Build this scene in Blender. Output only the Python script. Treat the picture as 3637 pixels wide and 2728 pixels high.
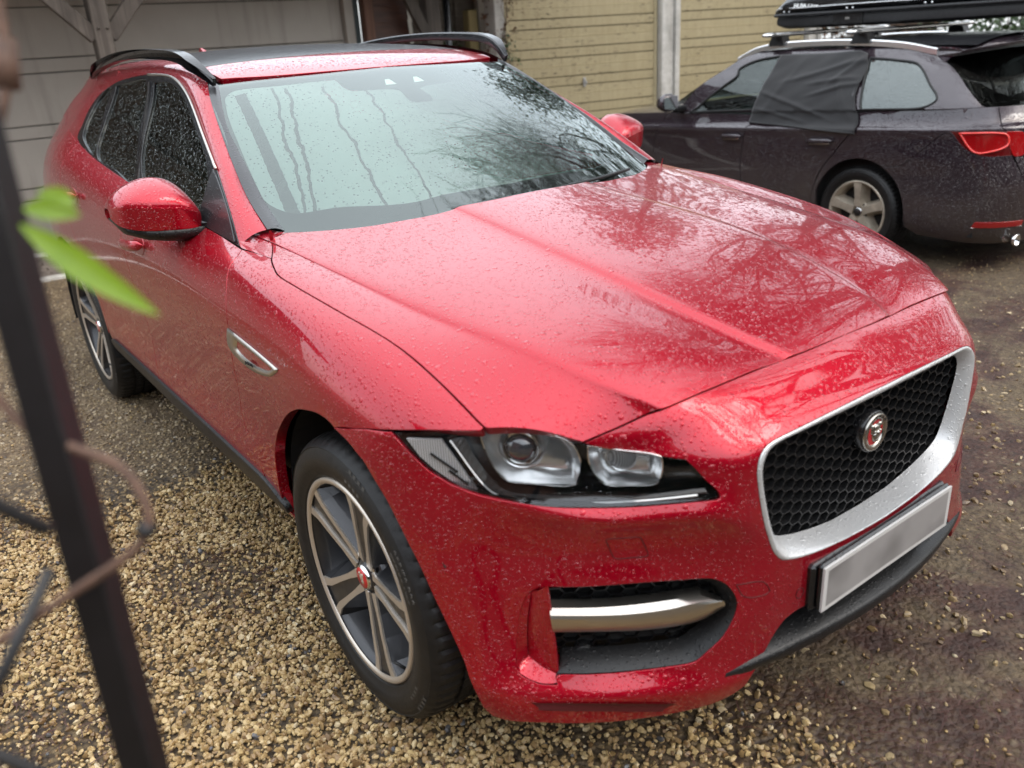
import bpy, bmesh, math, random
import numpy as np
from mathutils import Vector, Matrix
from mathutils.geometry import delaunay_2d_cdt
for o in list(bpy.data.objects): bpy.data.objects.remove(o)
SC = bpy.context.scene
COL = SC.collection
random.seed(7); RNG = np.random.default_rng(7)
# ---------------------------------------------------------------- camera
cam_d = bpy.data.cameras.new('camera'); cam = bpy.data.objects.new('camera', cam_d); COL.objects.link(cam)
CAM_P = [-1.637, -1.703, 1.6323]
CAM_R = [0.795719, -0.602913, -0.057686]
CAM_U = [0.273797, 0.27312, 0.922193]
CAM_V = [0.540247, 0.749601, -0.382402]
CAM_F = 29.5908
cam_d.sensor_fit = 'HORIZONTAL'; cam_d.sensor_width = 36.0; cam_d.lens = CAM_F
cam_d.clip_start = 0.02; cam_d.clip_end = 500
cam_d.dof.use_dof = True; cam_d.dof.focus_distance = 2.7; cam_d.dof.aperture_fstop = 2.6
cam.matrix_world = Matrix(((CAM_R[0], CAM_U[0], -CAM_V[0], CAM_P[0]), (CAM_R[1], CAM_U[1], -CAM_V[1], CAM_P[1]), (CAM_R[2], CAM_U[2], -CAM_V[2], CAM_P[2]), (0, 0, 0, 1)))
SC.camera = cam
CAR2 = [4.8069, 1.6246, 0.05]   # rear axle centre of the second car and its heading
# ---------------------------------------------------------------- overcast sky, weak broad sun
W = bpy.data.worlds.new('World'); SC.world = W; W.use_nodes = True
nt = W.node_tree; nt.nodes.clear()
N = nt.nodes.new; L = nt.links.new
SUN_EL, SUN_ROT = math.radians(50), math.radians(150)
sky = N('ShaderNodeTexSky'); sky.sky_type = 'NISHITA'; sky.sun_disc = False
sky.sun_elevation = SUN_EL; sky.sun_rotation = SUN_ROT; sky.air_density = 1.2; sky.dust_density = 4; sky.ozone_density = 1
tc = N('ShaderNodeTexCoord'); sep = N('ShaderNodeSeparateXYZ'); L(tc.outputs['Generated'], sep.inputs[0])
rmp = N('ShaderNodeMapRange'); rmp.inputs['From Min'].default_value = 0; rmp.inputs['From Max'].default_value = 1
rmp.inputs['To Min'].default_value = 0.5; rmp.inputs['To Max'].default_value = 1.0
L(sep.outputs['Z'], rmp.inputs['Value'])
cl = N('ShaderNodeTexNoise'); cl.inputs['Scale'].default_value = 2.2; cl.inputs['Detail'].default_value = 4; L(tc.outputs['Generated'], cl.inputs['Vector'])
cm = N('ShaderNodeMapRange'); cm.inputs['To Min'].default_value = 0.86; cm.inputs['To Max'].default_value = 1.14; L(cl.outputs['Fac'], cm.inputs['Value'])
mu = N('ShaderNodeMath'); mu.operation = 'MULTIPLY'; L(rmp.outputs[0], mu.inputs[0]); L(cm.outputs[0], mu.inputs[1])
gc = N('ShaderNodeMix'); gc.data_type = 'RGBA'; gc.blend_type = 'MULTIPLY'; gc.inputs[0].default_value = 1
gc.inputs[6].default_value = (0.96, 1.0, 1.02, 1); L(mu.outputs[0], gc.inputs[7])
bg1 = N('ShaderNodeBackground'); bg1.inputs['Strength'].default_value = 0.06; L(sky.outputs[0], bg1.inputs['Color'])
bg2 = N('ShaderNodeBackground'); bg2.inputs['Strength'].default_value = 0.95; L(gc.outputs[2], bg2.inputs['Color'])
ads = N('ShaderNodeAddShader'); L(bg1.outputs[0], ads.inputs[0]); L(bg2.outputs[0], ads.inputs[1])
out = N('ShaderNodeOutputWorld'); L(ads.outputs[0], out.inputs['Surface'])
sd = bpy.data.lights.new('sun', 'SUN'); sun = bpy.data.objects.new('sun', sd); COL.objects.link(sun)
sd.energy = 0.6; sd.angle = math.radians(35); sd.color = (1.0, 0.97, 0.92)
sun.rotation_euler = (math.radians(90) - SUN_EL, 0, math.radians(180) - SUN_ROT)
SC.view_settings.view_transform = 'Standard'; SC.view_settings.look = 'None'; SC.view_settings.gamma = 1
SC.view_settings.use_curve_mapping = False
SC.view_settings.exposure = 1.45
SC.cycles.max_bounces = 10; SC.cycles.transparent_max_bounces = 16; SC.cycles.use_denoising = True

TREES_BARE = [((8.2, 1.75, 0), 21, 15.5, 2.6, 'bare tree with a wide crown leaning over the yard from the right'), ((16.5, 8.5, 0), 22, 25, 2.0, 'tallest bare tree, far beyond the end of the cream garages'), ((14.2, 3.4, 0), 22, 22, 3.1, 'bare tree beyond the dark ivy hedge'), ((8.5, -4.5, 0), 22, 15, 1.4, 'bare tree at the right edge of the yard'), ((3.0, -9.0, 0), 21, 14, 5.0, 'bare tree on the near side of the yard')]
TREES_EVER = [((10.4, 9.0, 0), 8.6, 2.5, 31, 'dark evergreen behind the cream garages'), ((12.9, 6.2, 0), 9.5, 2.8, 32, 'tall dark evergreen beyond the twiggy hedge'), ((14.2, 2.2, 0), 9.0, 2.8, 33, 'dark evergreen beyond the ivy hedge'), ((10.5, -3.2, 0), 7.5, 2.4, 34, 'rounded evergreen at the right edge of the yard')]
# ---------------------------------------------------------------- spline surfaces (numpy)
def bs_basis(t):
    t2 = t * t; t3 = t2 * t
    return np.stack([(1 - t) ** 3, 3 * t3 - 6 * t2 + 4, -3 * t3 + 3 * t2 + 3 * t + 1, t3], -1) / 6.0
def bs_dbasis(t):
    return np.stack([-(1 - t) ** 2 / 2, (3 * t * t - 4 * t) / 2, (-3 * t * t + 2 * t + 1) / 2, t * t / 2], -1)
class Net:
    """Smooth surface through a grid of points; u runs over rows, v over columns."""
    def __init__(self, pts, it=4, mirror_v=None):
        P = np.array(pts, float)
        self.n, self.m = P.shape[:2]
        C = P.copy()
        for _ in range(it):
            self.G = self._ghost(C)
            C = C + (P - self._grid())
        self.G = self._ghost(C)
    def _ghost(self, C):
        C = np.concatenate([2 * C[:1] - C[1:2], C, 2 * C[-1:] - C[-2:-1]], 0)
        return np.concatenate([2 * C[:, :1] - C[:, 1:2], C, 2 * C[:, -1:] - C[:, -2:-1]], 1)
    def _grid(self):
        G = self.G; A = (G[:-2] + 4 * G[1:-1] + G[2:]) / 6
        return (A[:, :-2] + 4 * A[:, 1:-1] + A[:, 2:]) / 6
    def ev(self, uv, d=False):
        uv = np.atleast_2d(np.asarray(uv, float))
        u = np.clip(uv[:, 0], 0, self.n - 1); v = np.clip(uv[:, 1], 0, self.m - 1)
        i = np.minimum(u.astype(int), self.n - 2); j = np.minimum(v.astype(int), self.m - 2)
        bu = bs_basis(u - i); bv = bs_basis(v - j)
        loc = self.G[i[:, None, None] + np.arange(4)[None, :, None], j[:, None, None] + np.arange(4)[None, None, :]]
        p = np.einsum('ka,kb,kabc->kc', bu, bv, loc)
        if not d: return p
        du = np.einsum('ka,kb,kabc->kc', bs_dbasis(u - i), bv, loc)
        dv = np.einsum('ka,kb,kabc->kc', bu, bs_dbasis(v - j), loc)
        nn = np.cross(du, dv); nn /= np.linalg.norm(nn, axis=1, keepdims=True) + 1e-12
        return p, nn, du, dv
def smooth_poly(pts, n=12, closed=False):
    """Catmull-Rom through 2D/3D points. A point given twice in a row is a corner."""
    pts = [np.array(p, float) for p in pts]
    out = []; N = len(pts)
    segs = N if closed else N - 1
    def same(a, b): return np.linalg.norm(a - b) < 1e-9
    for k in range(segs):
        p1, p2 = pts[k], pts[(k + 1) % N]
        if same(p1, p2): continue
        p0 = pts[(k - 1) % N] if (closed or k > 0) else p1
        p3 = pts[(k + 2) % N] if (closed or k + 2 < N) else p2
        d1 = np.linalg.norm(p2 - p1)
        m1 = (p2 - p1) if same(p0, p1) else (p2 - p0) * d1 / (d1 + np.linalg.norm(p1 - p0))
        m2 = (p2 - p1) if same(p3, p2) else (p3 - p1) * d1 / (d1 + np.linalg.norm(p3 - p2))
        for t in np.linspace(0, 1, n, endpoint=False):
            h = (2 * t ** 3 - 3 * t ** 2 + 1, t ** 3 - 2 * t ** 2 + t, -2 * t ** 3 + 3 * t ** 2, t ** 3 - t ** 2)
            out.append(h[0] * p1 + h[1] * m1 + h[2] * p2 + h[3] * m2)
    if not closed: out.append(pts[-1])
    return np.array(out)
# ---------------------------------------------------------------- body surfaces of the red car (x>0 half, metres; y=0 front axle, +y to the rear)
def yz(x, rows): return [(x, y, z) for y, z in rows]
# flank: stations along y, lines from rocker up over the shoulder
FL_Y = [-.62, -.40, -.20, 0., .2, .4, .6, .85, 1.25, 1.75, 2.25, 2.7, 3.1, 3.5, 3.78]
FL = {
 0: [(.80,.33),(.87,.33),(.89,.33),(.90,.33),(.90,.33),(.903,.33),(.905,.33),(.905,.33),(.905,.335),(.905,.34),(.905,.345),(.905,.35),(.895,.35),(.85,.36),(.78,.38)],
 1: [(.82,.45),(.89,.45),(.925,.45),(.935,.45),(.94,.45),(.943,.45),(.945,.45),(.946,.45),(.946,.45),(.946,.45),(.947,.45),(.948,.45),(.94,.46),(.895,.47),(.82,.48)],
 2: [(.83,.58),(.905,.58),(.940,.60),(.958,.60),(.956,.60),(.948,.60),(.945,.60),(.943,.60),(.941,.60),(.940,.60),(.944,.61),(.956,.62),(.955,.62),(.905,.62),(.83,.62)],
 3: [(.83,.70),(.912,.72),(.955,.75),(.970,.765),(.968,.77),(.960,.77),(.957,.77),(.955,.775),(.954,.78),(.954,.785),(.958,.79),(.970,.80),(.965,.80),(.912,.80),(.83,.80)],
 4: [(.825,.775),(.91,.81),(.952,.87),(.968,.90),(.969,.91),(.969,.92),(.968,.925),(.967,.93),(.966,.94),(.966,.95),(.968,.96),(.976,.97),(.965,.97),(.905,.97),(.82,.97)],
 5: [(.81,.82),(.897,.87),(.935,.93),(.953,.965),(.957,.985),(.959,1.0),(.959,1.01),(.958,1.03),(.958,1.05),(.958,1.075),(.963,1.10),(.967,1.12),(.945,1.13),(.872,1.14),(.78,1.14)],
 6: [(.79,.855),(.872,.912),(.898,.985),(.917,1.027),(.924,1.055),(.929,1.073),(.930,1.082),(.925,1.092),(.925,1.115),(.928,1.15),(.934,1.192),(.933,1.228),(.888,1.25),(.81,1.26),(.73,1.26)],
 7: [(.74,.88),(.825,.950),(.840,1.018),(.857,1.056),(.868,1.084),(.875,1.107),(.878,1.120),(.862,1.132),(.862,1.165),(.863,1.212),(.862,1.262),(.845,1.312),(.79,1.35),(.72,1.37),(.65,1.38)],
 8: [(.68,.91),(.74,.985),(.755,1.035),(.77,1.068),(.785,1.092),(.80,1.117),(.74,1.149),(.78,1.195),(.80,1.22),(.80,1.27),(.80,1.32),(.78,1.37),(.73,1.41),(.66,1.43),(.59,1.44)],
}
flank = [[(FL[l][k][0], FL_Y[k], FL[l][k][1]) for k in range(len(FL_Y))] for l in range(9)]
# hood: rows from rear to front, columns from fender crest to the centre line
HD_rows = [
 (1.0, (.92,1.10), (.885,1.15), (.84,1.170), (.815,1.178), (.54,1.207),  (.262,1.228), (.19,1.240), (0,1.25)),
 # y,   crest        shutline      valley        ridge         mid            bulge         bulge top    centre
 (.80, (.925,1.09), (.885,1.135), (.83,1.152), (.795,1.160), (.53,1.187),  (.262,1.207), (.19,1.219), (0,1.228)),
 (.60, (.930,1.082),(.878,1.120), (.81,1.133), (.765,1.142), (.52,1.166),  (.262,1.186), (.19,1.197), (0,1.205)),
 (.40, (.929,1.073),(.875,1.107), (.80,1.115), (.738,1.122), (.50,1.142),  (.264,1.163), (.195,1.174),(0,1.182)),
 (.20, (.924,1.055),(.868,1.084), (.785,1.092),(.713,1.102), (.49,1.120),  (.268,1.141), (.20,1.152), (0,1.160)),
 (0.,  (.917,1.027),(.857,1.056), (.77,1.066), (.688,1.083), (.48,1.100),  (.277,1.119), (.205,1.129),(0,1.136)),
 (-.2, (.898,.985), (.840,1.018), (.745,1.038),(.655,1.062), (.46,1.078),  (.275,1.092), (.205,1.101),(0,1.107)),
 (-.4, (.872,.912), (.825,.950),  (.715,.998), (.615,1.036), (.435,1.049), (.258,1.056), (.19,1.063), (0,1.068)),
 ('f1',(.845,-.49,.875),(.79,-.50,.915),(.68,-.535,.945),(.565,-.575,.990),(.40,-.60,1.004),(.222,-.61,1.004),(.165,-.612,1.008),(0,-.615,1.011)),
 ('f2',(.80,-.56,.855),(.73,-.57,.875),(.625,-.61,.905),(.515,-.68,.951),(.36,-.70,.963),(.185,-.71,.968),(.14,-.712,.971),(0,-.715,.973)),
 ('f3',(.76,-.62,.835),(.68,-.64,.84),(.58,-.69,.865),(.48,-.76,.905),(.33,-.785,.918),(.16,-.795,.923),(.12,-.797,.925),(0,-.80,.927)),
]
hood = []
HD_D = [(.018, .003, .03, .005), (.018, .003, .03, .005), (.022, .004, .035, .006), (.03, .007, .04, .008), (.036, .011, .04, .010), (.042, .014, .04, .010), (.045, .016, .04, .010), (.045, .016, .04, .010), (.04, .014, .035, .009), (.035, .011, .03, .007), (.03, .009, .03, .005)]
for r, dd_ in zip(HD_rows, HD_D):
    row = [(p if len(p) == 3 else (p[0], r[0], p[1])) for p in r[1:]]
    rg, bu = row[3], row[5]; fy = lambda a, b, dx: (b[1] - a[1]) * dx / max(.05, abs(a[0] - b[0]))
    ro = (rg[0] + dd_[0], rg[1] + fy(rg, row[2], dd_[0]), rg[2] - dd_[1]); bo = (bu[0] + dd_[2], bu[1] + fy(bu, row[4], dd_[2]), bu[2] - dd_[3])
    row = row[:3] + [ro, rg, row[4], bo] + row[5:]
    for k in (8, 7): row.append((-row[k][0], row[k][1], row[k][2]))
    hood.append(row)
# fascia: rows top to bottom, columns centre to wheel arch
FA_cols = [
 yz(0., [(-.615,1.011),(-.715,.973),(-.775,.925),(-.828,.878),(-.842,.82),(-.848,.76),(-.85,.70),(-.852,.66),(-.853,.62),(-.855,.58),(-.855,.50),(-.855,.42),(-.855,.36),(-.855,.31),(-.84,.245),(-.78,.225)]),
 yz(.22, [(-.61,1.004),(-.708,.967),(-.767,.922),(-.82,.876),(-.835,.82),(-.84,.76),(-.842,.70),(-.845,.66),(-.846,.62),(-.848,.58),(-.85,.50),(-.85,.42),(-.85,.36),(-.848,.31),(-.82,.245),(-.76,.225)]),
 [(.42,-.60,1.002),(.41,-.695,.960),(.405,-.748,.917),(.40,-.802,.868),(.40,-.815,.82),(.40,-.817,.76),(.40,-.82,.70),(.40,-.82,.66),(.40,-.82,.62),(.40,-.822,.58),(.405,-.825,.48),(.41,-.825,.40),(.41,-.828,.35),(.415,-.825,.312),(.41,-.79,.235),(.39,-.72,.215)],
 [(.56,-.575,.988),(.535,-.665,.945),(.52,-.71,.897),(.505,-.752,.855),(.495,-.772,.815),(.50,-.785,.775),(.505,-.792,.742),(.50,-.775,.70),(.498,-.768,.64),(.50,-.772,.58),(.505,-.785,.48),(.515,-.788,.40),(.52,-.800,.35),(.525,-.797,.312),(.515,-.76,.235),(.48,-.70,.215)],
 [(.68,-.52,.95),(.66,-.588,.893),(.64,-.61,.868),(.625,-.632,.843),(.613,-.653,.81),(.61,-.680,.767),(.607,-.703,.738),(.602,-.685,.70),(.60,-.675,.64),(.61,-.688,.58),(.615,-.70,.48),(.62,-.708,.40),(.63,-.738,.35),(.64,-.728,.312),(.63,-.705,.235),(.59,-.65,.215)],
 [(.77,-.44,.945),(.745,-.49,.895),(.735,-.512,.868),(.727,-.53,.845),(.72,-.555,.81),(.712,-.585,.767),(.712,-.607,.742),(.707,-.592,.70),(.707,-.582,.64),(.717,-.592,.58),(.722,-.605,.48),(.727,-.618,.40),(.74,-.655,.35),(.75,-.645,.312),(.742,-.628,.235),(.70,-.58,.215)],
 [(.835,-.37,.952),(.815,-.415,.905),(.812,-.428,.878),(.807,-.44,.853),(.802,-.458,.82),(.80,-.475,.785),(.80,-.490,.762),(.80,-.48,.71),(.80,-.477,.64),(.805,-.487,.58),(.81,-.502,.48),(.815,-.522,.40),(.828,-.545,.35),(.84,-.552,.312),(.832,-.54,.235),(.79,-.50,.215)],
 [(.890,-.30,.93),(.888,-.335,.897),(.887,-.345,.877),(.883,-.355,.857),(.878,-.365,.837),(.875,-.375,.812),(.874,-.385,.79),(.885,-.392,.72),(.888,-.40,.64),(.888,-.412,.58),(.888,-.432,.48),(.890,-.45,.40),(.893,-.46,.35),(.891,-.468,.312),(.876,-.455,.235),(.84,-.43,.215)],
 [(.935,-.20,.915),(.948,-.225,.893),(.952,-.23,.875),(.954,-.235,.857),(.955,-.24,.84),(.955,-.245,.822),(.955,-.25,.80),(.952,-.265,.72),(.949,-.28,.64),(.945,-.295,.58),(.938,-.32,.48),(.932,-.34,.40),(.929,-.35,.35),(.922,-.36,.312),(.905,-.36,.235),(.86,-.35,.215)],
 [(.966,-.02,.91),(.969,-.03,.885),(.970,-.035,.87),(.971,-.04,.855),(.972,-.045,.84),(.972,-.05,.82),(.972,-.055,.80),(.970,-.08,.72),(.966,-.10,.64),(.962,-.12,.58),(.956,-.15,.48),(.95,-.17,.40),(.945,-.19,.35),(.935,-.20,.312),(.91,-.20,.235),(.86,-.20,.215)],
]
gh = [[(-x, y, z) for x, y, z in FA_cols[1]]]
fascia = [[c[r] for c in gh + FA_cols] for r in range(16)]
# windscreen: rows base to top, columns -x to +x
def ws_row(zc, yc, xs, zs, ys):
    row = []
    for t in np.linspace(-1.15, 1.15, 9):
        row.append((xs * t, yc + (ys - yc) * abs(t) ** 2.2, zc + (zs - zc) * t * t))
    return row
windscreen = [ws_row(1.105, .34, .80, 1.075, .50), ws_row(1.19, .50, .765, 1.152, .66), ws_row(1.29, .685, .728, 1.253, .83), ws_row(1.385, .875, .688, 1.355, 1.00), ws_row(1.475, 1.075, .644, 1.452, 1.18), ws_row(1.556, 1.29, .60, 1.540, 1.37), ws_row(1.61, 1.48, .56, 1.60, 1.53)]
# roof: rows front to back, columns right to left
def rf_row(y, zc, xe, ze):
    return [(xe * t, y + (.06 * t * t if y < 1.4 else 0), zc + (ze - zc) * abs(t) ** 2.4) for t in np.linspace(-1.05, 1.05, 9)]
roof = [rf_row(1.1, 1.485, .62, 1.46), rf_row(1.29, 1.557, .60, 1.54), rf_row(1.5, 1.597, .61, 1.572), rf_row(1.75, 1.626, .615, 1.598), rf_row(2.1, 1.645, .615, 1.615), rf_row(2.5, 1.648, .61, 1.615), rf_row(2.9, 1.63, .60, 1.595), rf_row(3.25, 1.595, .585, 1.56), rf_row(3.5, 1.555, .57, 1.52)]
# cabin side (glass and frames): rows belt to roof, stations along y
CS_Y = [.55, .75, 1.05, 1.4, 1.75, 2.1, 2.5, 2.8, 3.1, 3.4]
CS = [
 [(.866,1.06),(.868,1.088),(.870,1.112),(.871,1.147),(.872,1.180),(.872,1.215),(.868,1.258),(.850,1.296),(.81,1.33),(.75,1.37)],
 [(.815,1.19),(.815,1.215),(.815,1.24),(.812,1.27),(.808,1.30),(.803,1.33),(.795,1.365),(.775,1.395),(.735,1.42),(.685,1.445)],
 [(.755,1.31),(.755,1.33),(.752,1.35),(.748,1.375),(.743,1.40),(.737,1.42),(.728,1.445),(.712,1.462),(.682,1.475),(.64,1.485)],
 [(.695,1.42),(.695,1.435),(.692,1.455),(.687,1.48),(.68,1.50),(.675,1.515),(.666,1.525),(.655,1.53),(.635,1.53),(.602,1.525)],
 [(.635,1.52),(.635,1.535),(.635,1.555),(.635,1.575),(.633,1.592),(.63,1.602),(.625,1.603),(.615,1.598),(.60,1.585),(.572,1.56)],
 [(.58,1.58),(.58,1.59),(.58,1.605),(.58,1.62),(.58,1.635),(.58,1.642),(.578,1.64),(.57,1.63),(.555,1.612),(.53,1.58)],
]
cabin = [[(CS[l][k][0], CS_Y[k], CS[l][k][1]) for k in range(len(CS_Y))] for l in range(6)]
NETS = dict(flank=Net(flank), hood=Net(hood), fascia=Net(fascia), windscreen=Net(windscreen), roof=Net(roof), cabin=Net(cabin))
# ---------------------------------------------------------------- surfaces of the dark estate car (local frame: y=0 rear axle, front at -y)
B_Y = [-3.40, -3.0, -2.6, -2.1, -1.5, -.9, -.3, .2, .52, .74, .89, .985, 1.02, 1.03, 1.03]
B_SX = [.66, .90, .975, .995, 1., 1., 1., .998, .985, .945, .85, .66, .40, 0., -.40]
B_X = [.83, .885, .898, .895, .900, .905, .908, .872, .846]
B_Z = [.19, .30, .46, .60, .74, .85, .895, .925, 1.012]
B_DY = [-.05, -.01, .02, .03, .0, -.02, -.03, -.06, -.10]
bflank = []
for l in range(9):
    row = []
    for k, y in enumerate(B_Y):
        z = B_Z[l] + (.04 * max(-2.6, min(.6, y)) if l >= 5 else 0)
        x = B_X[l] * B_SX[k]
        w = max(0, min(1, (y - .5) / .4))
        if k == 2 and l > 6: x -= .0
        row.append((x, y + B_DY[l] * w, z + (.015 if 4 <= l else 0) * w))
    bflank.append(row)
C_Y = [-2.05, -1.75, -1.4, -1.0, -.55, -.1, .25, .5, .66, .76, .80, .81]
C_SX = [.99, 1, 1, 1, 1, 1, .995, .975, .92, .75, .42, 0.]
C_L = [(.858, 1.01, 0), (.852, 1.03, 0), (.795, 1.15, -.05), (.72, 1.27, -.13), (.665, 1.355, -.20), (.615, 1.405, -.25), (.57, 1.428, -.28)]
bcabin = []
for x, z, lean in C_L:
    row = []
    for k, y in enumerate(C_Y):
        w = max(0, min(1, (y - .0) / .6)); zf = z + (.04 * y if z < 1.1 else .012 * min(0, y + .4) - .05 * max(0, y) * (z > 1.3))
        row.append((x * C_SX[k], y + lean * w * 1.35, zf))
    bcabin.append(row)
NETS['bflank'] = Net(bflank); NETS['bcabin'] = Net(bcabin)
for k in ('bflank', 'bcabin'):
    nn_ = NETS[k]; p_, n_2, _, _ = nn_.ev(np.array([[nn_.n / 2, nn_.m / 2 - 1.2]]), True); nn_.sg = 1.0 if n_2[0, 0] > 0 else -1.0
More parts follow.
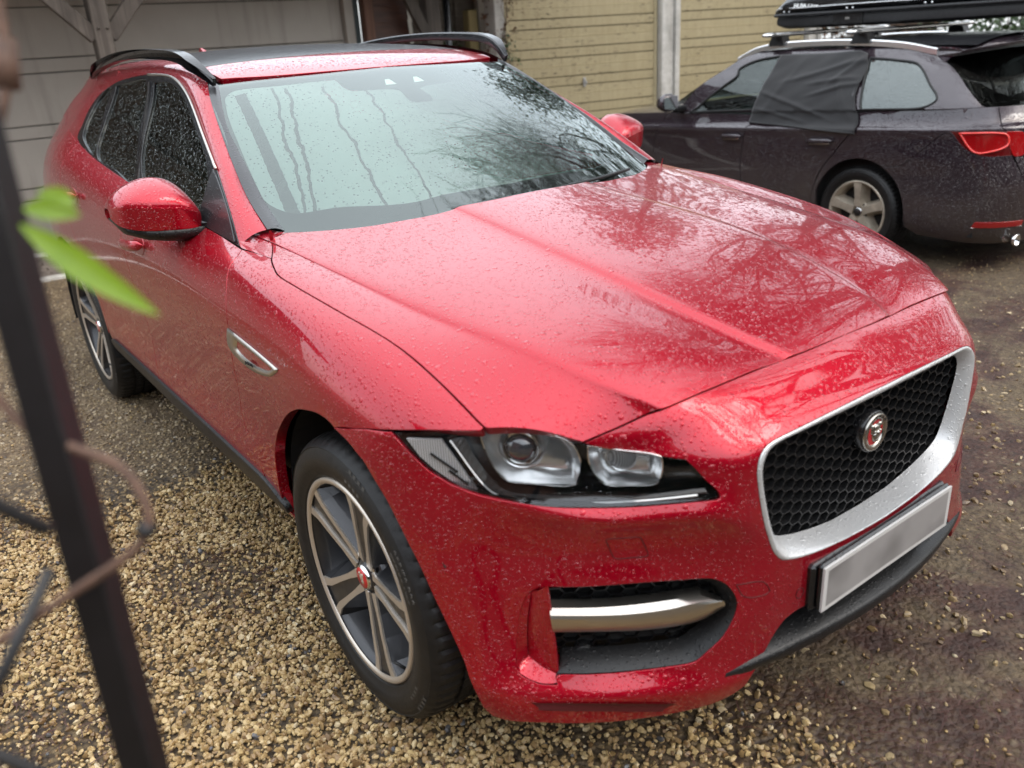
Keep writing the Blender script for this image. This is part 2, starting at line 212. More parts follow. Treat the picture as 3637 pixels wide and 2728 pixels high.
# ---------------------------------------------------------------- outlines of the panels in surface coordinates
CUT = {
 'hood_rear': [(1.917,4.215),(2.318,4.585),(2.581,4.905),(2.698,5.204),(2.794,5.583),(2.825,5.988),(2.864,7.303),(3.026,8.247),(3.065,8.764)],
 'hood_side': [(1.917,4.215),(1.956,4.038),(2.162,2.31),(2.671,1.464),(3.005,1.151),(3.299,0.961),(3.704,0.952),(4.635,1.032),(5.924,1.118),(6.573,1.099),(6.986,1.052),(7.49,0.946)],
 'hood_low': [(7.562,0.945),(7.865,1.191),(8.145,1.355),(8.49,1.472),(8.764,1.515),(8.98,1.567)],
 'hood_front': [(8.984,1.577),(8.99,1.863),(8.994,2.275),(8.988,2.799),(9.002,3.45),(8.984,4.061),(8.97,4.485),(8.947,4.984),(8.899,5.562),(8.992,7.964)],
 'hood_front_f': [(1.122,5.092),(1.005,4.832),(0.97,4.519),(0.967,4.204),(1.009,3.998),(1.022,3.749),(0.994,3.307),(0.952,2.723),(0.949,2.251),(0.989,1.636)],
 'fender_top': [(7.412,5.327),(7.18,4.992),(6.966,4.692),(6.947,4.29),(7.031,3.363),(7.139,2.076),(7.171,1.383),(7.081,1.02),(6.895,0.733)],
 'wing_top': [(2.671,1.464),(2.339,1.932),(2.166,2.323),(1.956,4.038),(1.917,4.215),(1.81,4.164),(1.606,4.157),(1.429,4.173),(1.266,4.2),(1.116,4.217),(1.282,3.958),(1.366,2.176),(1.47,1.753),(1.711,1.416),(1.877,1.244),(2.213,1.323)],
 'fender_head': [(6.763,0.732),(6.017,1.048),(5.302,1.355),(4.873,1.566),(4.422,1.809),(3.966,2.142),(3.621,2.57)],
 'fender_arch': [(3.612,2.569),(3.666,2.711),(3.647,2.95),(3.525,3.279),(3.395,3.552),(3.167,3.893),(2.836,4.282),(2.411,4.717),(2.003,4.993),(1.694,5.08),(1.307,5.12),(0.824,5.197),(0.52,5.244),(0.131,5.264)],
 'door_front': [(7.096,6.077),(6.841,5.938),(6.382,5.868),(5.824,5.811),(5.489,5.754),(4.132,5.678),(3.463,5.842),(2.832,6.008),(2.041,6.179),(1.146,5.683),(0.087,5.658)],
 'cowl_edge': [(7.906,6.165),(7.857,6.354),(7.905,6.574),(7.669,6.559),(7.355,6.49),(7.215,6.304),(7.133,6.148)],
 'belt': [(7.13,6.192),(7.074,7.297),(6.966,8.03),(6.862,8.9),(6.927,9.845),(7.014,10.595),(7.152,10.847)],
 'dlo': [(0.323,0.633),(0.288,1.73),(0.214,2.674),(0.131,3.962),(0.167,5.287),(0.251,6.19),(0.386,6.502),(0.849,6.535),(1.571,6.673),(2.442,6.621),(3.125,5.995),(3.419,5.373),(3.603,4.671),(3.655,3.89),(3.499,3.49),(3.203,3.132),(2.845,2.815),(2.316,2.39),(1.602,1.754),(0.947,1.191),(0.323,0.633)],
 'glass_front': [(3.338,4.382),(3.439,3.926),(3.359,3.569),(3.075,3.231),(2.659,2.855),(2.114,2.415),(1.653,2.053),(0.489,1.624),(0.429,2.14),(0.33,3.531)],
 'glass_rear': [(3.015,5.866),(3.204,5.39),(3.363,4.733),(1.74,4.306),(0.235,3.891),(0.249,4.634),(0.266,5.353),(1.363,5.579)],
 'glass_quarter': [(2.907,6.078),(1.577,5.773),(0.27,5.474),(0.374,5.968),(0.546,6.227),(1.146,6.395),(2.138,6.49),(2.767,6.347)],
 'grille_out': [(2.876,1.03),(2.875,1.335),(2.926,1.968),(2.97,2.437),(3.006,2.768),(3.126,2.969),(3.449,3.124),(3.976,3.184),(4.792,3.129),(5.738,3.032),(6.901,2.909),(7.89,2.799),(8.674,2.663),(8.896,2.453),(9.046,1.983),(9.164,1.319)],
 'eyebrow': [(1.224,5.072),(2.13,4.78),(2.639,4.441),(2.816,4.303),(2.901,4.214)],
 'lamp_low': [(2.947,4.22),(3.924,4.142),(4.83,3.97),(4.967,4.335),(5.072,4.952),(5.127,5.87),(5.469,6.609),(5.866,7.134),(5.947,7.55),(5.701,7.947),(4.317,8.238),(2.647,8.389),(1.004,8.562)],
 'lamp_top': [(0.979,8.56),(0.92,7.804),(0.997,6.807),(0.798,6.232),(0.719,5.697),(0.838,5.354),(1.105,5.155),(1.275,5.107)],
 'seam_low': [(1.009,8.54),(1.407,9.055),(3.239,9.742)],
 'arch_f': [(3.271,9.722),(4.079,9.448),(6.142,9.152),(6.957,8.923),(8.021,8.709),(9.367,8.535),(10.309,8.33),(11.346,8.153),(12.655,8.073),(11.39,8.167),(12.837,8.06),(13.474,7.911)],
 'bottom': [(13.474,7.911),(13.749,7.666),(13.746,7.324),(13.604,6.647),(13.589,5.972),(13.566,5.2),(13.455,4.127),(13.263,3.357),(13.058,3.112)],
 'center_cut': [(13.058,3.112),(12.203,2.991),(11.087,2.74),(10.616,2.552),(10.529,2.356),(10.576,2.132),(10.026,2.139),(9.498,2.112),(9.477,2.032),(9.529,1.897)],
 'fog': [(9.097,6.412),(9.097,6.412),(8.938,5.171),(8.887,4.475),(8.882,4.012),(9.047,3.742),(9.385,3.527),(9.613,3.478),(9.959,3.585),(10.344,3.79),(10.686,4.026),(11.009,4.253),(11.122,4.629),(11.221,5.262),(11.287,5.891),(11.388,6.382),(11.714,6.412),(11.714,6.412),(11.765,6.698),(11.461,7.018),(10.732,6.996),(10.097,6.903),(9.594,6.786),(9.254,6.625)],
 'towcap': [(7.215,5.541),(7.154,5.041),(8.001,4.887),(8.081,5.382)],
 'sensor_oval': [(9.107,3.509),(9.187,3.016),(9.517,2.842),(9.562,2.941),(9.43,3.335)],
 'slot': [(12.803,6.807),(12.527,5.804),(13.003,4.51),(13.164,4.724),(12.924,5.754),(12.994,6.654)],
 'vent_out': [(4.143,5.676),(4.005,4.008),(3.906,4.036),(3.657,4.334),(3.507,5.056),(3.652,5.784)],
 'ws_edge': [(4.89,0.41),(4.16,0.343),(3.233,0.373),(2.514,0.421),(1.773,0.465),(1.28,0.538),(0.913,0.631)],
 'ws_top': [(4.89,0.41),(4.89,1.238),(4.861,2.245),(4.878,3.567)],
 'clear': [(4.631,2.736),(4.648,2.15),(4.647,1.615),(4.681,1.02),(4.654,0.767),(4.492,0.604),(4.312,0.56),(3.715,0.507),(2.743,0.508),(2.017,0.556),(1.613,0.647),(1.355,0.823),(1.28,0.974),(1.247,1.466),(1.228,1.818)],
 'clear2': [(1.28,1.35),(1.091,2.06),(1.04,2.449),(1.08,2.899)],
 'sensor': [(4.627,2.752),(4.371,2.77),(4.219,2.895),(4.536,2.759),(4.346,2.765),(4.195,2.863),(4.061,3.745),(3.701,3.749),(3.591,3.828),(3.606,4.07),(3.666,4.233),(4.084,4.352),(4.206,5.216),(4.301,5.37),(4.66,5.548)],
 'tri': [(4.429,3.716),(4.43,3.819),(4.231,3.847),(4.236,3.611)],
 'tri2': [(4.436,4.393),(4.435,4.48),(4.254,4.513),(4.236,4.263)],
 'b_front_win': [(4.23,3.143),(3.885,2.661),(3.185,2.28),(2.623,2.285),(2.02,2.001),(1.463,1.619),(0.812,1.229),(0.766,1.232),(0.857,2.175),(0.929,2.966),(0.929,2.966),(1.844,3.102),(3.198,3.128)],
 'b_quarter': [(3.784,4.864),(3.642,5.549),(3.468,6.229),(3.021,6.459),(2.216,6.684),(1.664,6.882),(1.337,6.783),(0.837,6.329),(0.784,5.711),(0.768,5.095),(0.768,5.095),(2.122,4.969),(3.2,4.898)],
 'b_shade_c': [(4.333,3.175),(4.248,4.006),(4.388,4.568),(4.293,4.721),(3.786,4.826),(2.723,4.918),(2.184,4.92),(0.808,5.06),(0.88,3.096),(2.44,3.172)],
 'b_shade_f': [(7.826,4.887),(7.823,6.394),(7.539,6.398),(6.256,6.423),(6.167,5.983),(6.924,5.455),(7.386,4.841)],
 'b_lamp': [(5.516,8.391),(5.24,10.142),(4.047,10.352),(4.06,9.417),(4.252,9.003),(4.663,8.673)],
 'b_lamp_in': [(5.259,8.659),(5.091,10.099),(4.467,10.209),(4.189,9.418),(4.249,9.125),(4.624,8.87)],
 'b_lamp2': [(5.234,10.176),(5.113,10.699),(4.078,10.738),(4.059,10.395)],
 'b_split': [(7.846,4.865),(7.327,4.812),(5.951,4.781),(3.742,4.719),(2.741,4.698),(1.944,4.729)],
 'b_rsplit': [(7.789,6.4),(7.443,6.414),(5.62,6.419),(4.126,6.2),(3.041,5.981),(2.195,5.847),(1.474,5.751)],
 'b_bumper': [(5.481,8.355),(4.34,7.747),(3.351,7.19),(2.85,6.9)],
 'b_reflector': [(1.31,9.469),(1.296,11.114),(1.077,11.114),(1.075,9.362)],
 'b_hand_r': [(4.386,5.751),(4.483,6.131)],
 'b_hand_f': [(4.349,4.374),(4.517,4.702)],
 'b_tailgate': [(5.495,8.391),(5.796,10.068),(4.75,10.204),(3.972,10.434),(3.252,10.642)],
}
P3 = {
 'grille_in': [(-0.0558,-0.79,0.8478),(0.0173,-0.79,0.8493),(0.1688,-0.79,0.85),(0.274,-0.79,0.8512),(0.3337,-0.79,0.8496),(0.364,-0.79,0.842),(0.3803,-0.79,0.8242),(0.3837,-0.79,0.798),(0.3735,-0.79,0.7474),(0.3564,-0.79,0.6876),(0.3368,-0.79,0.6423),(0.3178,-0.79,0.6226),(0.2667,-0.79,0.603),(0.1917,-0.79,0.5852),(0.0893,-0.79,0.5686),(-0.0017,-0.79,0.5601)],
 'hl_ind': [(0.916,-0.326,0.8899),(0.8669,-0.3801,0.8906),(0.8201,-0.4317,0.7713),(0.8475,-0.4016,0.7856),(0.8806,-0.365,0.8219),(0.8999,-0.3438,0.8512)],
 'hl_drl_up': [(0.8461,-0.3942,0.8921),(0.8311,-0.4107,0.8936),(0.8214,-0.4214,0.8599),(0.8049,-0.4396,0.8194),(0.7879,-0.4583,0.7861),(0.77,-0.4781,0.7728),(0.7356,-0.516,0.7707),(0.6791,-0.5783,0.7719),(0.5908,-0.6756,0.7815),(0.5142,-0.7601,0.8019)],
 'hl_drl_lo': [(0.8531,-0.3924,0.8902),(0.844,-0.4024,0.8684),(0.8298,-0.4181,0.8316),(0.8131,-0.4365,0.7945),(0.7957,-0.4557,0.7707),(0.7614,-0.4935,0.7597),(0.682,-0.5811,0.7589),(0.5937,-0.6785,0.7714),(0.5118,-0.7687,0.7928)],
 'hl_bez1': [(0.8029,-0.4239,0.9027),(0.7281,-0.5064,0.9082),(0.6996,-0.5379,0.8987),(0.68,-0.5595,0.8851),(0.6684,-0.5722,0.8564),(0.6674,-0.5733,0.825),(0.6752,-0.5647,0.7898),(0.7389,-0.4945,0.7891),(0.7676,-0.4628,0.7925),(0.7839,-0.4448,0.8175),(0.7959,-0.4316,0.8584)],
 'hl_bez2': [(0.657,-0.5848,0.8791),(0.6147,-0.6315,0.8723),(0.5632,-0.6882,0.8625),(0.5592,-0.6926,0.8428),(0.5608,-0.6909,0.8208),(0.5671,-0.6839,0.8),(0.6041,-0.6431,0.7936),(0.6328,-0.6115,0.7935),(0.6481,-0.5947,0.815),(0.656,-0.5859,0.8443)],
 'hl_proj': [(0.7561,-0.4904,0.8644),(0.7336,-0.5152,0.8657),(0.7547,-0.4919,0.9012)],
 'hl_proj2': [(0.6207,-0.6397,0.8485),(0.6024,-0.6599,0.8496),(0.6205,-0.6399,0.8739)],
 'fog_mesh_lo': [(0.733,-0.5456,0.441),(0.6274,-0.619,0.4293),(0.5093,-0.701,0.4295),(0.4916,-0.7133,0.4319),(0.5089,-0.7013,0.4028),(0.5443,-0.6767,0.3709),(0.5981,-0.6393,0.3565),(0.7296,-0.548,0.3601)],
 'fog_mesh_up': [(0.7407,-0.5403,0.5586),(0.5975,-0.6398,0.5508),(0.4822,-0.7199,0.5427),(0.4699,-0.7284,0.5118),(0.5104,-0.7003,0.4991),(0.5977,-0.6396,0.4979),(0.7367,-0.543,0.5065)],
 'blade_top': [(0.7658,-0.5776,0.54),(0.6859,-0.6331,0.5326),(0.6155,-0.6821,0.5332),(0.545,-0.731,0.5401),(0.5085,-0.7564,0.544)],
 'blade_mid': [(0.7757,-0.5914,0.5254),(0.6977,-0.6456,0.516),(0.6277,-0.6943,0.5112),(0.5576,-0.743,0.5181),(0.5186,-0.7701,0.5325),(0.4824,-0.7952,0.5388)],
 'blade_low': [(0.7652,-0.5841,0.4827),(0.6902,-0.6362,0.4756),(0.6191,-0.6856,0.4707),(0.5478,-0.7351,0.4756),(0.5082,-0.7627,0.4873),(0.4706,-0.7888,0.516)],
 'fin_edge': [(0.774,-0.578,0.5971),(0.7713,-0.5799,0.5536),(0.7677,-0.5824,0.4948),(0.7642,-0.5848,0.4258),(0.7625,-0.586,0.3422)],
 'fin_back': [(0.7726,-0.5242,0.5541),(0.781,-0.5183,0.4892),(0.7843,-0.516,0.424),(0.7821,-0.5176,0.3564),(0.7675,-0.5278,0.3097)],
 'fog_sensor': [(0.688,-0.5891,0.3881)],
 'rail': [(0.625,1.3162,1.5458),(0.625,1.3859,1.5894),(0.625,1.4406,1.6173),(0.625,1.5453,1.629),(0.625,1.7404,1.6383),(0.625,1.9646,1.6363),(0.625,2.2217,1.6257),(0.625,2.5205,1.604),(0.625,2.7671,1.5743)],
 'spoil_edge': [(0.4863,-0.885,0.4227),(0.414,-0.885,0.402),(0.2938,-0.885,0.3865),(0.1389,-0.885,0.3821),(-0.0205,-0.885,0.3827),(-0.2258,-0.885,0.3894)],
 'spoil_bot': [(0.5526,-0.88,0.3958),(0.5064,-0.88,0.393),(0.4039,-0.88,0.3688),(0.2609,-0.88,0.3497),(0.0599,-0.88,0.345),(-0.0858,-0.88,0.3516),(-0.2645,-0.88,0.3832)],
 'spoil_back': [(0.3591,-0.83,0.3939),(0.1832,-0.83,0.3792),(-0.0617,-0.83,0.393),(-0.2739,-0.83,0.3857)],
 'holder': [(0.2492,-0.85,0.4481),(0.2482,-0.85,0.551),(-0.2625,-0.85,0.554),(-0.3106,-0.85,0.5209)],
}
# ---------------------------------------------------------------- materials
class NT:
    def __init__(self, name):
        self.m = bpy.data.materials.new(name); self.m.use_nodes = True
        self.t = self.m.node_tree; self.t.nodes.clear()
        self.out = self.t.nodes.new('ShaderNodeOutputMaterial')
    def n(self, typ, ins=None, **props):
        nd = self.t.nodes.new('ShaderNode' + typ)
        for k, v in props.items(): setattr(nd, k, v)
        for k, v in (ins or {}).items(): self.set(nd, k, v)
        return nd
    def set(self, nd, k, v):
        s = nd.inputs[k]
        if hasattr(v, 'outputs'): v = v.outputs[0]
        if isinstance(v, bpy.types.NodeSocket): self.t.links.new(v, s)
        else:
            if isinstance(v, (tuple, list)) and len(v) == 3 and s.type == 'RGBA': v = (*v, 1)
            s.default_value = v
    def math(self, op, a, b=0.0, clamp=False):
        nd = self.n('Math', operation=op, use_clamp=clamp); self.set(nd, 0, a); self.set(nd, 1, b); return nd.outputs[0]
    def mix(self, f, a, b, blend='MIX'):
        nd = self.n('Mix', data_type='RGBA', blend_type=blend); self.set(nd, 0, f); self.set(nd, 6, a); self.set(nd, 7, b); return nd.outputs[2]
    def ramp(self, f, stops):
        nd = self.n('ValToRGB'); self.set(nd, 'Fac', f); el = nd.color_ramp.elements
        while len(el) < len(stops): el.new(0.5)
        for e, (p, c) in zip(el, stops):
            e.position = p; e.color = (*c, 1) if len(c) == 3 else c
        return nd.outputs['Color']
    def rng(self, v, a, b, c, d):
        nd = self.n('MapRange'); self.set(nd, 'Value', v)
        for k, x in zip(('From Min', 'From Max', 'To Min', 'To Max'), (a, b, c, d)): self.set(nd, k, x)
        return nd.outputs[0]
    def obj(self):
        return self.n('TexCoord').outputs['Object']
    def geo(self):
        return self.n('NewGeometry').outputs['Position']
    def noise(self, scale, detail=4, vec=None, rough=0.55, **kw):
        nd = self.n('TexNoise', {'Scale': scale, 'Detail': detail, 'Roughness': rough}, **kw)
        self.set(nd, 'Vector', vec if vec is not None else self.geo()); return nd.outputs['Fac']
    def principled(self, **kw):
        nd = self.n('BsdfPrincipled')
        for k, v in kw.items():
            self.set(nd, {'col': 'Base Color', 'rough': 'Roughness', 'metal': 'Metallic', 'coat': 'Coat Weight', 'coat_rough': 'Coat Roughness', 'coat_ior': 'Coat IOR', 'ior': 'IOR', 'normal': 'Normal', 'coat_normal': 'Coat Normal', 'trans': 'Transmission Weight', 'spec': 'Specular IOR Level', 'emit': 'Emission Color', 'emit_s': 'Emission Strength', 'alpha': 'Alpha', 'sub': 'Subsurface Weight', 'sheen': 'Sheen Weight'}[k], v)
        return nd
    def bump(self, h, dist=0.002, strength=1.0, normal=None):
        nd = self.n('Bump', {'Height': h, 'Distance': dist, 'Strength': strength})
        if normal is not None: self.set(nd, 'Normal', normal)
        return nd.outputs[0]
    def done(self, sh):
        self.t.links.new(sh.outputs[0] if hasattr(sh, 'outputs') else sh, self.out.inputs['Surface']); return self.m
def drops(t, amount=1.0, vec=None):
    """Height of the rain beads lying on a surface (two sizes), in metres."""
    pos = vec if vec is not None else t.geo()
    hs = []
    for sc, r0, r1, thr in ((46, 0.14, 0.34, 0.58), (88, 0.18, 0.38, 0.3), (170, 0.2, 0.42, 0.3)):
        v = t.n('TexVoronoi', {'Scale': sc, 'Randomness': 1.0}); t.set(v, 'Vector', pos)
        sp = t.n('SeparateColor'); t.set(sp, 0, v.outputs['Color'])
        r = t.rng(sp.outputs[0], 0, 1, r0, r1)
        k = t.math('DIVIDE', v.outputs['Distance'], r)
        h = t.math('SUBTRACT', 1.0, t.math('MULTIPLY', k, k), True)
        h = t.math('SQRT', h)
        on = t.math('GREATER_THAN', sp.outputs[1], thr + (1 - amount) * 0.5)
        hs.append(t.math('MULTIPLY', t.math('MULTIPLY', h, on), 0.42 * r0 / sc * 3.2))
    return t.math('MAXIMUM', t.math('MAXIMUM', hs[0], hs[1]), hs[2])
MAT = {}
def paint(name, col, metal=0.4, rough=0.38, amount=1.0, dirt=0.0, coat_ior=1.5):
    t = NT(name)
    h = drops(t, amount)
    fl = t.n('TexVoronoi', {'Scale': 900.0}); t.set(fl, 'Vector', t.geo())
    c = t.mix(t.math('MULTIPLY', fl.outputs['Distance'], 0.35), col, tuple(min(1, x * 1.9 + 0.004) for x in col))
    r = rough
    if dirt:
        n = t.noise(2.5, 6); sp = t.n('SeparateXYZ'); t.set(sp, 0, t.geo())
        low = t.rng(sp.outputs[2], 0.75, 0.2, 0, 1)
        f = t.math('MULTIPLY', t.math('MULTIPLY', low, t.rng(n, .35, .7, .3, 1)), dirt, True)
        c = t.mix(f, c, (0.085, 0.07, 0.055))
        r = t.rng(f, 0, 1, rough, 0.8)
        cw = t.rng(f, 0, 1, 1, 0.15)
    nrm = t.bump(h, 1.0, 0.8)
    p = t.principled(col=c, metal=metal, rough=r, coat=cw if dirt else 1.0, coat_rough=0.025, coat_ior=coat_ior, coat_normal=nrm, spec=0.05)
    nb = t.bump(h, 1.0, 0.25); t.set(p, 'Normal', nb)
    return t.done(p)
def simple(name, col, rough=0.5, metal=0.0, coat=0.0, wet=0.0, nscale=0, namt=0.0, spec=0.5, bump=0.0):
    t = NT(name); c = col
    if nscale:
        n = t.noise(nscale, 5)
        c = t.mix(t.rng(n, .3, .7, 0, 1), tuple(x * (1 - namt) for x in col), tuple(min(1, x * (1 + namt)) for x in col))
    kw = {}
    if wet: kw['normal'] = t.bump(drops(t, wet), 1.0, 0.5)
    elif bump: kw['normal'] = t.bump(t.noise(nscale * 2, 6), bump, 1.0)
    return t.done(t.principled(col=c, rough=rough, metal=metal, coat=coat, spec=spec, **kw))
def glass(name, tint, ior=1.5, wet=0.6, gain=1.0, rough=0.0, bumpk=0.35):
    """Thin pane: reflection by angle over a tinted see-through layer."""
    t = NT(name)
    nrm = t.bump(drops(t, wet), 1.0, bumpk)
    fr = t.n('Fresnel', {'IOR': ior, 'Normal': nrm})
    f = t.math('MULTIPLY', fr.outputs[0], gain, True)
    tr = t.n('BsdfTransparent', {'Color': tint}); gl = t.n('BsdfGlossy', {'Color': (0.93, 1.0, 0.97), 'Roughness': rough, 'Normal': nrm})
    mx = t.n('MixShader'); t.set(mx, 0, f); t.t.links.new(tr.outputs[0], mx.inputs[1]); t.t.links.new(gl.outputs[0], mx.inputs[2])
    return t.done(mx)
MAT['red'] = paint('red_metallic_paint', (0.30, 0.0006, 0.0105), 0.6, 0.34, coat_ior=1.53)
MAT['black_gloss'] = simple('gloss_black_trim', (0.006, 0.006, 0.007), 0.22, coat=0.15, wet=0.5)
MAT['black_plastic'] = simple('black_grained_plastic', (0.0075, 0.0075, 0.008), 0.42, wet=0.8, spec=0.4)
MAT['rubber'] = simple('black_rubber_seal', (0.01, 0.01, 0.01), 0.6)
MAT['dark'] = simple('dark_underbody', (0.006, 0.006, 0.006), 0.9)
MAT['silver'] = simple('satin_silver_paint', (0.50, 0.50, 0.50), 0.36, metal=0.4, coat=0.3, wet=1.0)
MAT['brushed'] = simple('brushed_aluminium_trim', (0.50, 0.47, 0.43), 0.33, metal=1.0)
MAT['chrome'] = simple('chrome', (0.75, 0.75, 0.74), 0.08, metal=1.0)
MAT['windscreen'] = glass('windscreen_glass', (0.66, 0.78, 0.73), 1.75, 0.55, 1.3, 0.0, 0.10)
MAT['side_glass'] = glass('side_window_glass', (0.42, 0.60, 0.52), 1.5, 1.0, 1.6, 0.0, .7)
MAT['privacy'] = glass('dark_privacy_glass', (0.02, 0.02, 0.022), 1.5, 1.0, 1.4, 0.0, .7)
MAT['roof_glass'] = simple('black_roof_glass', (0.02, 0.02, 0.022), 0.2, wet=1.0)
MAT['frit'] = simple('black_ceramic_band', (0.012, 0.011, 0.012), 0.35)
MAT['interior'] = simple('black_interior', (0.012, 0.012, 0.012), 0.7)
MAT['interior_light'] = simple('grey_headlining', (0.22, 0.22, 0.2), 0.9)
MAT['white'] = simple('white_plastic', (0.78, 0.78, 0.76), 0.4)
MAT['dark_red'] = simple('red_paint_in_recess', (0.30, 0.003, 0.01), 0.3, metal=.3, coat=.6)
MAT['trim_grey'] = simple('wet_black_screen_trim', (0.02, 0.02, 0.022), 0.3, coat=.3, wet=.6)
MAT['drl_white'] = simple('white_light_guide', (0.85, 0.86, 0.86), 0.15, coat=1)
MAT['grille_black'] = simple('gloss_black_mesh', (0.007, 0.007, 0.0075), 0.4, spec=.4)
MAT['badge_metal'] = simple('wet_badge_metal', (0.42, 0.40, 0.36), 0.22, metal=1)
MAT['badge_red'] = simple('red_enamel', (0.36, 0.006, 0.012), 0.25, coat=.8)
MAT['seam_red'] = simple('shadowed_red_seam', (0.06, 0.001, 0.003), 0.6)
def plate_mat():
    t = NT('white_number_plate'); n = t.noise(7, 2); n2 = t.noise(2.6, 1)
    c = t.ramp(t.math('ADD', t.math('MULTIPLY', n, .5), t.math('MULTIPLY', n2, .5)), [(.40, (.12, .115, .112)), (.58, (.26, .25, .245))])
    sp = t.n('SeparateXYZ'); t.set(sp, 0, t.geo())
    e = t.math('GREATER_THAN', t.math('ABSOLUTE', t.math('SUBTRACT', sp.outputs[2], .4995)), .046)
    e2 = t.math('GREATER_THAN', t.math('ABSOLUTE', sp.outputs[0]), .247)
    c = t.mix(t.math('MAXIMUM', e, e2), c, (.50, .49, .48))
    return t.done(t.principled(col=c, rough=.35))
MAT['plate'] = plate_mat()
MAT['misty_glass'] = glass('rain_beaded_glass', (.06, .08, .085), 1.5, 1.0, 3.2, .0, .5)
MAT['rear_glass'] = glass('dark_rear_screen', (.03, .03, .03), 1.5, .8, 1.6, 0.0, .3)

def painted_haze():
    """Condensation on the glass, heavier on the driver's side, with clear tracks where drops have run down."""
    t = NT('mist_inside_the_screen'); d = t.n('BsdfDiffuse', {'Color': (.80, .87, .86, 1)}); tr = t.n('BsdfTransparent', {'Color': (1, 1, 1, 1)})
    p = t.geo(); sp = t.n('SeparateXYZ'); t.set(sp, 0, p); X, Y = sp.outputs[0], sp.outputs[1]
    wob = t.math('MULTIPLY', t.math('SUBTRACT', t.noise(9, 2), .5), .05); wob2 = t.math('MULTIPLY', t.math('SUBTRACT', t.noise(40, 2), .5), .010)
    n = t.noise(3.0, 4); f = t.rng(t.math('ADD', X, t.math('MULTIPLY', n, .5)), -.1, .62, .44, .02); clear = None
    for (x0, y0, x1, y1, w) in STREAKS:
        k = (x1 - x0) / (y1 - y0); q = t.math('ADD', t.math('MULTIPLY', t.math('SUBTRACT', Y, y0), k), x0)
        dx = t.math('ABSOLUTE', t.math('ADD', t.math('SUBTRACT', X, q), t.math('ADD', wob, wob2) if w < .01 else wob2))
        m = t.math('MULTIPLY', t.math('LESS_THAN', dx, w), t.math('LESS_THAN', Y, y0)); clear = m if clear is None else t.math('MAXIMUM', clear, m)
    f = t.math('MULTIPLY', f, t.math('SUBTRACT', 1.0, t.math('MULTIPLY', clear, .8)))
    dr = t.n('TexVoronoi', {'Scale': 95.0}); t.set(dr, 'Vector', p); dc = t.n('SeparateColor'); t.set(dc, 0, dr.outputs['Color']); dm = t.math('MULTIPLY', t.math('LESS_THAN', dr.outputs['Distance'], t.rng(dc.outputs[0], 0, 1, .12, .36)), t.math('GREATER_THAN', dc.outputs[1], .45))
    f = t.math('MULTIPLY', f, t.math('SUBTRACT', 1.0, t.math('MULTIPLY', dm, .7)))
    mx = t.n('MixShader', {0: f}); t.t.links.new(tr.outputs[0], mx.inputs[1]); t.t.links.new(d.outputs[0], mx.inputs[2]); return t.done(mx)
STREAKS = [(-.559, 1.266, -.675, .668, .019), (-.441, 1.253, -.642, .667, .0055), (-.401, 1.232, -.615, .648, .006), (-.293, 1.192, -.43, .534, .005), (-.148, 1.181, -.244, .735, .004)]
MAT['mist'] = painted_haze()
# ---------------------------------------------------------------- object helpers
def tag(o, label=None, cat=None, group=None, kind=None):
    if label: o['label'] = label
    if cat: o['category'] = cat
    if group: o['group'] = group
    if kind: o['kind'] = kind
    return o
def empty(name, label, cat, loc=(0, 0, 0), group=None, rot=None):
    o = bpy.data.objects.new(name, None); COL.objects.link(o); o.location = loc; o.empty_display_size = 0.1
    if rot is not None: o.rotation_euler = rot
    return tag(o, label, cat, group)
def link(name, me, mat, parent=None, loc=None):
    if isinstance(mat, str): mat = MAT[mat]
    if mat is not None and not me.materials: me.materials.append(mat)
    o = bpy.data.objects.new(name, me); COL.objects.link(o)
    if parent is not None: o.parent = parent
    if loc is not None: o.location = loc
    return o
def mesh(name, verts, faces, smooth=False, normals=None):
    me = bpy.data.meshes.new(name)
    me.from_pydata([tuple(map(float, v)) for v in verts], [], [tuple(map(int, f)) for f in faces])
    me.update()
    if smooth or normals is not None:
        me.polygons.foreach_set('use_smooth', np.ones(len(me.polygons), bool))
    if normals is not None:
        me.normals_split_custom_set_from_vertices([tuple(map(float, n)) for n in normals])
    return me
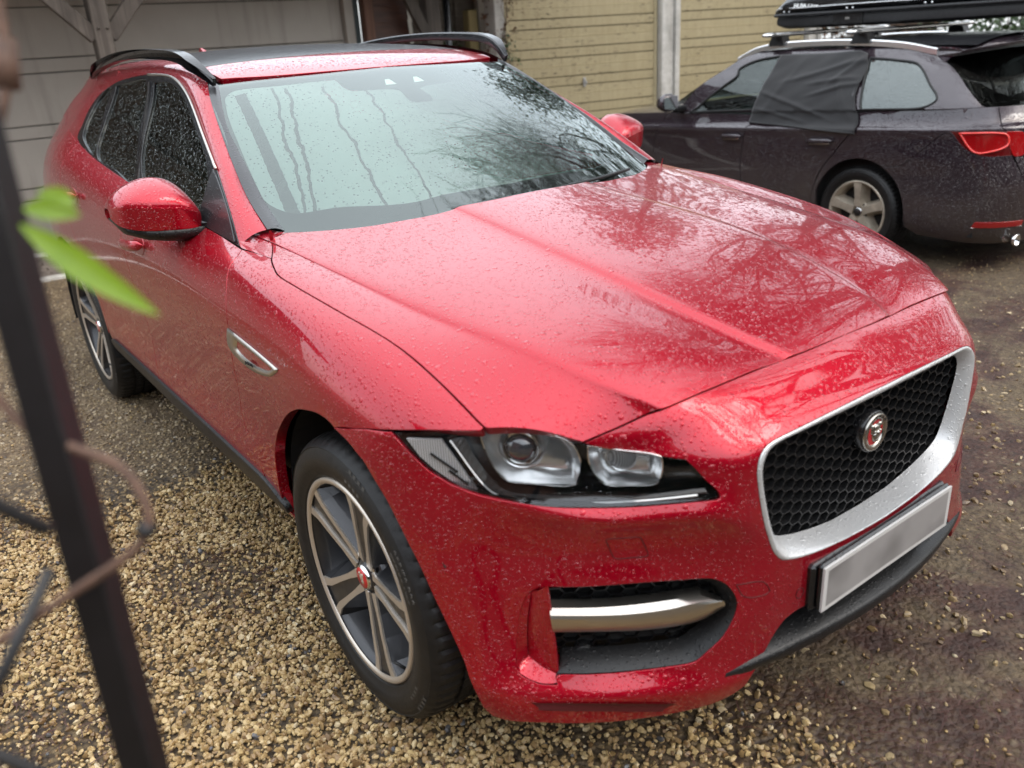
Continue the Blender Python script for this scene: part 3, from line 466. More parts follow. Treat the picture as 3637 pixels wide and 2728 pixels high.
class MB:
    """Collects simple solids into one mesh."""
    def __init__(self): self.v = []; self.f = []; self.sm = []
    def add(self, v, f, smooth=False):
        b = len(self.v); self.v += [tuple(map(float, p)) for p in v]
        self.f += [tuple(int(i) + b for i in q) for q in f]; self.sm += [smooth] * len(f); return self
    def box(self, lo, hi, M=None, bev=0.0):
        x0, y0, z0 = lo; x1, y1, z1 = hi
        if bev > 0:
            b = min(bev, (x1 - x0) * .45, (y1 - y0) * .45, (z1 - z0) * .45)
            v = []
            for sx in (0, 1):
                for sy in (0, 1):
                    for sz in (0, 1):
                        X, Y, Z = (x1 if sx else x0), (y1 if sy else y0), (z1 if sz else z0)
                        dx, dy, dz = (-b if sx else b), (-b if sy else b), (-b if sz else b)
                        v += [(X, Y + dy, Z + dz), (X + dx, Y, Z + dz), (X + dx, Y + dy, Z)]
            bm = bmesh.new(); vs = [bm.verts.new(p) for p in v]
            bmesh.ops.convex_hull(bm, input=vs); bm.normal_update()
            bmesh.ops.dissolve_limit(bm, angle_limit=0.01, verts=bm.verts, edges=bm.edges)
            bm.verts.index_update()
            v = [p.co.copy() for p in bm.verts]; f = [[q.index for q in p.verts] for p in bm.faces]; bm.free()
        else:
            v = [(x, y, z) for x in (x0, x1) for y in (y0, y1) for z in (z0, z1)]
            f = [(0, 1, 3, 2), (4, 6, 7, 5), (0, 4, 5, 1), (2, 3, 7, 6), (0, 2, 6, 4), (1, 5, 7, 3)]
        if M is not None: v = [M @ Vector(p) for p in v]
        return self.add(v, f)
    def bar(self, a, b, w, h, up=(0, 0, 1), bev=0.0):
        a = Vector(a); b = Vector(b); d = b - a; Ln = d.length; z = d.normalized()
        x = Vector(up).cross(z)
        if x.length < 1e-5: x = Vector((1, 0, 0)).cross(z)
        x.normalize(); y = z.cross(x)
        M = Matrix(((x[0], y[0], z[0], a[0]), (x[1], y[1], z[1], a[1]), (x[2], y[2], z[2], a[2]), (0, 0, 0, 1)))
        return self.box((-w / 2, -h / 2, 0), (w / 2, h / 2, Ln), M, bev)
    def tube(self, pts, r, n=8, cap=True, closed=False):
        pts = [Vector(p) for p in pts]; rs = r if hasattr(r, '__len__') else [r] * len(pts)
        N = len(pts); vs = []; fr = None
        for i, p in enumerate(pts):
            t = (pts[(i + 1) % N] - pts[i - 1]) if closed else (pts[min(i + 1, N - 1)] - pts[max(i - 1, 0)])
            t.normalize()
            if fr is None:
                a = Vector((0, 0, 1)) if abs(t.z) < .9 else Vector((1, 0, 0)); fr = (a - t * a.dot(t)).normalized()
            else: fr = (fr - t * fr.dot(t)).normalized()
            bn = t.cross(fr)
            for k in range(n):
                an = 2 * math.pi * k / n; vs.append(p + (fr * math.cos(an) + bn * math.sin(an)) * rs[i])
        f = []
        for i in range(N if closed else N - 1):
            j = (i + 1) % N
            for k in range(n): f.append((i * n + k, i * n + (k + 1) % n, j * n + (k + 1) % n, j * n + k))
        if cap and not closed: f += [tuple(range(n))[::-1], tuple((N - 1) * n + k for k in range(n))]
        return self.add(vs, f, True)
    def lathe(self, prof, n=32, M=None, a0=0, a1=2 * math.pi, smooth=True):
        """prof: (radius, axial) pairs; axis is x."""
        full = abs(a1 - a0 - 2 * math.pi) < 1e-6; vs = []; f = []; m = len(prof); cnt = n if full else n + 1
        for k in range(cnt):
            an = a0 + (a1 - a0) * k / n
            for r, x in prof: vs.append(Vector((x, r * math.cos(an), r * math.sin(an))))
        for k in range(n):
            k2 = (k + 1) % cnt
            for i in range(m - 1): f.append((k * m + i, k * m + i + 1, k2 * m + i + 1, k2 * m + i))
        if M is not None: vs = [M @ v for v in vs]
        return self.add(vs, f, smooth)
    def prism(self, poly, d0, d1, fn, bev=0.0):
        """poly: 2D outline; fn(a, b, d) -> 3D; extruded from depth d0 to d1 (d1 is the front)."""
        n = len(poly); v = [fn(a, b, d0) for a, b in poly]; f = [tuple(range(n))[::-1]]
        rings = [(0, d1)]
        if bev > 0:
            rings = [(0, d1 - bev), (bev, d1)]
        P = np.array(poly, float); c = 0.5 * np.sum(P[:, 0] * np.roll(P[:, 1], -1) - np.roll(P[:, 0], -1) * P[:, 1])
        b = 0
        for ins, d in rings:
            Q = P
            if ins:
                t = np.roll(P, -1, 0) - np.roll(P, 1, 0); t /= np.linalg.norm(t, axis=1, keepdims=True) + 1e-9
                nn = np.stack([-t[:, 1], t[:, 0]], 1) * (1 if c > 0 else -1); Q = P + nn * ins
            nb = len(v); v += [fn(a, b_, d) for a, b_ in Q]
            for i in range(n): f.append((b + i, b + (i + 1) % n, nb + (i + 1) % n, nb + i))
            b = nb
        f.append(tuple(range(b, b + n)))
        return self.add(v, f)
    def mirror_x(self):
        v = [(-x, y, z) for x, y, z in self.v]; f = [tuple(reversed(q)) for q in self.f]
        b = MB(); b.v = v; b.f = f; b.sm = list(self.sm); return b
    def mesh(self, name, weld=False):
        me = bpy.data.meshes.new(name); me.from_pydata(self.v, [], self.f); me.update()
        if any(self.sm): me.polygons.foreach_set('use_smooth', np.array(self.sm, bool))
        bm = bmesh.new(); bm.from_mesh(me)
        if weld: bmesh.ops.remove_doubles(bm, verts=bm.verts, dist=1e-5)
        bmesh.ops.recalc_face_normals(bm, faces=bm.faces); bm.to_mesh(me); bm.free()
        return me
    def build(self, name, mat, parent=None, loc=None, weld=False):
        return link(name, self.mesh(name, weld), mat, parent, loc)
def inside(P, poly):
    x, y = P[:, 0][:, None], P[:, 1][:, None]; a = poly; b = np.roll(poly, -1, 0)
    c = ((a[:, 1] > y) != (b[:, 1] > y)) & (x < (b[:, 0] - a[:, 0]) * (y - a[:, 1]) / (b[:, 1] - a[:, 1] + 1e-15) + a[:, 0])
    return c.sum(1) % 2 == 1
def nsign(net):
    if not hasattr(net, 'sg'):
        uu, vv = np.meshgrid(np.linspace(0.5, net.n - 1.5, 9), np.linspace(0.5, net.m - 1.5, 9)); uv = np.stack([uu.ravel(), vv.ravel()], 1)
        p, n, _, _ = net.ev(uv, True); net.sg = 1.0 if np.median(np.einsum('ij,ij->i', n, p - np.array([0, 1.4, .6]))) > 0 else -1.0
    return net.sg
def resample(poly, net, step):
    p = net.ev(poly); out = []
    for i in range(len(poly)):
        j = (i + 1) % len(poly); d = np.linalg.norm(p[j] - p[i])
        k = max(1, int(round(d / step)))
        for q in range(k): out.append(poly[i] + (poly[j] - poly[i]) * q / k)
    out = np.array(out); p = net.ev(out); keep = [0]
    for i in range(1, len(out)):
        if np.linalg.norm(p[i] - p[keep[-1]]) > step * .45: keep.append(i)
    return out[keep]
def loop(*segs, n=8):
    out = []
    for s in segs:
        s = smooth_poly(s, n) if len(s) > 2 else np.array(s, float)
        if out and np.linalg.norm(out[-1] - s[0]) < 1e-6: s = s[1:]
        out += list(s)
    if np.linalg.norm(out[0] - out[-1]) < 1e-6: out.pop()
    return np.array(out)
def trim(net, loops, sp=0.025, step=0.010, gap=0.004, off=0.0, flange=0.02, center=None, edge_r=0.0012):
    """Cut a panel out of a surface: returns verts, faces, normals (x>0 half). center: column index of the symmetry line."""
    sg = nsign(net); lps = []
    for k, lp in enumerate(loops):
        lp = resample(np.array(lp, float), net, step)
        A = 0.5 * np.sum(lp[:, 0] * np.roll(lp[:, 1], -1) - np.roll(lp[:, 0], -1) * lp[:, 1])
        if (A < 0) == (k == 0): lp = lp[::-1]          # outer CCW, holes CW
        p, n, du, dv = net.ev(lp, True)
        t = np.roll(lp, -1, 0) - np.roll(lp, 1, 0)
        t3 = du * t[:, :1] + dv * t[:, 1:]; t3 /= np.linalg.norm(t3, axis=1, keepdims=True) + 1e-12
        inw = np.cross(n, t3)                             # points into the panel
        mid = np.zeros(len(lp), bool)
        if center is not None: mid = np.abs(lp[:, 1] - center) < 1e-3
        if gap:
            sh = inw * (gap / 2)
            a = np.einsum('ij,ij->i', du, du); b = np.einsum('ij,ij->i', du, dv); c_ = np.einsum('ij,ij->i', dv, dv)
            r1 = np.einsum('ij,ij->i', sh, du); r2 = np.einsum('ij,ij->i', sh, dv); det = a * c_ - b * b + 1e-15
            d = np.stack([(c_ * r1 - b * r2) / det, (a * r2 - b * r1) / det], 1); d[mid, 1] = 0
            d = np.clip(d, -.06, .06); lp = lp + d
        lps.append((lp, mid))
    allp = np.concatenate([l for l, _ in lps])
    _, _, du, dv = net.ev(allp, True)
    S = np.array([np.median(np.linalg.norm(du, axis=1)), np.median(np.linalg.norm(dv, axis=1))])
    lo, hi = allp.min(0), allp.max(0)
    uu, vv = np.meshgrid(np.arange(lo[0], hi[0], sp / S[0]), np.arange(lo[1], hi[1], sp / S[1]), indexing='ij')
    g = np.stack([uu.ravel(), vv.ravel()], 1)
    ok = inside(g, lps[0][0])
    for l, _ in lps[1:]: ok &= ~inside(g, l)
    g = g[ok]
    B = allp * S
    if len(g): g = g[np.array([np.min(((B - q) ** 2).sum(1)) for q in g * S]) > (sp * .4) ** 2]
    V2 = np.concatenate([allp, g]) * S; E = []; b = 0
    for l, _ in lps:
        m = len(l); E += [(b + i, b + (i + 1) % m) for i in range(m)]; b += m
    vo, _, fo, _, _, _ = delaunay_2d_cdt([Vector(p) for p in V2], E, [], 0, 1e-7)
    uv = np.array([(v[0], v[1]) for v in vo]) / S; F = np.array([f for f in fo if len(f) == 3])
    cen = uv[F].mean(1); ok = inside(cen, lps[0][0])
    for l, _ in lps[1:]: ok &= ~inside(cen, l)
    F = F[ok]
    if sg < 0: F = F[:, ::-1]
    p, n, _, _ = net.ev(uv, True); n = n * sg; p = p + n * off
    if center is not None:
        c0 = np.abs(uv[:, 1] - center) < 1e-3; n[c0, 0] = 0; n /= np.linalg.norm(n, axis=1, keepdims=True); p[c0, 0] = 0
    Vv, Ff, Nn = list(p), [tuple(f) for f in F], list(n)
    if flange:
        for l, mid in lps:
            q, m_, du, dv = net.ev(l, True); m_ = m_ * sg; t = np.roll(l, -1, 0) - np.roll(l, 1, 0)
            t3 = du * t[:, :1] + dv * t[:, 1:]; t3 /= np.linalg.norm(t3, axis=1, keepdims=True) + 1e-12
            ow = -np.cross(m_ * sg, t3); q = q + m_ * off
            k = len(l); b = len(Vv); r = edge_r
            if center is not None: q[mid, 0] = 0; ow[mid] = 0
            for ring, nr in ((q, m_), (q + ow * r - m_ * r * .35, (ow * .8 + m_ * .7)), (q + ow * r * 1.3 - m_ * r * 1.5, ow + m_ * .1), (q + ow * r * 1.3 - m_ * flange, ow)):
                Vv += list(ring); Nn += list(nr / (np.linalg.norm(nr, axis=1, keepdims=True) + 1e-9))
            for a in range(3):
                for i in range(k):
                    j = (i + 1) % k
                    if mid[i] and mid[j]: continue
                    f = (b + a * k + i, b + (a + 1) * k + i, b + (a + 1) * k + j, b + a * k + j)
                    Ff.append(f if sg > 0 else f[::-1])
    return np.array(Vv), Ff, np.array(Nn)
def flipx(V, F, Nn):
    return V * [-1, 1, 1], [tuple(reversed(f)) for f in F], Nn * [-1, 1, 1]
def put(name, VFN, side, mat, parent):
    """side -1: the car's right (x<0), +1: its left, 0: both halves as one panel."""
    V, F, Nn = VFN
    if side == -1: V, F, Nn = flipx(V, F, Nn)
    if side == 0:
        V2, F2, N2 = flipx(V, F, Nn); b = len(V)
        V = np.concatenate([V, V2]); F = F + [tuple(i + b for i in f) for f in F2]; Nn = np.concatenate([Nn, N2])
    return link(name, mesh(name, V, F, True, Nn), mat, parent)
def locate(net, key, it=25):
    """uv of the point of a surface with given coordinates: key = dict(y=..,z=..) etc."""
    if not hasattr(net, 'cache'):
        uu, vv = np.meshgrid(np.linspace(0, net.n - 1, net.n * 10), np.linspace(0, net.m - 1, net.m * 10), indexing='ij')
        net.cuv = np.stack([uu.ravel(), vv.ravel()], 1); net.cache = net.ev(net.cuv)
    ax = ['xyz'.index(k) for k in key]; tg = np.array(list(key.values()))
    uv = net.cuv[np.argmin(((net.cache[:, ax] - tg) ** 2).sum(1))].copy()
    for _ in range(6):
        p, n, du, dv = net.ev(uv, True); r = tg - p[0, ax]; J = np.stack([du[0, ax], dv[0, ax]], 1)
        try: uv = uv + np.linalg.solve(J, r) if len(ax) == 2 else uv
        except Exception: break
        uv = np.clip(uv, 0, [net.n - 1, net.m - 1])
    return uv
def yzl(net, pts): return [tuple(locate(net, dict(y=y, z=z))) for y, z in pts]

def text_mesh(s, size, depth=0.0, res=3, align='CENTER', bold=0.0):
    cu = bpy.data.curves.new('lettering', 'FONT'); cu.body = s; cu.size = size; cu.extrude = depth; cu.align_x = align; cu.align_y = 'CENTER'
    cu.resolution_u = res; cu.offset = bold
    o = bpy.data.objects.new('lettering', cu); COL.objects.link(o)
    dg = bpy.context.evaluated_depsgraph_get(); dg.update()
    me = bpy.data.meshes.new_from_object(o.evaluated_get(dg)); bpy.data.objects.remove(o); bpy.data.curves.remove(cu)
    me.materials.clear(); return me
def remap(me, fn):
    co = np.zeros(len(me.vertices) * 3); me.vertices.foreach_get('co', co); co = co.reshape(-1, 3)
    me.vertices.foreach_set('co', np.array([fn(*p) for p in co], float).ravel()); me.update(); return me
# ---------------------------------------------------------------- the red car
FLN, HDN, FAN, WSN, RFN, CBN = (NETS[k] for k in ('flank', 'hood', 'fascia', 'windscreen', 'roof', 'cabin'))
red = empty('red_car', 'wet red SUV parked on the gravel, nearest car, covered in rain drops', 'car')
P3A = {k: np.array(v) for k, v in P3.items()}
def pts3(name, side=-1): return P3A[name] * ([-1, 1, 1] if side == -1 else [1, 1, 1])
def rev(l): return list(l)[::-1]
# hood
hr, hs, hl, hf = CUT['hood_rear'], CUT['hood_side'], CUT['hood_low'], CUT['hood_front']
lpv = loop([(hr[-1][0] + .005, 9)] + rev(hr), hs, hl, hf + [(hf[-1][0] + .01, 9)], [(hf[-1][0] + .01, 9), (hr[-1][0] + .005, 9)])
hood_o = put('bonnet', trim(HDN, [lpv], center=9, sp=.03, gap=.008, flange=.03), 0, 'red', red)
# front bumper with nose, cut for lamps, grille, fog recesses and the lower opening
ff, ey, ll, lt = CUT['hood_front_f'], CUT['eyebrow'], CUT['lamp_low'], CUT['lamp_top']
sl, af, bt, cc = CUT['seam_low'], CUT['arch_f'], CUT['bottom'], CUT['center_cut']
ctr = locate(FAN, dict(x=.0, z=.543))[0]
top_r = ff[-1][0] - .003
outer = loop([(top_r, 1)] + rev(ff), [ff[0], ey[0]], ey, [ey[-1], ll[0]], ll, [ll[-1], sl[0]], sl, af, bt, cc[:7], cc[6:8], cc[7:] + [(ctr, 1.0)], [(ctr, 1.0), (top_r, 1.0)])
go = CUT['grille_out']
# grille opening touches the centre line, so the bumper is cut along it
i0, i1 = (go[0][0], 1.0), (go[-1][0], 1.0)
outer = loop([(top_r, 1)] + rev(ff), [ff[0], ey[0]], ey, [ey[-1], ll[0]], ll, [ll[-1], sl[0]], sl, af[:9] + af[10:], bt[1:], cc[:7], cc[6:8], cc[7:] + [(ctr, 1.0)], [(ctr, 1.0), i1], rev(go[:-1] + [i1]), [i0, (top_r, 1.0)])
bumper = put('front_bumper', trim(FAN, [outer, loop(CUT['fog'] + CUT['fog'][:1])], center=1, sp=.022, step=.008, gap=.004, flange=.03), 0, 'red', red)
# panels of each side
fender_loop = loop(CUT['door_front'], [CUT['door_front'][-1], CUT['fender_arch'][-1]], rev(CUT['fender_arch']), rev(CUT['fender_head']), rev(CUT['fender_top']), [CUT['fender_top'][0], CUT['door_front'][0]])
wing_top = trim(HDN, [loop(CUT['wing_top'][:5], CUT['wing_top'][4:10], CUT['wing_top'][9:14], CUT['wing_top'][13:] + CUT['wing_top'][:1])], sp=.02, gap=0, flange=0)
fender_v = trim(FLN, [fender_loop], sp=.028, gap=.0045, flange=.03)
belt = CUT['belt']
b_pill = yzl(FLN, [(1.62, 1.195), (1.615, 1.05), (1.61, .9), (1.615, .7), (1.62, .55), (1.62, .38)])
def belt_between(y0, y1):
    p = FLN.ev(np.array(belt))[:, 1]; return [q for q, y in zip(belt, p) if y0 < y < y1]
dbot = lambda y0, y1: yzl(FLN, [(y0, .38), ((y0 + y1) / 2, .38), (y1, .38)])
dfr = CUT['door_front']
door_f_loop = loop(dfr[:-2] + yzl(FLN, [(.55, .5), (.55, .38)]), dbot(.55, 1.62), rev(b_pill), [b_pill[0]] + rev(belt_between(.66, 1.6)) + [dfr[0]])
door_f = trim(FLN, [door_f_loop], sp=.03, gap=.0045, flange=.02)
r_seam = yzl(FLN, [(2.575, 1.298), (2.58, 1.2), (2.565, 1.05), (2.52, .9), (2.455, .76), (2.42, .62), (2.405, .5), (2.40, .38)])
door_r_loop = loop(b_pill, dbot(1.62, 2.40), rev(r_seam), [r_seam[0]] + rev(belt_between(1.7, 2.54)) + [b_pill[0]])
door_r = trim(FLN, [door_r_loop], sp=.035, gap=.0045, flange=.02)
arch_r = [(2.874 + .445 * math.cos(a), .405 + .445 * math.sin(a)) for a in np.radians(np.linspace(-3, 172, 22))]
quarter_loop = loop([r_seam[0]] + yzl(FLN, [(2.8, 1.325), (3.1, 1.35), (3.5, 1.37), (3.76, 1.38)]), yzl(FLN, [(3.76, 1.38), (3.77, .9), (3.77, .4)]), yzl(FLN, [(3.77, .4), (3.5, .37), (3.32, .38)]), yzl(FLN, arch_r), yzl(FLN, [(2.43, .46), (2.41, .5)]) , rev(r_seam[:-1]))
quarter = trim(FLN, [quarter_loop], sp=.04, gap=.0045, flange=.02)
rocker = trim(FLN, [loop(yzl(FLN, [(.36, .376), (1.4, .376), (2.42, .376)]), yzl(FLN, [(2.42, .376), (2.42, .345)]), yzl(FLN, [(2.42, .345), (1.4, .338), (.36, .335)]), yzl(FLN, [(.36, .335), (.36, .376)]))], sp=.02, gap=.003, flange=.1)
strip = trim(FLN, [loop(yzl(FLN, [(.42, .415), (.50, .452), (.62, .462), (1.3, .462), (2.1, .455), (2.32, .452), (2.38, .44)]), yzl(FLN, [(2.38, .44), (2.40, .385)]), yzl(FLN, [(2.40, .385), (1.4, .383), (.60, .383), (.47, .388), (.42, .395)]), yzl(FLN, [(.42, .395), (.42, .415)]))], sp=.02, gap=0, flange=.02, off=.010, edge_r=.004)
# window frames and panes on the cabin side
dlo = loop(CUT['dlo'][:6], CUT['dlo'][5:])
panes = {k: loop(CUT[k] + CUT[k][:1]) for k in ('glass_front', 'glass_rear', 'glass_quarter')}
frame = trim(CBN, [dlo] + list(panes.values()), sp=.03, gap=.003, off=.003, flange=.012)
dpill_loop = loop(yzl(CBN, [(2.575, 1.292), (2.66, 1.33), (2.672, 1.37), (2.705, 1.43), (2.68, 1.49), (2.55, 1.53)]), yzl(CBN, [(2.55, 1.53), (2.5, 1.585)]), yzl(CBN, [(2.5, 1.585), (2.9, 1.575), (3.2, 1.56), (3.36, 1.54)]), yzl(CBN, [(3.36, 1.54), (3.38, 1.45), (3.385, 1.38)]), yzl(CBN, [(3.385, 1.38), (3.0, 1.335), (2.7, 1.31), (2.575, 1.292)]))
dpill = trim(CBN, [dpill_loop], sp=.04, gap=.0, flange=.01)
vent_loop = loop(CUT['vent_out'][:1] * 2 + CUT['vent_out'][1:] + CUT['vent_out'][:1])
# pillar and roof side rail: from the cowl over the roof
RO = [(.852,.664,1.122),(.818,.80,1.213),(.778,.968,1.302),(.731,1.184,1.392),(.697,1.334,1.459),(.675,1.447,1.505),(.658,1.573,1.542),(.649,1.75,1.566),(.649,1.979,1.571),(.653,2.252,1.560),(.661,2.5,1.535),(.66,2.75,1.525),(.65,3.0,1.505),(.63,3.3,1.47)]
RI = [(.772,.650,1.158),(.757,.80,1.228),(.735,.935,1.306),(.700,1.10,1.394),(.668,1.235,1.467),(.640,1.33,1.517),(.612,1.42,1.563),(.595,1.6,1.596),(.587,1.9,1.618),(.585,2.2,1.622),(.583,2.5,1.616),(.578,2.75,1.606),(.57,3.0,1.588),(.555,3.3,1.55)]
RO = smooth_poly(RO, 6); RI = smooth_poly(RI, 6)
def ribbon(A, B, bulge, k=9, close=0.012):
    A = np.array(A); B = np.array(B); n = len(A); tA = np.gradient(A, axis=0); w = B - A
    nr = np.cross(tA, w); nr /= np.linalg.norm(nr, axis=1, keepdims=True); nr *= np.sign(nr[:, :1] + nr[:, 2:])
    V = []; 
    for i in range(k):
        t = i / (k - 1); V.append(A + w * t + nr * (bulge * (1 - (2 * t - 1) ** 2))[..., None] if np.ndim(bulge) else A + w * t + nr * bulge * (1 - (2 * t - 1) ** 2))
    V = np.array(V); F = [(i * n + j, i * n + j + 1, (i + 1) * n + j + 1, (i + 1) * n + j) for i in range(k - 1) for j in range(n - 1)]
    du = np.gradient(V, axis=0); dv = np.gradient(V, axis=1); N_ = np.cross(du, dv); N_ /= np.linalg.norm(N_, axis=2, keepdims=True)
    s = np.sign(np.einsum('ijk,ijk->ij', N_, np.broadcast_to(nr, N_.shape)))[..., None]; N_ = N_ * np.where(s == 0, 1, s)
    f0 = F[0]; P = V.reshape(-1, 3); fn = np.cross(P[f0[1]] - P[f0[0]], P[f0[2]] - P[f0[0]])
    if fn @ N_.reshape(-1, 3)[f0[0]] < 0: F = [q[::-1] for q in F]
    return P, F, N_.reshape(-1, 3)
rail_v = ribbon(RO, RI, .012)
def gasket(pts, r=.004):
    return MB().tube([tuple(p) for p in pts], r, 6)
HANDLES = []
for s in (-1, 1):
    wo = put('front_wing', fender_v, s, 'red', red); put('wing_corner', wing_top, s, 'red', wo)
    df = put('front_door', door_f, s, 'red', red); dr = put('rear_door', door_r, s, 'red', red)
    put('rear_quarter', quarter, s, 'red', red); put('rear_pillar', dpill, s, 'red', red)
    put('rocker_panel', rocker, s, 'red', red); put('sill_trim', strip, s, 'black_plastic', red)
    put('roof_pillar', rail_v, s, 'red', red)
    fr = put('window_frame', frame, s, 'black_gloss', red)
    put('front_window', trim(CBN, [panes['glass_front']], sp=.05, gap=0, flange=0, off=-.004), s, 'side_glass', red)
    put('rear_window', trim(CBN, [panes['glass_rear']], sp=.05, gap=0, flange=0, off=-.004), s, 'privacy', red)
    put('quarter_window', trim(CBN, [panes['glass_quarter']], sp=.05, gap=0, flange=0, off=-.004), s, 'privacy', red)
    fx = np.array([s, 1, 1])
    # satin strip that runs round the window opening
    E_ = smooth_poly(CBN.ev(np.array(CUT['dlo']))[[18, 17, 16, 15, 14, 13, 12]], 5) * fx
    N_e = np.array([s * .8, 0, .6])
    gasket(E_ + N_e * .005, .005).build('window_trim', 'brushed', fr)
    Bp = CBN.ev(np.array([panes['glass_front'][0], panes['glass_front'][-1]])) * fx
    # B-pillar cover and sail panel
    A_ = np.array(CBN.ev(np.array(CUT['glass_rear'])[[2, 3, 4]])) * fx; B_ = np.array(CBN.ev(np.array(CUT['glass_front'])[[0, 0, 9]])) * fx
    q0, q1 = A_[0] + (B_[0] - A_[0]) * .55, A_[2] + (B_[2] - A_[2]) * .55
    MB().bar(q0 + N_e * .004, q1 + N_e * .004, .012, .008, (s, 0, .3)).build('pillar_seal', 'trim_grey', fr)
    # door handles: recess cup and pull bar
    for par, (ya, za), (yb, zb) in ((df, (1.285, 1.052), (1.53, 1.03)), (dr, (2.245, 1.118), (2.50, 1.098))):
        pa, pb = (FLN.ev(locate(FLN, dict(y=y, z=z)))[0] for y, z in ((ya, za), (yb, zb)))
        cup = MB(); c_ = (pa + pb) / 2
        mc = (pa * .62 + pb * .38); rows = []
        for k in range(13):
            a = k / 12 * 2 * math.pi; q = locate(FLN, dict(y=mc[1] + .062 * math.cos(a), z=mc[2] - .004 + .034 * math.sin(a))); rows.append(q)
        put('handle_cup', trim(FLN, [np.array(rows[:-1])], sp=.02, gap=0, flange=.004, off=.0015), s, 'dark_red', par)
        pts = []
        for t in np.linspace(0, 1, 13):
            p = FLN.ev(locate(FLN, dict(y=ya + (yb - ya) * t, z=za + (zb - za) * t)))[0]
            pts.append(p + np.array([.012 + .024 * (1 - (2 * t - 1) ** 4), 0, 0]))
        hb = MB(); V = []; n = 10
        for i, p in enumerate(pts):
            t = i / 12; w = .017 * (1 - (2 * t - 1) ** 6) ** .5 + .002; d = .010 * (1 - (2 * t - 1) ** 6) ** .5 + .001
            for k in range(n):
                a = 2 * math.pi * k / n; V.append((s * (p[0] + d * math.cos(a)), p[1], p[2] + w * math.sin(a)))
        hb.add(V, [(i * n + k, i * n + (k + 1) % n, (i + 1) * n + (k + 1) % n, (i + 1) * n + k) for i in range(12) for k in range(n)] + [tuple(range(n)), tuple(range(12 * n, 13 * n))], True)
        hb.build('door_handle', 'red', par)
    # wing vent
    vo = FLN.ev(smooth_poly(CUT['vent_out'][:1] * 2 + CUT['vent_out'][1:] + CUT['vent_out'][:1] * 2, 6)[:-1])
    cv = vo.mean(0); k = len(vo); vt = MB()
    rings = [vo + [.001, 0, 0], cv + (vo - cv) * .96 + [.007, 0, 0], cv + (vo - cv) * [1, .74, .58] + [.005, -.012, .002], cv + (vo - cv) * [1, .66, .36] + [-.012, -.012, .004]]
    V = np.concatenate(rings) * fx
    vt.add(V, [(a * k + i, a * k + (i + 1) % k, (a + 1) * k + (i + 1) % k, (a + 1) * k + i) for a in range(3) for i in range(k)], True)
    vobj = vt.build('wing_vent', 'brushed', red)
    MB().add(rings[3] * fx, [tuple(range(k))]).build('vent_slot', 'dark', vobj)
    me = text_mesh('JAGUAR', .013, .0006, 2, bold=.0003)
    remap(me, lambda x, y, z: ((cv[0] + .0075 + z) * s, cv[1] + .03 + x * 1.25 * (-1 if s < 0 else 1), cv[2] - .019 + y + x * .10 * (1 if s < 0 else -1) * (1 if s < 0 else 1))); link('vent_lettering', me, 'dark', vobj)
# windscreen: black printed band behind the pane
wt, we, wc_, sn = CUT['ws_top'], CUT['ws_edge'], CUT['clear'], CUT['sensor']
base0 = (.35, 4.0)
half_glass = loop([(wt[-1][0] + .02, 4)] + rev(wt), we, [we[-1], (.25, we[-1][1] + .3), base0], [base0, (wt[-1][0] + .02, 4)])
put('windscreen', trim(WSN, [half_glass], center=4, sp=.06, gap=.0, flange=0), -1 * 0, 'windscreen', red)
c2 = CUT['clear2']; sb = sn[10:12]
sens_left = [s_ for s_ in sn[3:11]]
bot = (c2[-1][0] - .03, 4.0); sbm = (sn[10][0], 4.0)
frit_loop = loop([(wt[-1][0] + .02, 4)] + rev(wt), we, [we[-1], (.25, we[-1][1] + .3), base0], [base0, bot], [bot] + rev(wc_[:-1] + c2[1:]) , [wc_[0]] + sens_left + [sbm], [sbm, (wt[-1][0] + .02, 4)])
ws_in = put('printed_band', trim(WSN, [frit_loop], center=4, sp=.05, gap=0, flange=0, off=-.004), 0, 'frit', red)
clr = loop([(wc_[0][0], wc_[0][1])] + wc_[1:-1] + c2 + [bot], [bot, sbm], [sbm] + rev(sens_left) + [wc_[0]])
put('screen_mist', trim(WSN, [clr], center=4, sp=.06, gap=0, flange=0, off=-.006), 0, 'mist', red)  # pale diffuse layer painted in for sky reflected by the clear glass
for nm in ('tri', 'tri2'):
    put('sensor_window', trim(WSN, [np.array(CUT[nm])], sp=.05, gap=0, flange=0, off=-.002), 1, 'white', ws_in)
# roof
def rf(x, y): return tuple(locate(RFN, dict(x=x, y=y)))
ry0 = 1.272
fl = [rf(0, ry0), rf(-.2, ry0 + .008), rf(-.42, ry0 + .045), rf(-.575, 1.375)]
sd_ = [rf(-.578, 1.39), rf(-.585, 1.6)]
roof_f = loop(fl, [fl[-1]] + sd_, [sd_[-1], rf(-.3, 1.575), rf(0, 1.57)], [rf(0, 1.57), rf(0, ry0)])
put('roof_front', trim(RFN, [roof_f], center=4, sp=.04, gap=.004, flange=.02), 0, 'red', red)
rg = loop([rf(0, 1.575), rf(-.3, 1.58), rf(-.585, 1.605)], [rf(-.585, 1.605), rf(-.588, 2.2), rf(-.575, 3.0)], [rf(-.575, 3.0), rf(0, 3.05)], [rf(0, 3.05), rf(0, 1.575)])
put('roof_glass', trim(RFN, [rg], center=4, sp=.06, gap=.006, flange=.02), 0, 'roof_glass', red)
rr = loop([rf(0, 3.055), rf(-.577, 3.005)], [rf(-.577, 3.005), rf(-.56, 3.4)], [rf(-.56, 3.4), rf(0, 3.45)], [rf(0, 3.45), rf(0, 3.055)])
put('roof_rear', trim(RFN, [rr], center=4, sp=.06, gap=.004, flange=.02), 0, 'red', red)
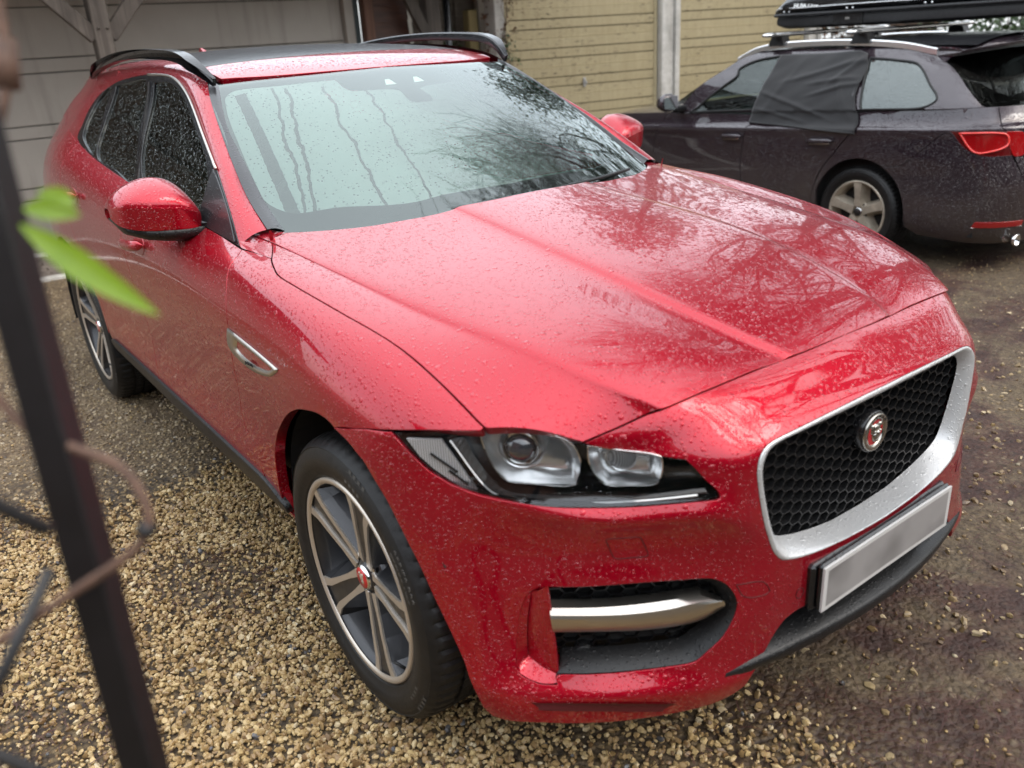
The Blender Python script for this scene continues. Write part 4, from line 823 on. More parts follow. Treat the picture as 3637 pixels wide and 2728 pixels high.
RAIL = smooth_poly([(.612,1.325,1.543),(.618,1.39,1.584),(.622,1.46,1.614),(.625,1.55,1.631),(.63,1.75,1.642),(.632,2.0,1.648),(.63,2.3,1.643),(.622,2.6,1.625),(.61,2.9,1.597),(.60,3.15,1.56)], 5)
for s in (-1, 1):
    R_ = RAIL * [s, 1, 1]; T = np.gradient(R_, axis=0); T /= np.linalg.norm(T, axis=1, keepdims=True)
    sx = np.array([s, 0, 0.0]); up = np.cross(np.cross(T, sx), T); up /= np.linalg.norm(up, axis=1, keepdims=True); up *= np.sign(up[:, 2:])
    lat = np.cross(T, up); V = []
    prof = [(-.017, -.05), (-.017, -.011), (-.012, -.006), (0, -.004), (.012, -.006), (.017, -.011), (.017, -.05)]
    for i in range(len(R_)):
        tp = min(1, .30 + 4.2 * i / len(R_), .4 + 5 * (len(R_) - 1 - i) / len(R_))
        for a, b in prof: V.append(R_[i] + lat[i] * a * (.75 + .25 * tp) + up[i] * (.004 + (b - .004) * tp))
    n = len(prof); m = len(R_)
    MB().add(V, [(i * n + k, i * n + k + 1, (i + 1) * n + k + 1, (i + 1) * n + k) for i in range(m - 1) for k in range(n - 1)] + [tuple(range(n)), tuple(range((m - 1) * n, m * n))], False).build('roof_rail', 'black_gloss', red)
# aerial fin on the rear of the roof
fin = MB(); fin.add([(-.03, 3.12, 1.60), (.03, 3.12, 1.60), (-.022, 3.30, 1.58), (.022, 3.30, 1.58), (-.004, 3.27, 1.665), (.004, 3.27, 1.665), (-.003, 3.30, 1.663), (.003, 3.30, 1.663)], [(0, 1, 5, 4), (0, 4, 6, 2), (1, 3, 7, 5), (4, 5, 7, 6), (2, 6, 7, 3)]); fin.build('roof_fin', 'red', red)
# tail: simple tailgate and rear bumper closing the body
tg = MB(); xs = np.linspace(-1, 1, 13); prof = [(.57, 3.42, 1.56), (.60, 3.62, 1.40), (.66, 3.76, 1.30), (.72, 3.80, 1.10), (.78, 3.82, .85), (.80, 3.86, .62), (.78, 3.84, .42), (.70, 3.70, .34)]
V = [(w * x, y + .10 * (1 - x * x) - .02, z) for w, y, z in prof for x in xs]; n = 13
tg.add(V, [(i * n + k, i * n + k + 1, (i + 1) * n + k + 1, (i + 1) * n + k) for i in range(7) for k in range(12)], True); tg.build('tailgate', 'red', red)
# dark body core and wheel housings, floor
core = MB(); core.box((-.80, .62, .30), (.80, 3.6, 1.0)); core.box((-.56, -.62, .30), (.56, .62, .86)); core.box((-.50, 3.0, .28), (.50, 3.72, .9)); core.build('floor_pan', 'dark', red)
for s in (-1, 1):
    for yc, R_ in ((0.0, .450), (2.874, .44)):
        lin = MB(); m = 18; V = []; 
        for k in range(m + 1):
            a = math.radians(-8 + (196 if yc else 160) * k / m)
            for x in (.58, .945 if yc else .90): V.append((s * x, yc + R_ * math.cos(a), .395 + R_ * math.sin(a)))
        lin.add(V, [(2 * k, 2 * k + 1, 2 * k + 3, 2 * k + 2) for k in range(m)])
        lin.add([(s * .58, yc - .46, .2), (s * .58, yc + .46, .2), (s * .58, yc + .46, .9), (s * .58, yc - .46, .9)], [(0, 1, 2, 3)]); lin.build('wheel_housing', 'dark', red, weld=True)
sh = MB()      # dark backing just behind the nose, scuttle under the glass
sh.add([(x, y, z) for x in (-.74, .74) for y, z in ((.44, 1.115), (.60, 1.10), (.95, 1.05), (.95, .9))], [(0, 1, 5, 4), (1, 2, 6, 5), (2, 3, 7, 6)])
sh.build('scuttle', 'black_plastic', red)
for s in (-1, 1):   # black corner trims between bonnet, pillar and glass
    A_ = np.array([(.772,.645,1.160),(.758,.80,1.2295),(.736,.935,1.3075),(.701,1.10,1.3955),(.669,1.235,1.4685),(.641,1.33,1.5185),(.618,1.385,1.542)]); 
    B_ = np.array([(.728,.63,1.150),(.722,.76,1.216),(.702,.90,1.296),(.668,1.07,1.387),(.636,1.21,1.461),(.610,1.30,1.508),(.596,1.352,1.532)])
    put('screen_trim', ribbon(smooth_poly(A_, 5), smooth_poly(B_, 5), .006, 5), s, 'trim_grey', red)
# cabin interior
cab = MB()
cab.add([(x, y, z) for x in (-.70, .70) for y, z in ((.62, 1.09), (.80, 1.13), (1.02, 1.10), (1.06, .92))], [(0, 1, 5, 4), (1, 2, 6, 5), (2, 3, 7, 6)])
cab.box((-.30, .98, .7), (.30, 1.1, 1.08)); cab.build('dashboard', 'interior', red)
def seat(x, y0):
    b = MB(); b.box((x - .25, y0 - .45, .62), (x + .25, y0 + .05, .80), bev=.05)
    M = Matrix.Translation((x, y0, .78)) @ Matrix.Rotation(math.radians(-18), 4, 'X')
    b.box((-.25, -.06, 0), (.25, .07, .58), M, .05)
    M = Matrix.Translation((x, y0 + .20, 1.36)) @ Matrix.Rotation(math.radians(-10), 4, 'X'); b.box((-.13, -.05, 0), (.13, .05, .18), M, .04)
    b.build('seat', 'interior', red)
for x in (-.38, .38): seat(x, 1.75)
seat(-.38, 2.65); seat(.38, 2.65)
sw = MB(); Msw = Matrix.Translation((-.37, 1.20, 1.03)) @ Matrix.Rotation(math.radians(-25), 4, 'X')
sw.tube([Msw @ Vector((.185 * math.cos(a), 0, .185 * math.sin(a))) for a in np.linspace(0, 2 * math.pi, 28, endpoint=False)], .016, 8, closed=True)
for a in (-.2, math.pi + .2, -math.pi / 2): sw.bar(Msw @ Vector((0, 0, 0)), Msw @ Vector((.18 * math.cos(a), 0, .18 * math.sin(a))), .03, .02)
sw.build('steering_wheel', 'interior', red)
hl_ = MB(); hl_.add([(x, y, z) for x in (-.58, .58) for y, z in ((1.36, 1.52), (1.7, 1.575), (3.2, 1.55))], [(0, 1, 4, 3), (1, 2, 5, 4)]); hl_.build('headlining', 'interior_light', red)
bk = MB(); bk.add([(-.62, 2.9, 1.0), (.62, 2.9, 1.0), (.55, 3.1, 1.5), (-.55, 3.1, 1.5)], [(0, 1, 2, 3)]); bk.build('rear_bulkhead', 'interior', red)
mir = MB(); mir.box((-.01, 1.20, 1.42), (.19, 1.225, 1.475), bev=.012); mir.build('rear_view_mirror', 'interior', red)
MB().box((.03, 1.17, 1.46), (.10, 1.2, 1.50)).build('mirror_stalk', 'interior', red)
# ---------------------------------------------------------------- wheels
MAT['tyre'] = simple('wet_black_tyre', (0.0085, 0.008, 0.008), 0.5, nscale=40, namt=.35, bump=.0006, spec=.35)
MAT['tyre_mark'] = simple('raised_tyre_lettering', (0.055, 0.053, 0.05), 0.5)
MAT['rim_dark'] = simple('anthracite_wheel_paint', (0.035, 0.035, 0.038), 0.35, metal=.5, coat=.3)
MAT['rim_face'] = simple('machined_wheel_face', (0.56, 0.50, 0.43), 0.34, metal=.7)
MAT['disc'] = simple('brake_disc', (0.03, 0.027, 0.025), 0.5, metal=.6)
MAT['cap_red'] = simple('red_wheel_cap', (0.5, 0.01, 0.015), 0.3, coat=.6)
def tyre_mesh(s, R, width, rin, bulge=.010):
    prof = [(rin, -.014), (rin + .012, .000), (rin + .03, .006), (rin + .034, .0085), (rin + .05, bulge), (rin + .064, bulge), (R - .026, .000), (R - .0235, .0015), (R - .012, -.012), (R - .006, -.022), (R - .0035, -.030), (R - .0035, -.032), (R - .001, -.045)]
    g = .008
    tread = [-.060]
    for c_ in (-.075, -.118, -.160, -.203): tread += [c_ + .006, c_ + .0055, c_ - .0055, c_ - .006]
    for i, a in enumerate(tread):
        rr_ = R if (i == 0 or (i - 1) % 4 in (0, 3)) else R - g
        if a > -width: prof.append((rr_, a))
    prof += [(R - .001, -width + .045), (R - .006, -width + .02), (R - .02, -width + .005), (rin + .03, -width - .006), (rin, -width + .01)]
    n = 256; m = len(prof); V = []
    sh = [k for k, (r, a) in enumerate(prof) if r > R - .014 and a <= -.011]
    for k in range(n):
        an = 2 * math.pi * k / n; cut = (k % 4) == 0
        for i, (r, a) in enumerate(prof):
            if cut and i in sh and r > R - g: r = r - .0055
            if not cut and i in sh and (k % 4 == 2) and a < -.06: r = r - .003
            V.append((s * a, r * math.cos(an), r * math.sin(an)))
    b = MB(); b.add(V, [(k * m + i, k * m + i + 1, ((k + 1) % n) * m + i + 1, ((k + 1) % n) * m + i) for k in range(n) for i in range(m - 1)], False)
    me = b.mesh('tyre'); me.polygons.foreach_set('use_smooth', np.ones(len(me.polygons), bool))
    me.set_sharp_from_angle(angle=math.radians(28)); return me
def wheel(name, parent, s, loc, R=.381, rl=.272, phase=33, mats=('rim_dark', 'rim_face', 'tyre'), spokes='double', width=.255, cap='cap_red', lettering=None):
    """axis x; s is the outward sign; loc is the centre of the outer face plane."""
    w = empty(name, None, None, loc); w.parent = parent
    del_keys = [k for k in w.keys()]
    link('tyre', tyre_mesh(s, R, width, rl - .001), mats[2], w)
    def P(r, th, a): return (s * a, r * math.cos(th), r * math.sin(th))
    Mx = Matrix(((s, 0, 0, 0), (0, 1, 0, 0), (0, 0, 1, 0), (0, 0, 0, 1)))
    rim = MB(); rim.lathe([(rl + .002, -.016), (rl - .004, -.006), (rl - .012, -.010), (rl - .018, -.03), (rl - .026, -.06), (rl - .036, -.11), (rl - .05, -.16), (rl - .02, -.22)], 72, Mx)
    rim_o = rim.build('rim', mats[0], w)
    lip = MB(); lip.lathe([(rl + .004, -.010), (rl + .003, -.001), (rl - .003, .001), (rl - .012, -.002), (rl - .014, -.006)], 96, Mx); lip.build('rim_lip', mats[1], rim_o)
    MB().lathe([(.17, -.13), (.17, -.118), (.07, -.118), (.07, -.13)], 40, Mx).build('brake_disc', 'disc', w)
    MB().lathe([(rl - .03, -.20), (.02, -.20)], 40, Mx).build('wheel_back', 'dark', w)
    T = math.radians
    for g in range(5):
        th0 = T(phase + 72 * g)
        def Q(r, off, a, th0=th0):  # off: tangential metres
            return (s * a, r * math.cos(th0) - off * math.sin(th0), r * math.sin(th0) + off * math.cos(th0))
        sp = MB()
        if spokes == 'double':
            st = [(.045, .031, -.030, .030), (.10, .031, -.024, .032), (.16, .036, -.016, .03), (.22, .044, -.010, .028), (rl - .010, .064, -.006, .024)]
        else:
            st = [(.04, .030, -.020, .03), (.10, .024, -.014, .03), (.16, .026, -.008, .03), (.215, .034, -.004, .028), (rl - .008, .048, -.002, .024)]
        n = len(st); V = []
        for r, hw, a, dp in st:   # top edge, then chamfer widening downward, tapered walls
            for o_, a_ in ((-hw, a - .004), (-hw - .010, a - dp), (-hw - .026, a - dp - .045), (hw + .026, a - dp - .045), (hw + .010, a - dp), (hw, a - .004)): V.append(Q(r, o_, a_))
        F = []
        for i in range(n - 1):
            for k in range(6): F.append((i * 6 + k, i * 6 + (k + 1) % 6, (i + 1) * 6 + (k + 1) % 6, (i + 1) * 6 + k))
        F += [tuple(range(6)), tuple(range((n - 1) * 6, n * 6))]
        sp.add(V, F, False); so = sp.build('spoke', mats[0], w)
        ribs = ((-1, 1) if spokes == 'double' else (0,))
        for q in ribs:
            b = MB(); V = []
            for (r, hw, a, dp) in st:
                if spokes == 'double':
                    e = .015 if r < .2 else .020
                    if r > .25: e = .029
                    o1 = q * hw; o0 = q * (hw - e)
                    if r < .06: o0 = q * .008
                else: o1, o0 = hw, -hw
                for o_, a_ in ((o0, a - .004), (o0, a + .001), (o1, a + .001), (o1, a - .004)): V.append(Q(r, o_, a_))
            F = [(i * 4 + k, i * 4 + (k + 1) % 4, (i + 1) * 4 + (k + 1) % 4, (i + 1) * 4 + k) for i in range(n - 1) for k in range(4)] + [(0, 1, 2, 3), (4 * n - 4, 4 * n - 3, 4 * n - 2, 4 * n - 1)]
            b.add(V, F); b.build('spoke_face', mats[1], so)
        nb = MB(); a_n = th0 + T(36); c_ = (0, .057 * math.cos(a_n), .057 * math.sin(a_n))
        Mn = Matrix.Translation((0, c_[1], c_[2])) @ Mx
        nb.lathe([(.013, -.05), (.013, -.036), (.010, -.033), (.0, -.032)], 6, Mn, smooth=False); nb.build('wheel_nut', 'chrome' if spokes == 'double' else 'disc', w)
    hub = MB(); hub.lathe([(.078, -.075), (.076, -.05), (.070, -.046), (.04, -.034), (.034, -.028)], 30, Mx); hub.build('hub', mats[0], w)
    cp = MB(); cp.lathe([(.034, -.03), (.033, -.022), (.029, -.020)], 30, Mx); c0 = cp.build('centre_cap', 'chrome', w)
    d = MB(); d.lathe([(.029, -.021), (.028, -.019), (0, -.018)], 30, Mx); d.build('cap_disc', cap, c0)
    fc = MB()   # a cat's face in low relief on the cap
    if cap == 'cap_red':
        for y0, z0, r_ in ((0, .002, .011), (-.004, -.008, .008), (.007, .012, .005), (-.008, .012, .005)):
            fc.lathe([(r_, -.0185), (r_ * .6, -.0165), (0, -.016)], 8, Matrix.Translation((0, y0, z0)) @ Mx)
        fc.build('cap_emblem', 'rim_face', c0)
    vb = MB(); a_v = T(222); p0 = P(rl - .02, a_v, -.02); p1 = P(rl - .05, a_v, .0); vb.tube([p0, p1], .004, 8); vb.build('tyre_valve', 'rubber', w)
    if lettering:
        for s_, thd, rr_ in lettering:
            me = text_mesh(s_, .027, .0010, 2, bold=.0006)
            def wrap(x, y, z, thd=thd, rr_=rr_):
                th = T(thd) + (x / rr_) * (1 if s < 0 else -1); r = rr_ + y; t = (r - (rl + .05)) / (R - .026 - rl - .05)
                return (s * (.011 - .009 * max(0, t) + z + .0004), r * math.cos(th), r * math.sin(th))
            remap(me, wrap); link('tyre_lettering', me, 'tyre_mark', w)
        for thd in (100, 205):
            ck = MB()
            for i in range(8):
                for j in range(4):
                    if (i + j) % 2: continue
                    V = []
                    for da, dr in ((0, 0), (1, 0), (1, 1), (0, 1)):
                        r = rl + .046 + (j + dr) * .0095; th = T(thd) + (i + da) * .0095 / .32
                        t = (r - (rl + .05)) / (R - .026 - rl - .05); V.append((s * (.0112 - .009 * max(0, t)), r * math.cos(th), r * math.sin(th)))
                    ck.add(V, [(0, 1, 2, 3)])
            tag(ck.build('tyre_pattern', 'tyre_mark', w), kind='stuff')
    return w
LT = [('255/50 R20', 150, .335), ('255/50 R20', 330, .335)]
for s in (-1, 1):
    for y in (0.0, 2.874):
        wheel('wheel', red, s, (s * .938, y, .379), phase=33 if y == 0 else 12, lettering=LT if s < 0 else None)
# ---------------------------------------------------------------- lamps
def dish(outline, depth, nrm, shrink=.55, n=5):
    """Concave shell behind an outline: rings that shrink and sink along -nrm."""
    P = np.array(outline); c_ = P.mean(0); b = MB(); k = len(P); V = []
    for i in range(n):
        t = i / (n - 1); V += list(c_ + (P - c_) * (1 - (1 - shrink) * t ** 1.3) - np.array(nrm) * depth * math.sin(t * math.pi / 2))
    F = [(i * k + j, i * k + (j + 1) % k, (i + 1) * k + (j + 1) % k, (i + 1) * k + j) for i in range(n - 1) for j in range(k)] + [tuple(range((n - 1) * k, n * k))]
    b.add(V, F, True); return b
def clear_lens():
    t = NT('clear_lamp_lens'); nrm = t.bump(drops(t, .3), 1.0, .15)
    fr = t.n('Fresnel', {'IOR': 1.5, 'Normal': nrm}); tr = t.n('BsdfTransparent', {'Color': (.96, .97, .97)}); gl = t.n('BsdfGlossy', {'Roughness': 0.02, 'Normal': nrm})
    mx = t.n('MixShader'); t.set(mx, 0, t.math('MULTIPLY', fr.outputs[0], 1.8, True)); t.t.links.new(tr.outputs[0], mx.inputs[1]); t.t.links.new(gl.outputs[0], mx.inputs[2]); return t.done(mx)
MAT['lens'] = clear_lens()
MAT['bezel'] = simple('satin_lamp_bezel', (0.90, 0.90, 0.90), 0.2, metal=.88)
MAT['lamp_black'] = simple('black_lamp_housing', (0.010, 0.010, 0.011), 0.25)
def ribbed():
    t = NT('ribbed_clear_reflector'); w = t.n('TexWave', {'Scale': 90.0, 'Distortion': 0.0}); t.set(w, 'Vector', t.geo())
    return t.done(t.principled(col=t.mix(w.outputs['Fac'], (.22, .22, .22), (.55, .55, .56)), rough=.25, metal=.3, normal=t.bump(w.outputs['Fac'], .002, .6)))
MAT['ribbed'] = ribbed()
def drl_dark():
    t = NT('ribbed_light_guide'); w = t.n('TexWave', {'Scale': 160.0, 'Distortion': 0.0}); t.set(w, 'Vector', t.geo())
    return t.done(t.principled(col=t.mix(w.outputs['Fac'], (.02, .02, .02), (.11, .11, .11)), rough=.25, metal=.2, normal=t.bump(w.outputs['Fac'], .002, .6)))
MAT['drl_dark'] = drl_dark()
def eyeglass():
    t = NT('projector_lens'); return t.done(t.principled(col=(.03, .03, .035), rough=.02, metal=.0, coat=1.0, coat_rough=.0, ior=1.6))
MAT['projector'] = eyeglass()
LNv = np.array([.741, -.672, 0])
lens_loop = loop([CUT['lamp_top'][-1], CUT['eyebrow'][0]], CUT['eyebrow'], [CUT['eyebrow'][-1], CUT['lamp_low'][0]], CUT['lamp_low'], [CUT['lamp_low'][-1], CUT['lamp_top'][0]], CUT['lamp_top'])
lens_v = trim(FAN, [lens_loop], sp=.03, gap=.004, flange=.012, off=-.008)
ring_uv = lens_loop
LO = FAN.ev(resample(lens_loop, FAN, .03))
for s in (-1, 1):
    fx = np.array([s, 1, 1]); nv = LNv * fx
    hl_o = put('headlight', lens_v, s, 'lens', red)
    # bowl
    dish((LO * fx) - nv * .011, .075, nv, .93, 3).build('lamp_bowl', 'lamp_black', hl_o)
    def flat(nm, key, mat, th=.006, dn=0.0, par=hl_o):
        P = P3A[key] * fx + nv * dn; k = len(P); b = MB()
        b.add(list(P) + list(P - nv * th), [tuple(range(k))] + [(i, (i + 1) % k, k + (i + 1) % k, k + i) for i in range(k)]); return b.build(nm, mat, par)
    ind = flat('indicator', 'hl_ind', 'ribbed')
    I = P3A['hl_ind'] * fx
    for a, b_ in (((.30, .28), (.72, .62)), ((.38, .62), (.75, .86))):
        pa = I[0] * (1 - a[0]) * (1 - a[1]) + I[1] * a[0] * (1 - a[1]) + I[2] * a[0] * a[1] + I[3] * (1 - a[0]) * a[1]
        pb = I[0] * (1 - b_[0]) * (1 - b_[1]) + I[1] * b_[0] * (1 - b_[1]) + I[2] * b_[0] * b_[1] + I[3] * (1 - b_[0]) * b_[1]
        MB().bar(pa + nv * .002, pb + nv * .002, .004, .004).build('indicator_rib', 'lamp_black', ind)
    up, lo = smooth_poly(P3A['hl_drl_up'] * fx, 6), smooth_poly(P3A['hl_drl_lo'] * fx, 7)
    m = 48; ui = np.linspace(0, len(up) - 1, m); li = np.linspace(0, len(lo) - 1, m)
    U = np.array([[np.interp(q, range(len(up)), up[:, c_]) for c_ in range(3)] for q in ui]); Lw = np.array([[np.interp(q, range(len(lo)), lo[:, c_]) for c_ in range(3)] for q in li])
    g = MB(); V = []
    for i in range(m):
        for t in np.linspace(0, 1, 5): V.append(U[i] * (1 - t) + Lw[i] * t + nv * (.004 * math.sin(t * math.pi) + (.0012 if i % 2 else 0)))
    g.add(V, [(i * 5 + k, i * 5 + k + 1, (i + 1) * 5 + k + 1, (i + 1) * 5 + k) for i in range(m - 1) for k in range(4)]); drl = g.build('daytime_light', 'drl_dark', hl_o)
    MB().tube([tuple(p + nv * .003) for p in Lw[::2]], .0019, 6).build('light_strip', 'drl_white', drl)
    b1 = dish(P3A['hl_bez1'] * fx, .04, nv, .62).build('main_beam_bezel', 'bezel', hl_o)
    for key, par in (('hl_bez1', b1),):
        MB().tube([tuple(p + nv * .002) for p in smooth_poly(list(P3A[key] * fx) + [P3A[key][0] * fx], 4)[:-1]], .0016, 5, closed=True).build('bezel_rim', 'chrome', par)
    c1, e1 = P3A['hl_proj'][0] * fx, .030
    def ball(c_, r, sq, nm, mat, par):
        b = MB(); Mr = Matrix.Translation(tuple(c_)) @ Vector((1, 0, 0)).rotation_difference(Vector(tuple(nv))).to_matrix().to_4x4()
        pr_ = [(r * math.cos(a), r * sq * math.sin(a)) for a in np.linspace(0, math.pi / 2, 8)]; b.lathe(pr_, 28, Mr); return b.build(nm, mat, par), Mr
    pj, Mr = ball(c1 - nv * .02, .031, .7, 'projector_lens', 'projector', b1)
    MB().lathe([(.037, -.012), (.0375, .004), (.034, .006), (.032, -.004)], 32, Mr).build('projector_ring', 'chrome', pj)
    MB().lathe([(.0475, -.03), (.047, .002), (.046, .003), (.0455, -.02)], 32, Mr).build('projector_shroud', 'bezel', pj)
    b2 = dish(P3A['hl_bez2'] * fx, .04, nv, .6).build('dipped_beam_bezel', 'bezel', hl_o)
    MB().tube([tuple(p + nv * .002) for p in smooth_poly(list(P3A['hl_bez2'] * fx) + [P3A['hl_bez2'][0] * fx], 4)[:-1]], .0016, 5, closed=True).build('bezel_rim', 'chrome', b2)
    c2_ = P3A['hl_proj2'][0] * fx
    p2, Mr = ball(c2_ - nv * .028, .027, .45, 'reflector_lens', 'ribbed', b2)
    MB().lathe([(.030, -.01), (.030, .006), (.028, .007), (.027, -.004)], 28, Mr).build('reflector_ring', 'bezel', p2)
    # black wedges under the bowls
    for key, q in ():
        P = P3A[key] * fx; c_ = P.mean(0); lowp = P[np.argsort(P[:, 2])[:2]].mean(0)
        tri_ = [c_ + (np.array(v_) - c_) for v_ in (P[6] * .55 + c_ * .45, P[8] * .6 + c_ * .4, P[7] * .8 + c_ * .2)]
        MB().add([p_ - nv * .012 for p_ in tri_] + [p_ - nv * .02 for p_ in tri_], [(0, 1, 2), (3, 5, 4), (0, 1, 4, 3), (1, 2, 5, 4), (2, 0, 3, 5)]).build('bezel_insert', 'lamp_black', b1 if key == 'hl_bez1' else b2)
# ---------------------------------------------------------------- grille
def hexmesh(test, place, pw, ph, w=.0024, dep=.012):
    """Honeycomb of thin ribs: pw column pitch, ph row pitch; test(a,b) keeps a rib, place(a,b,d) puts it in space."""
    b = MB(); hw = pw / .75 / 2; seen = set()
    for i in range(-40, 41):
        for j in range(-30, 31):
            cx, cy = i * pw, (j + (.5 if i % 2 else 0)) * ph
            if not test(cx, cy): continue
            pts = [(cx + hw * k1, cy + ph / 2 * k2) for k1, k2 in ((1, 0), (.5, 1), (-.5, 1), (-1, 0), (-.5, -1), (.5, -1))]
            for k in range(6):
                p, q = pts[k], pts[(k + 1) % 6]; key = (round((p[0] + q[0]) * 500), round((p[1] + q[1]) * 500))
                if key in seen: continue
                seen.add(key); d = np.array(q) - np.array(p); n = np.array([-d[1], d[0]]) / np.linalg.norm(d) * w / 2
                A = [np.array(p) - n, np.array(q) - n, np.array(q) + n, np.array(p) + n]
                V = [place(a[0], a[1], 0) for a in A] + [place(a[0], a[1], dep) for a in A]
                b.add(V, [(0, 1, 2, 3), (0, 4, 5, 1), (3, 2, 6, 7)])
    return b
gin_l = smooth_poly(P3A['grille_in'][1:-1], 5)
gin_l[0, 0] = 0; gin_l[-1, 0] = 0
gin = np.concatenate([gin_l, (gin_l * [-1, 1, 1])[::-1][1:-1]])
gout_l = FAN.ev(smooth_poly([i0] + go[1:-1] + [i1], 5)); gout_l[0, 0] = gout_l[-1, 0] = 0
n_ = 90
def rs(P, n):
    d = np.r_[0, np.cumsum(np.linalg.norm(np.diff(P, axis=0), axis=1))]; t = np.linspace(0, d[-1], n); return np.stack([np.interp(t, d, P[:, k]) for k in range(3)], 1)
A_, B_ = rs(gout_l, n_), rs(gin_l, n_)
V = []; mm = 9
for t in np.linspace(0, 1, mm):
    P = A_ * (1 - t) + B_ * t
    P[:, 1] = A_[:, 1] * (1 - t ** 2.2) + B_[:, 1] * t ** 2.2 - .006 * (1 - t) * min(1, t * 12)
    V.append(P)
V = np.array(V); Vm = V * [-1, 1, 1]
for q, nm in ((V, 1), (Vm, 2)): pass
sur = MB(); F = [(i * n_ + j, i * n_ + j + 1, (i + 1) * n_ + j + 1, (i + 1) * n_ + j) for i in range(mm - 1) for j in range(n_ - 1)]
sur.add(V.reshape(-1, 3), F, True); sur.add(Vm.reshape(-1, 3), [q[::-1] for q in F], True)
grille = sur.build('grille_surround', 'silver', red, weld=True)
gp = np.array([(p[0], p[2]) for p in gin]) * [1, 1]
gpo = gp * 1.0
def in_grille(a, b): return bool(inside(np.array([[a * .985, b]]), gpo - [0, .70])[0])
hexmesh(in_grille, lambda a, b, d: (a, -.775 - .012 * math.cos(a * 2) + d, .70 + b), .0345, .0275).build('grille_mesh', 'grille_black', red)
hexmesh(in_grille, lambda a, b, d: (a + .006, -.755 + d, .70 + b - .008), .0345, .0275, .006, .008).build('grille_mesh_rear', 'dark', red)
MB().add([(x, -.735, z) for x, z in gp * [1.08, 1] + [0, 0]], [tuple(range(len(gp)))]).build('grille_backing', 'dark', red)
# round badge
bd = empty('badge', None, None, (0, -.800, .765)); bd.parent = red
My = Matrix(((0, 0, 1, 0), (-1, 0, 0, 0), (0, 1, 0, 0), (0, 0, 0, 1)))  # axis x -> -y
MB().lathe([(.050, -.02), (.050, .004), (.046, .008), (.044, .006)], 40, My).build('badge_base', 'black_gloss', bd)
rg_ = MB().lathe([(.046, .004), (.0455, .011), (.043, .013), (.033, .012), (.031, .007)], 40, My).build('badge_ring', 'badge_metal', bd)
MB().lathe([(.032, .008), (0, .008)], 40, My).build('badge_field', 'badge_red', bd)
def relief(rows, mat, name, par):
    b = MB()
    for x, z, rx, rz, h in rows:
        V = []; n = 10
        for k in range(4):
            t = k / 3; q = math.cos(t * math.pi / 2 * .96)
            for a in range(n): V.append((x + rx * q * math.cos(2 * math.pi * a / n), -.008 - h * math.sin(t * math.pi / 2), z + rz * q * math.sin(2 * math.pi * a / n)))
        b.add(V, [(k * n + a, k * n + (a + 1) % n, (k + 1) * n + (a + 1) % n, (k + 1) * n + a) for k in range(3) for a in range(n)] + [tuple(range(3 * n, 4 * n))], True)
    return b.build(name, mat, par)
relief([(.002, .006, .019, .014, .006), (.004, -.010, .014, .013, .008), (-.012, .016, .006, .006, .005), (.017, .016, .006, .006, .005), (.004, -.004, .007, .012, .011), (-.006, .004, .004, .003, .009), (.012, .004, .004, .003, .009), (.004, -.019, .009, .006, .008)], 'badge_metal', 'badge_face', bd)
for k, ch in enumerate('JAGUAR'):
    me = text_mesh(ch, .0095, .0004, 2); th = math.radians(90 + 52 - k * 21)
    remap(me, lambda x, y, z, th=th: (.038 * math.cos(th) + x * math.sin(th) + y * math.cos(th), -.0132 - z, .038 * math.sin(th) - x * math.cos(th) + y * math.sin(th))); link('badge_letter', me, 'dark', rg_)
# number plate and its plinth
MB().box((-.272, -.860, .437), (.272, -.835, .556), bev=.008).build('plate_plinth', 'black_gloss', red)
MB().box((-.262, -.874, .443), (.262, -.859, .560), bev=.006).build('plate_holder', 'black_gloss', red)
MB().box((-.26, -.879, .444), (.26, -.8735, .555)).build('number_plate', 'plate', red)
# lower grille and black spoiler
SY = lambda x: -.885 + .30 * x * x + .30 * max(0, abs(x) - .36) ** 2
xs = np.linspace(-.50, .50, 41); b = MB(); prof = [(.07, .400), (.03, .391), (.006, .384), (0, .379), (-.002, .372), (.003, .350), (.012, .338), (.05, .318), (.14, .30)]; V = []
for x in xs:
    dz = .018 * (abs(x) / .5) ** 3
    for dy, z in prof: V.append((x, SY(x) + dy, z + (-dz if z > .36 else 0) - (.05 * max(0, abs(x) - .40) * 5 if z < .36 else 0)))
n = len(prof); b.add(V, [(i * n + k, i * n + k + 1, (i + 1) * n + k + 1, (i + 1) * n + k) for i in range(40) for k in range(n - 1)], True)
me = b.mesh('lower_spoiler'); me.set_sharp_from_angle(angle=math.radians(50)); link('lower_spoiler', me, 'black_plastic', red)
hexmesh(lambda a, b: abs(a) < .44 and abs(b) < .045, lambda a, b, d: (a, -.775 + .2 * a * a + d, .43 + b), .028, .021).build('lower_mesh', 'grille_black', red)
MB().add([(x, -.74 + .2 * x * x, z) for x in np.linspace(-.52, .52, 9) for z in (.30, .60)], [(2 * i, 2 * i + 1, 2 * i + 3, 2 * i + 2) for i in range(8)]).build('lower_backing', 'dark', red)
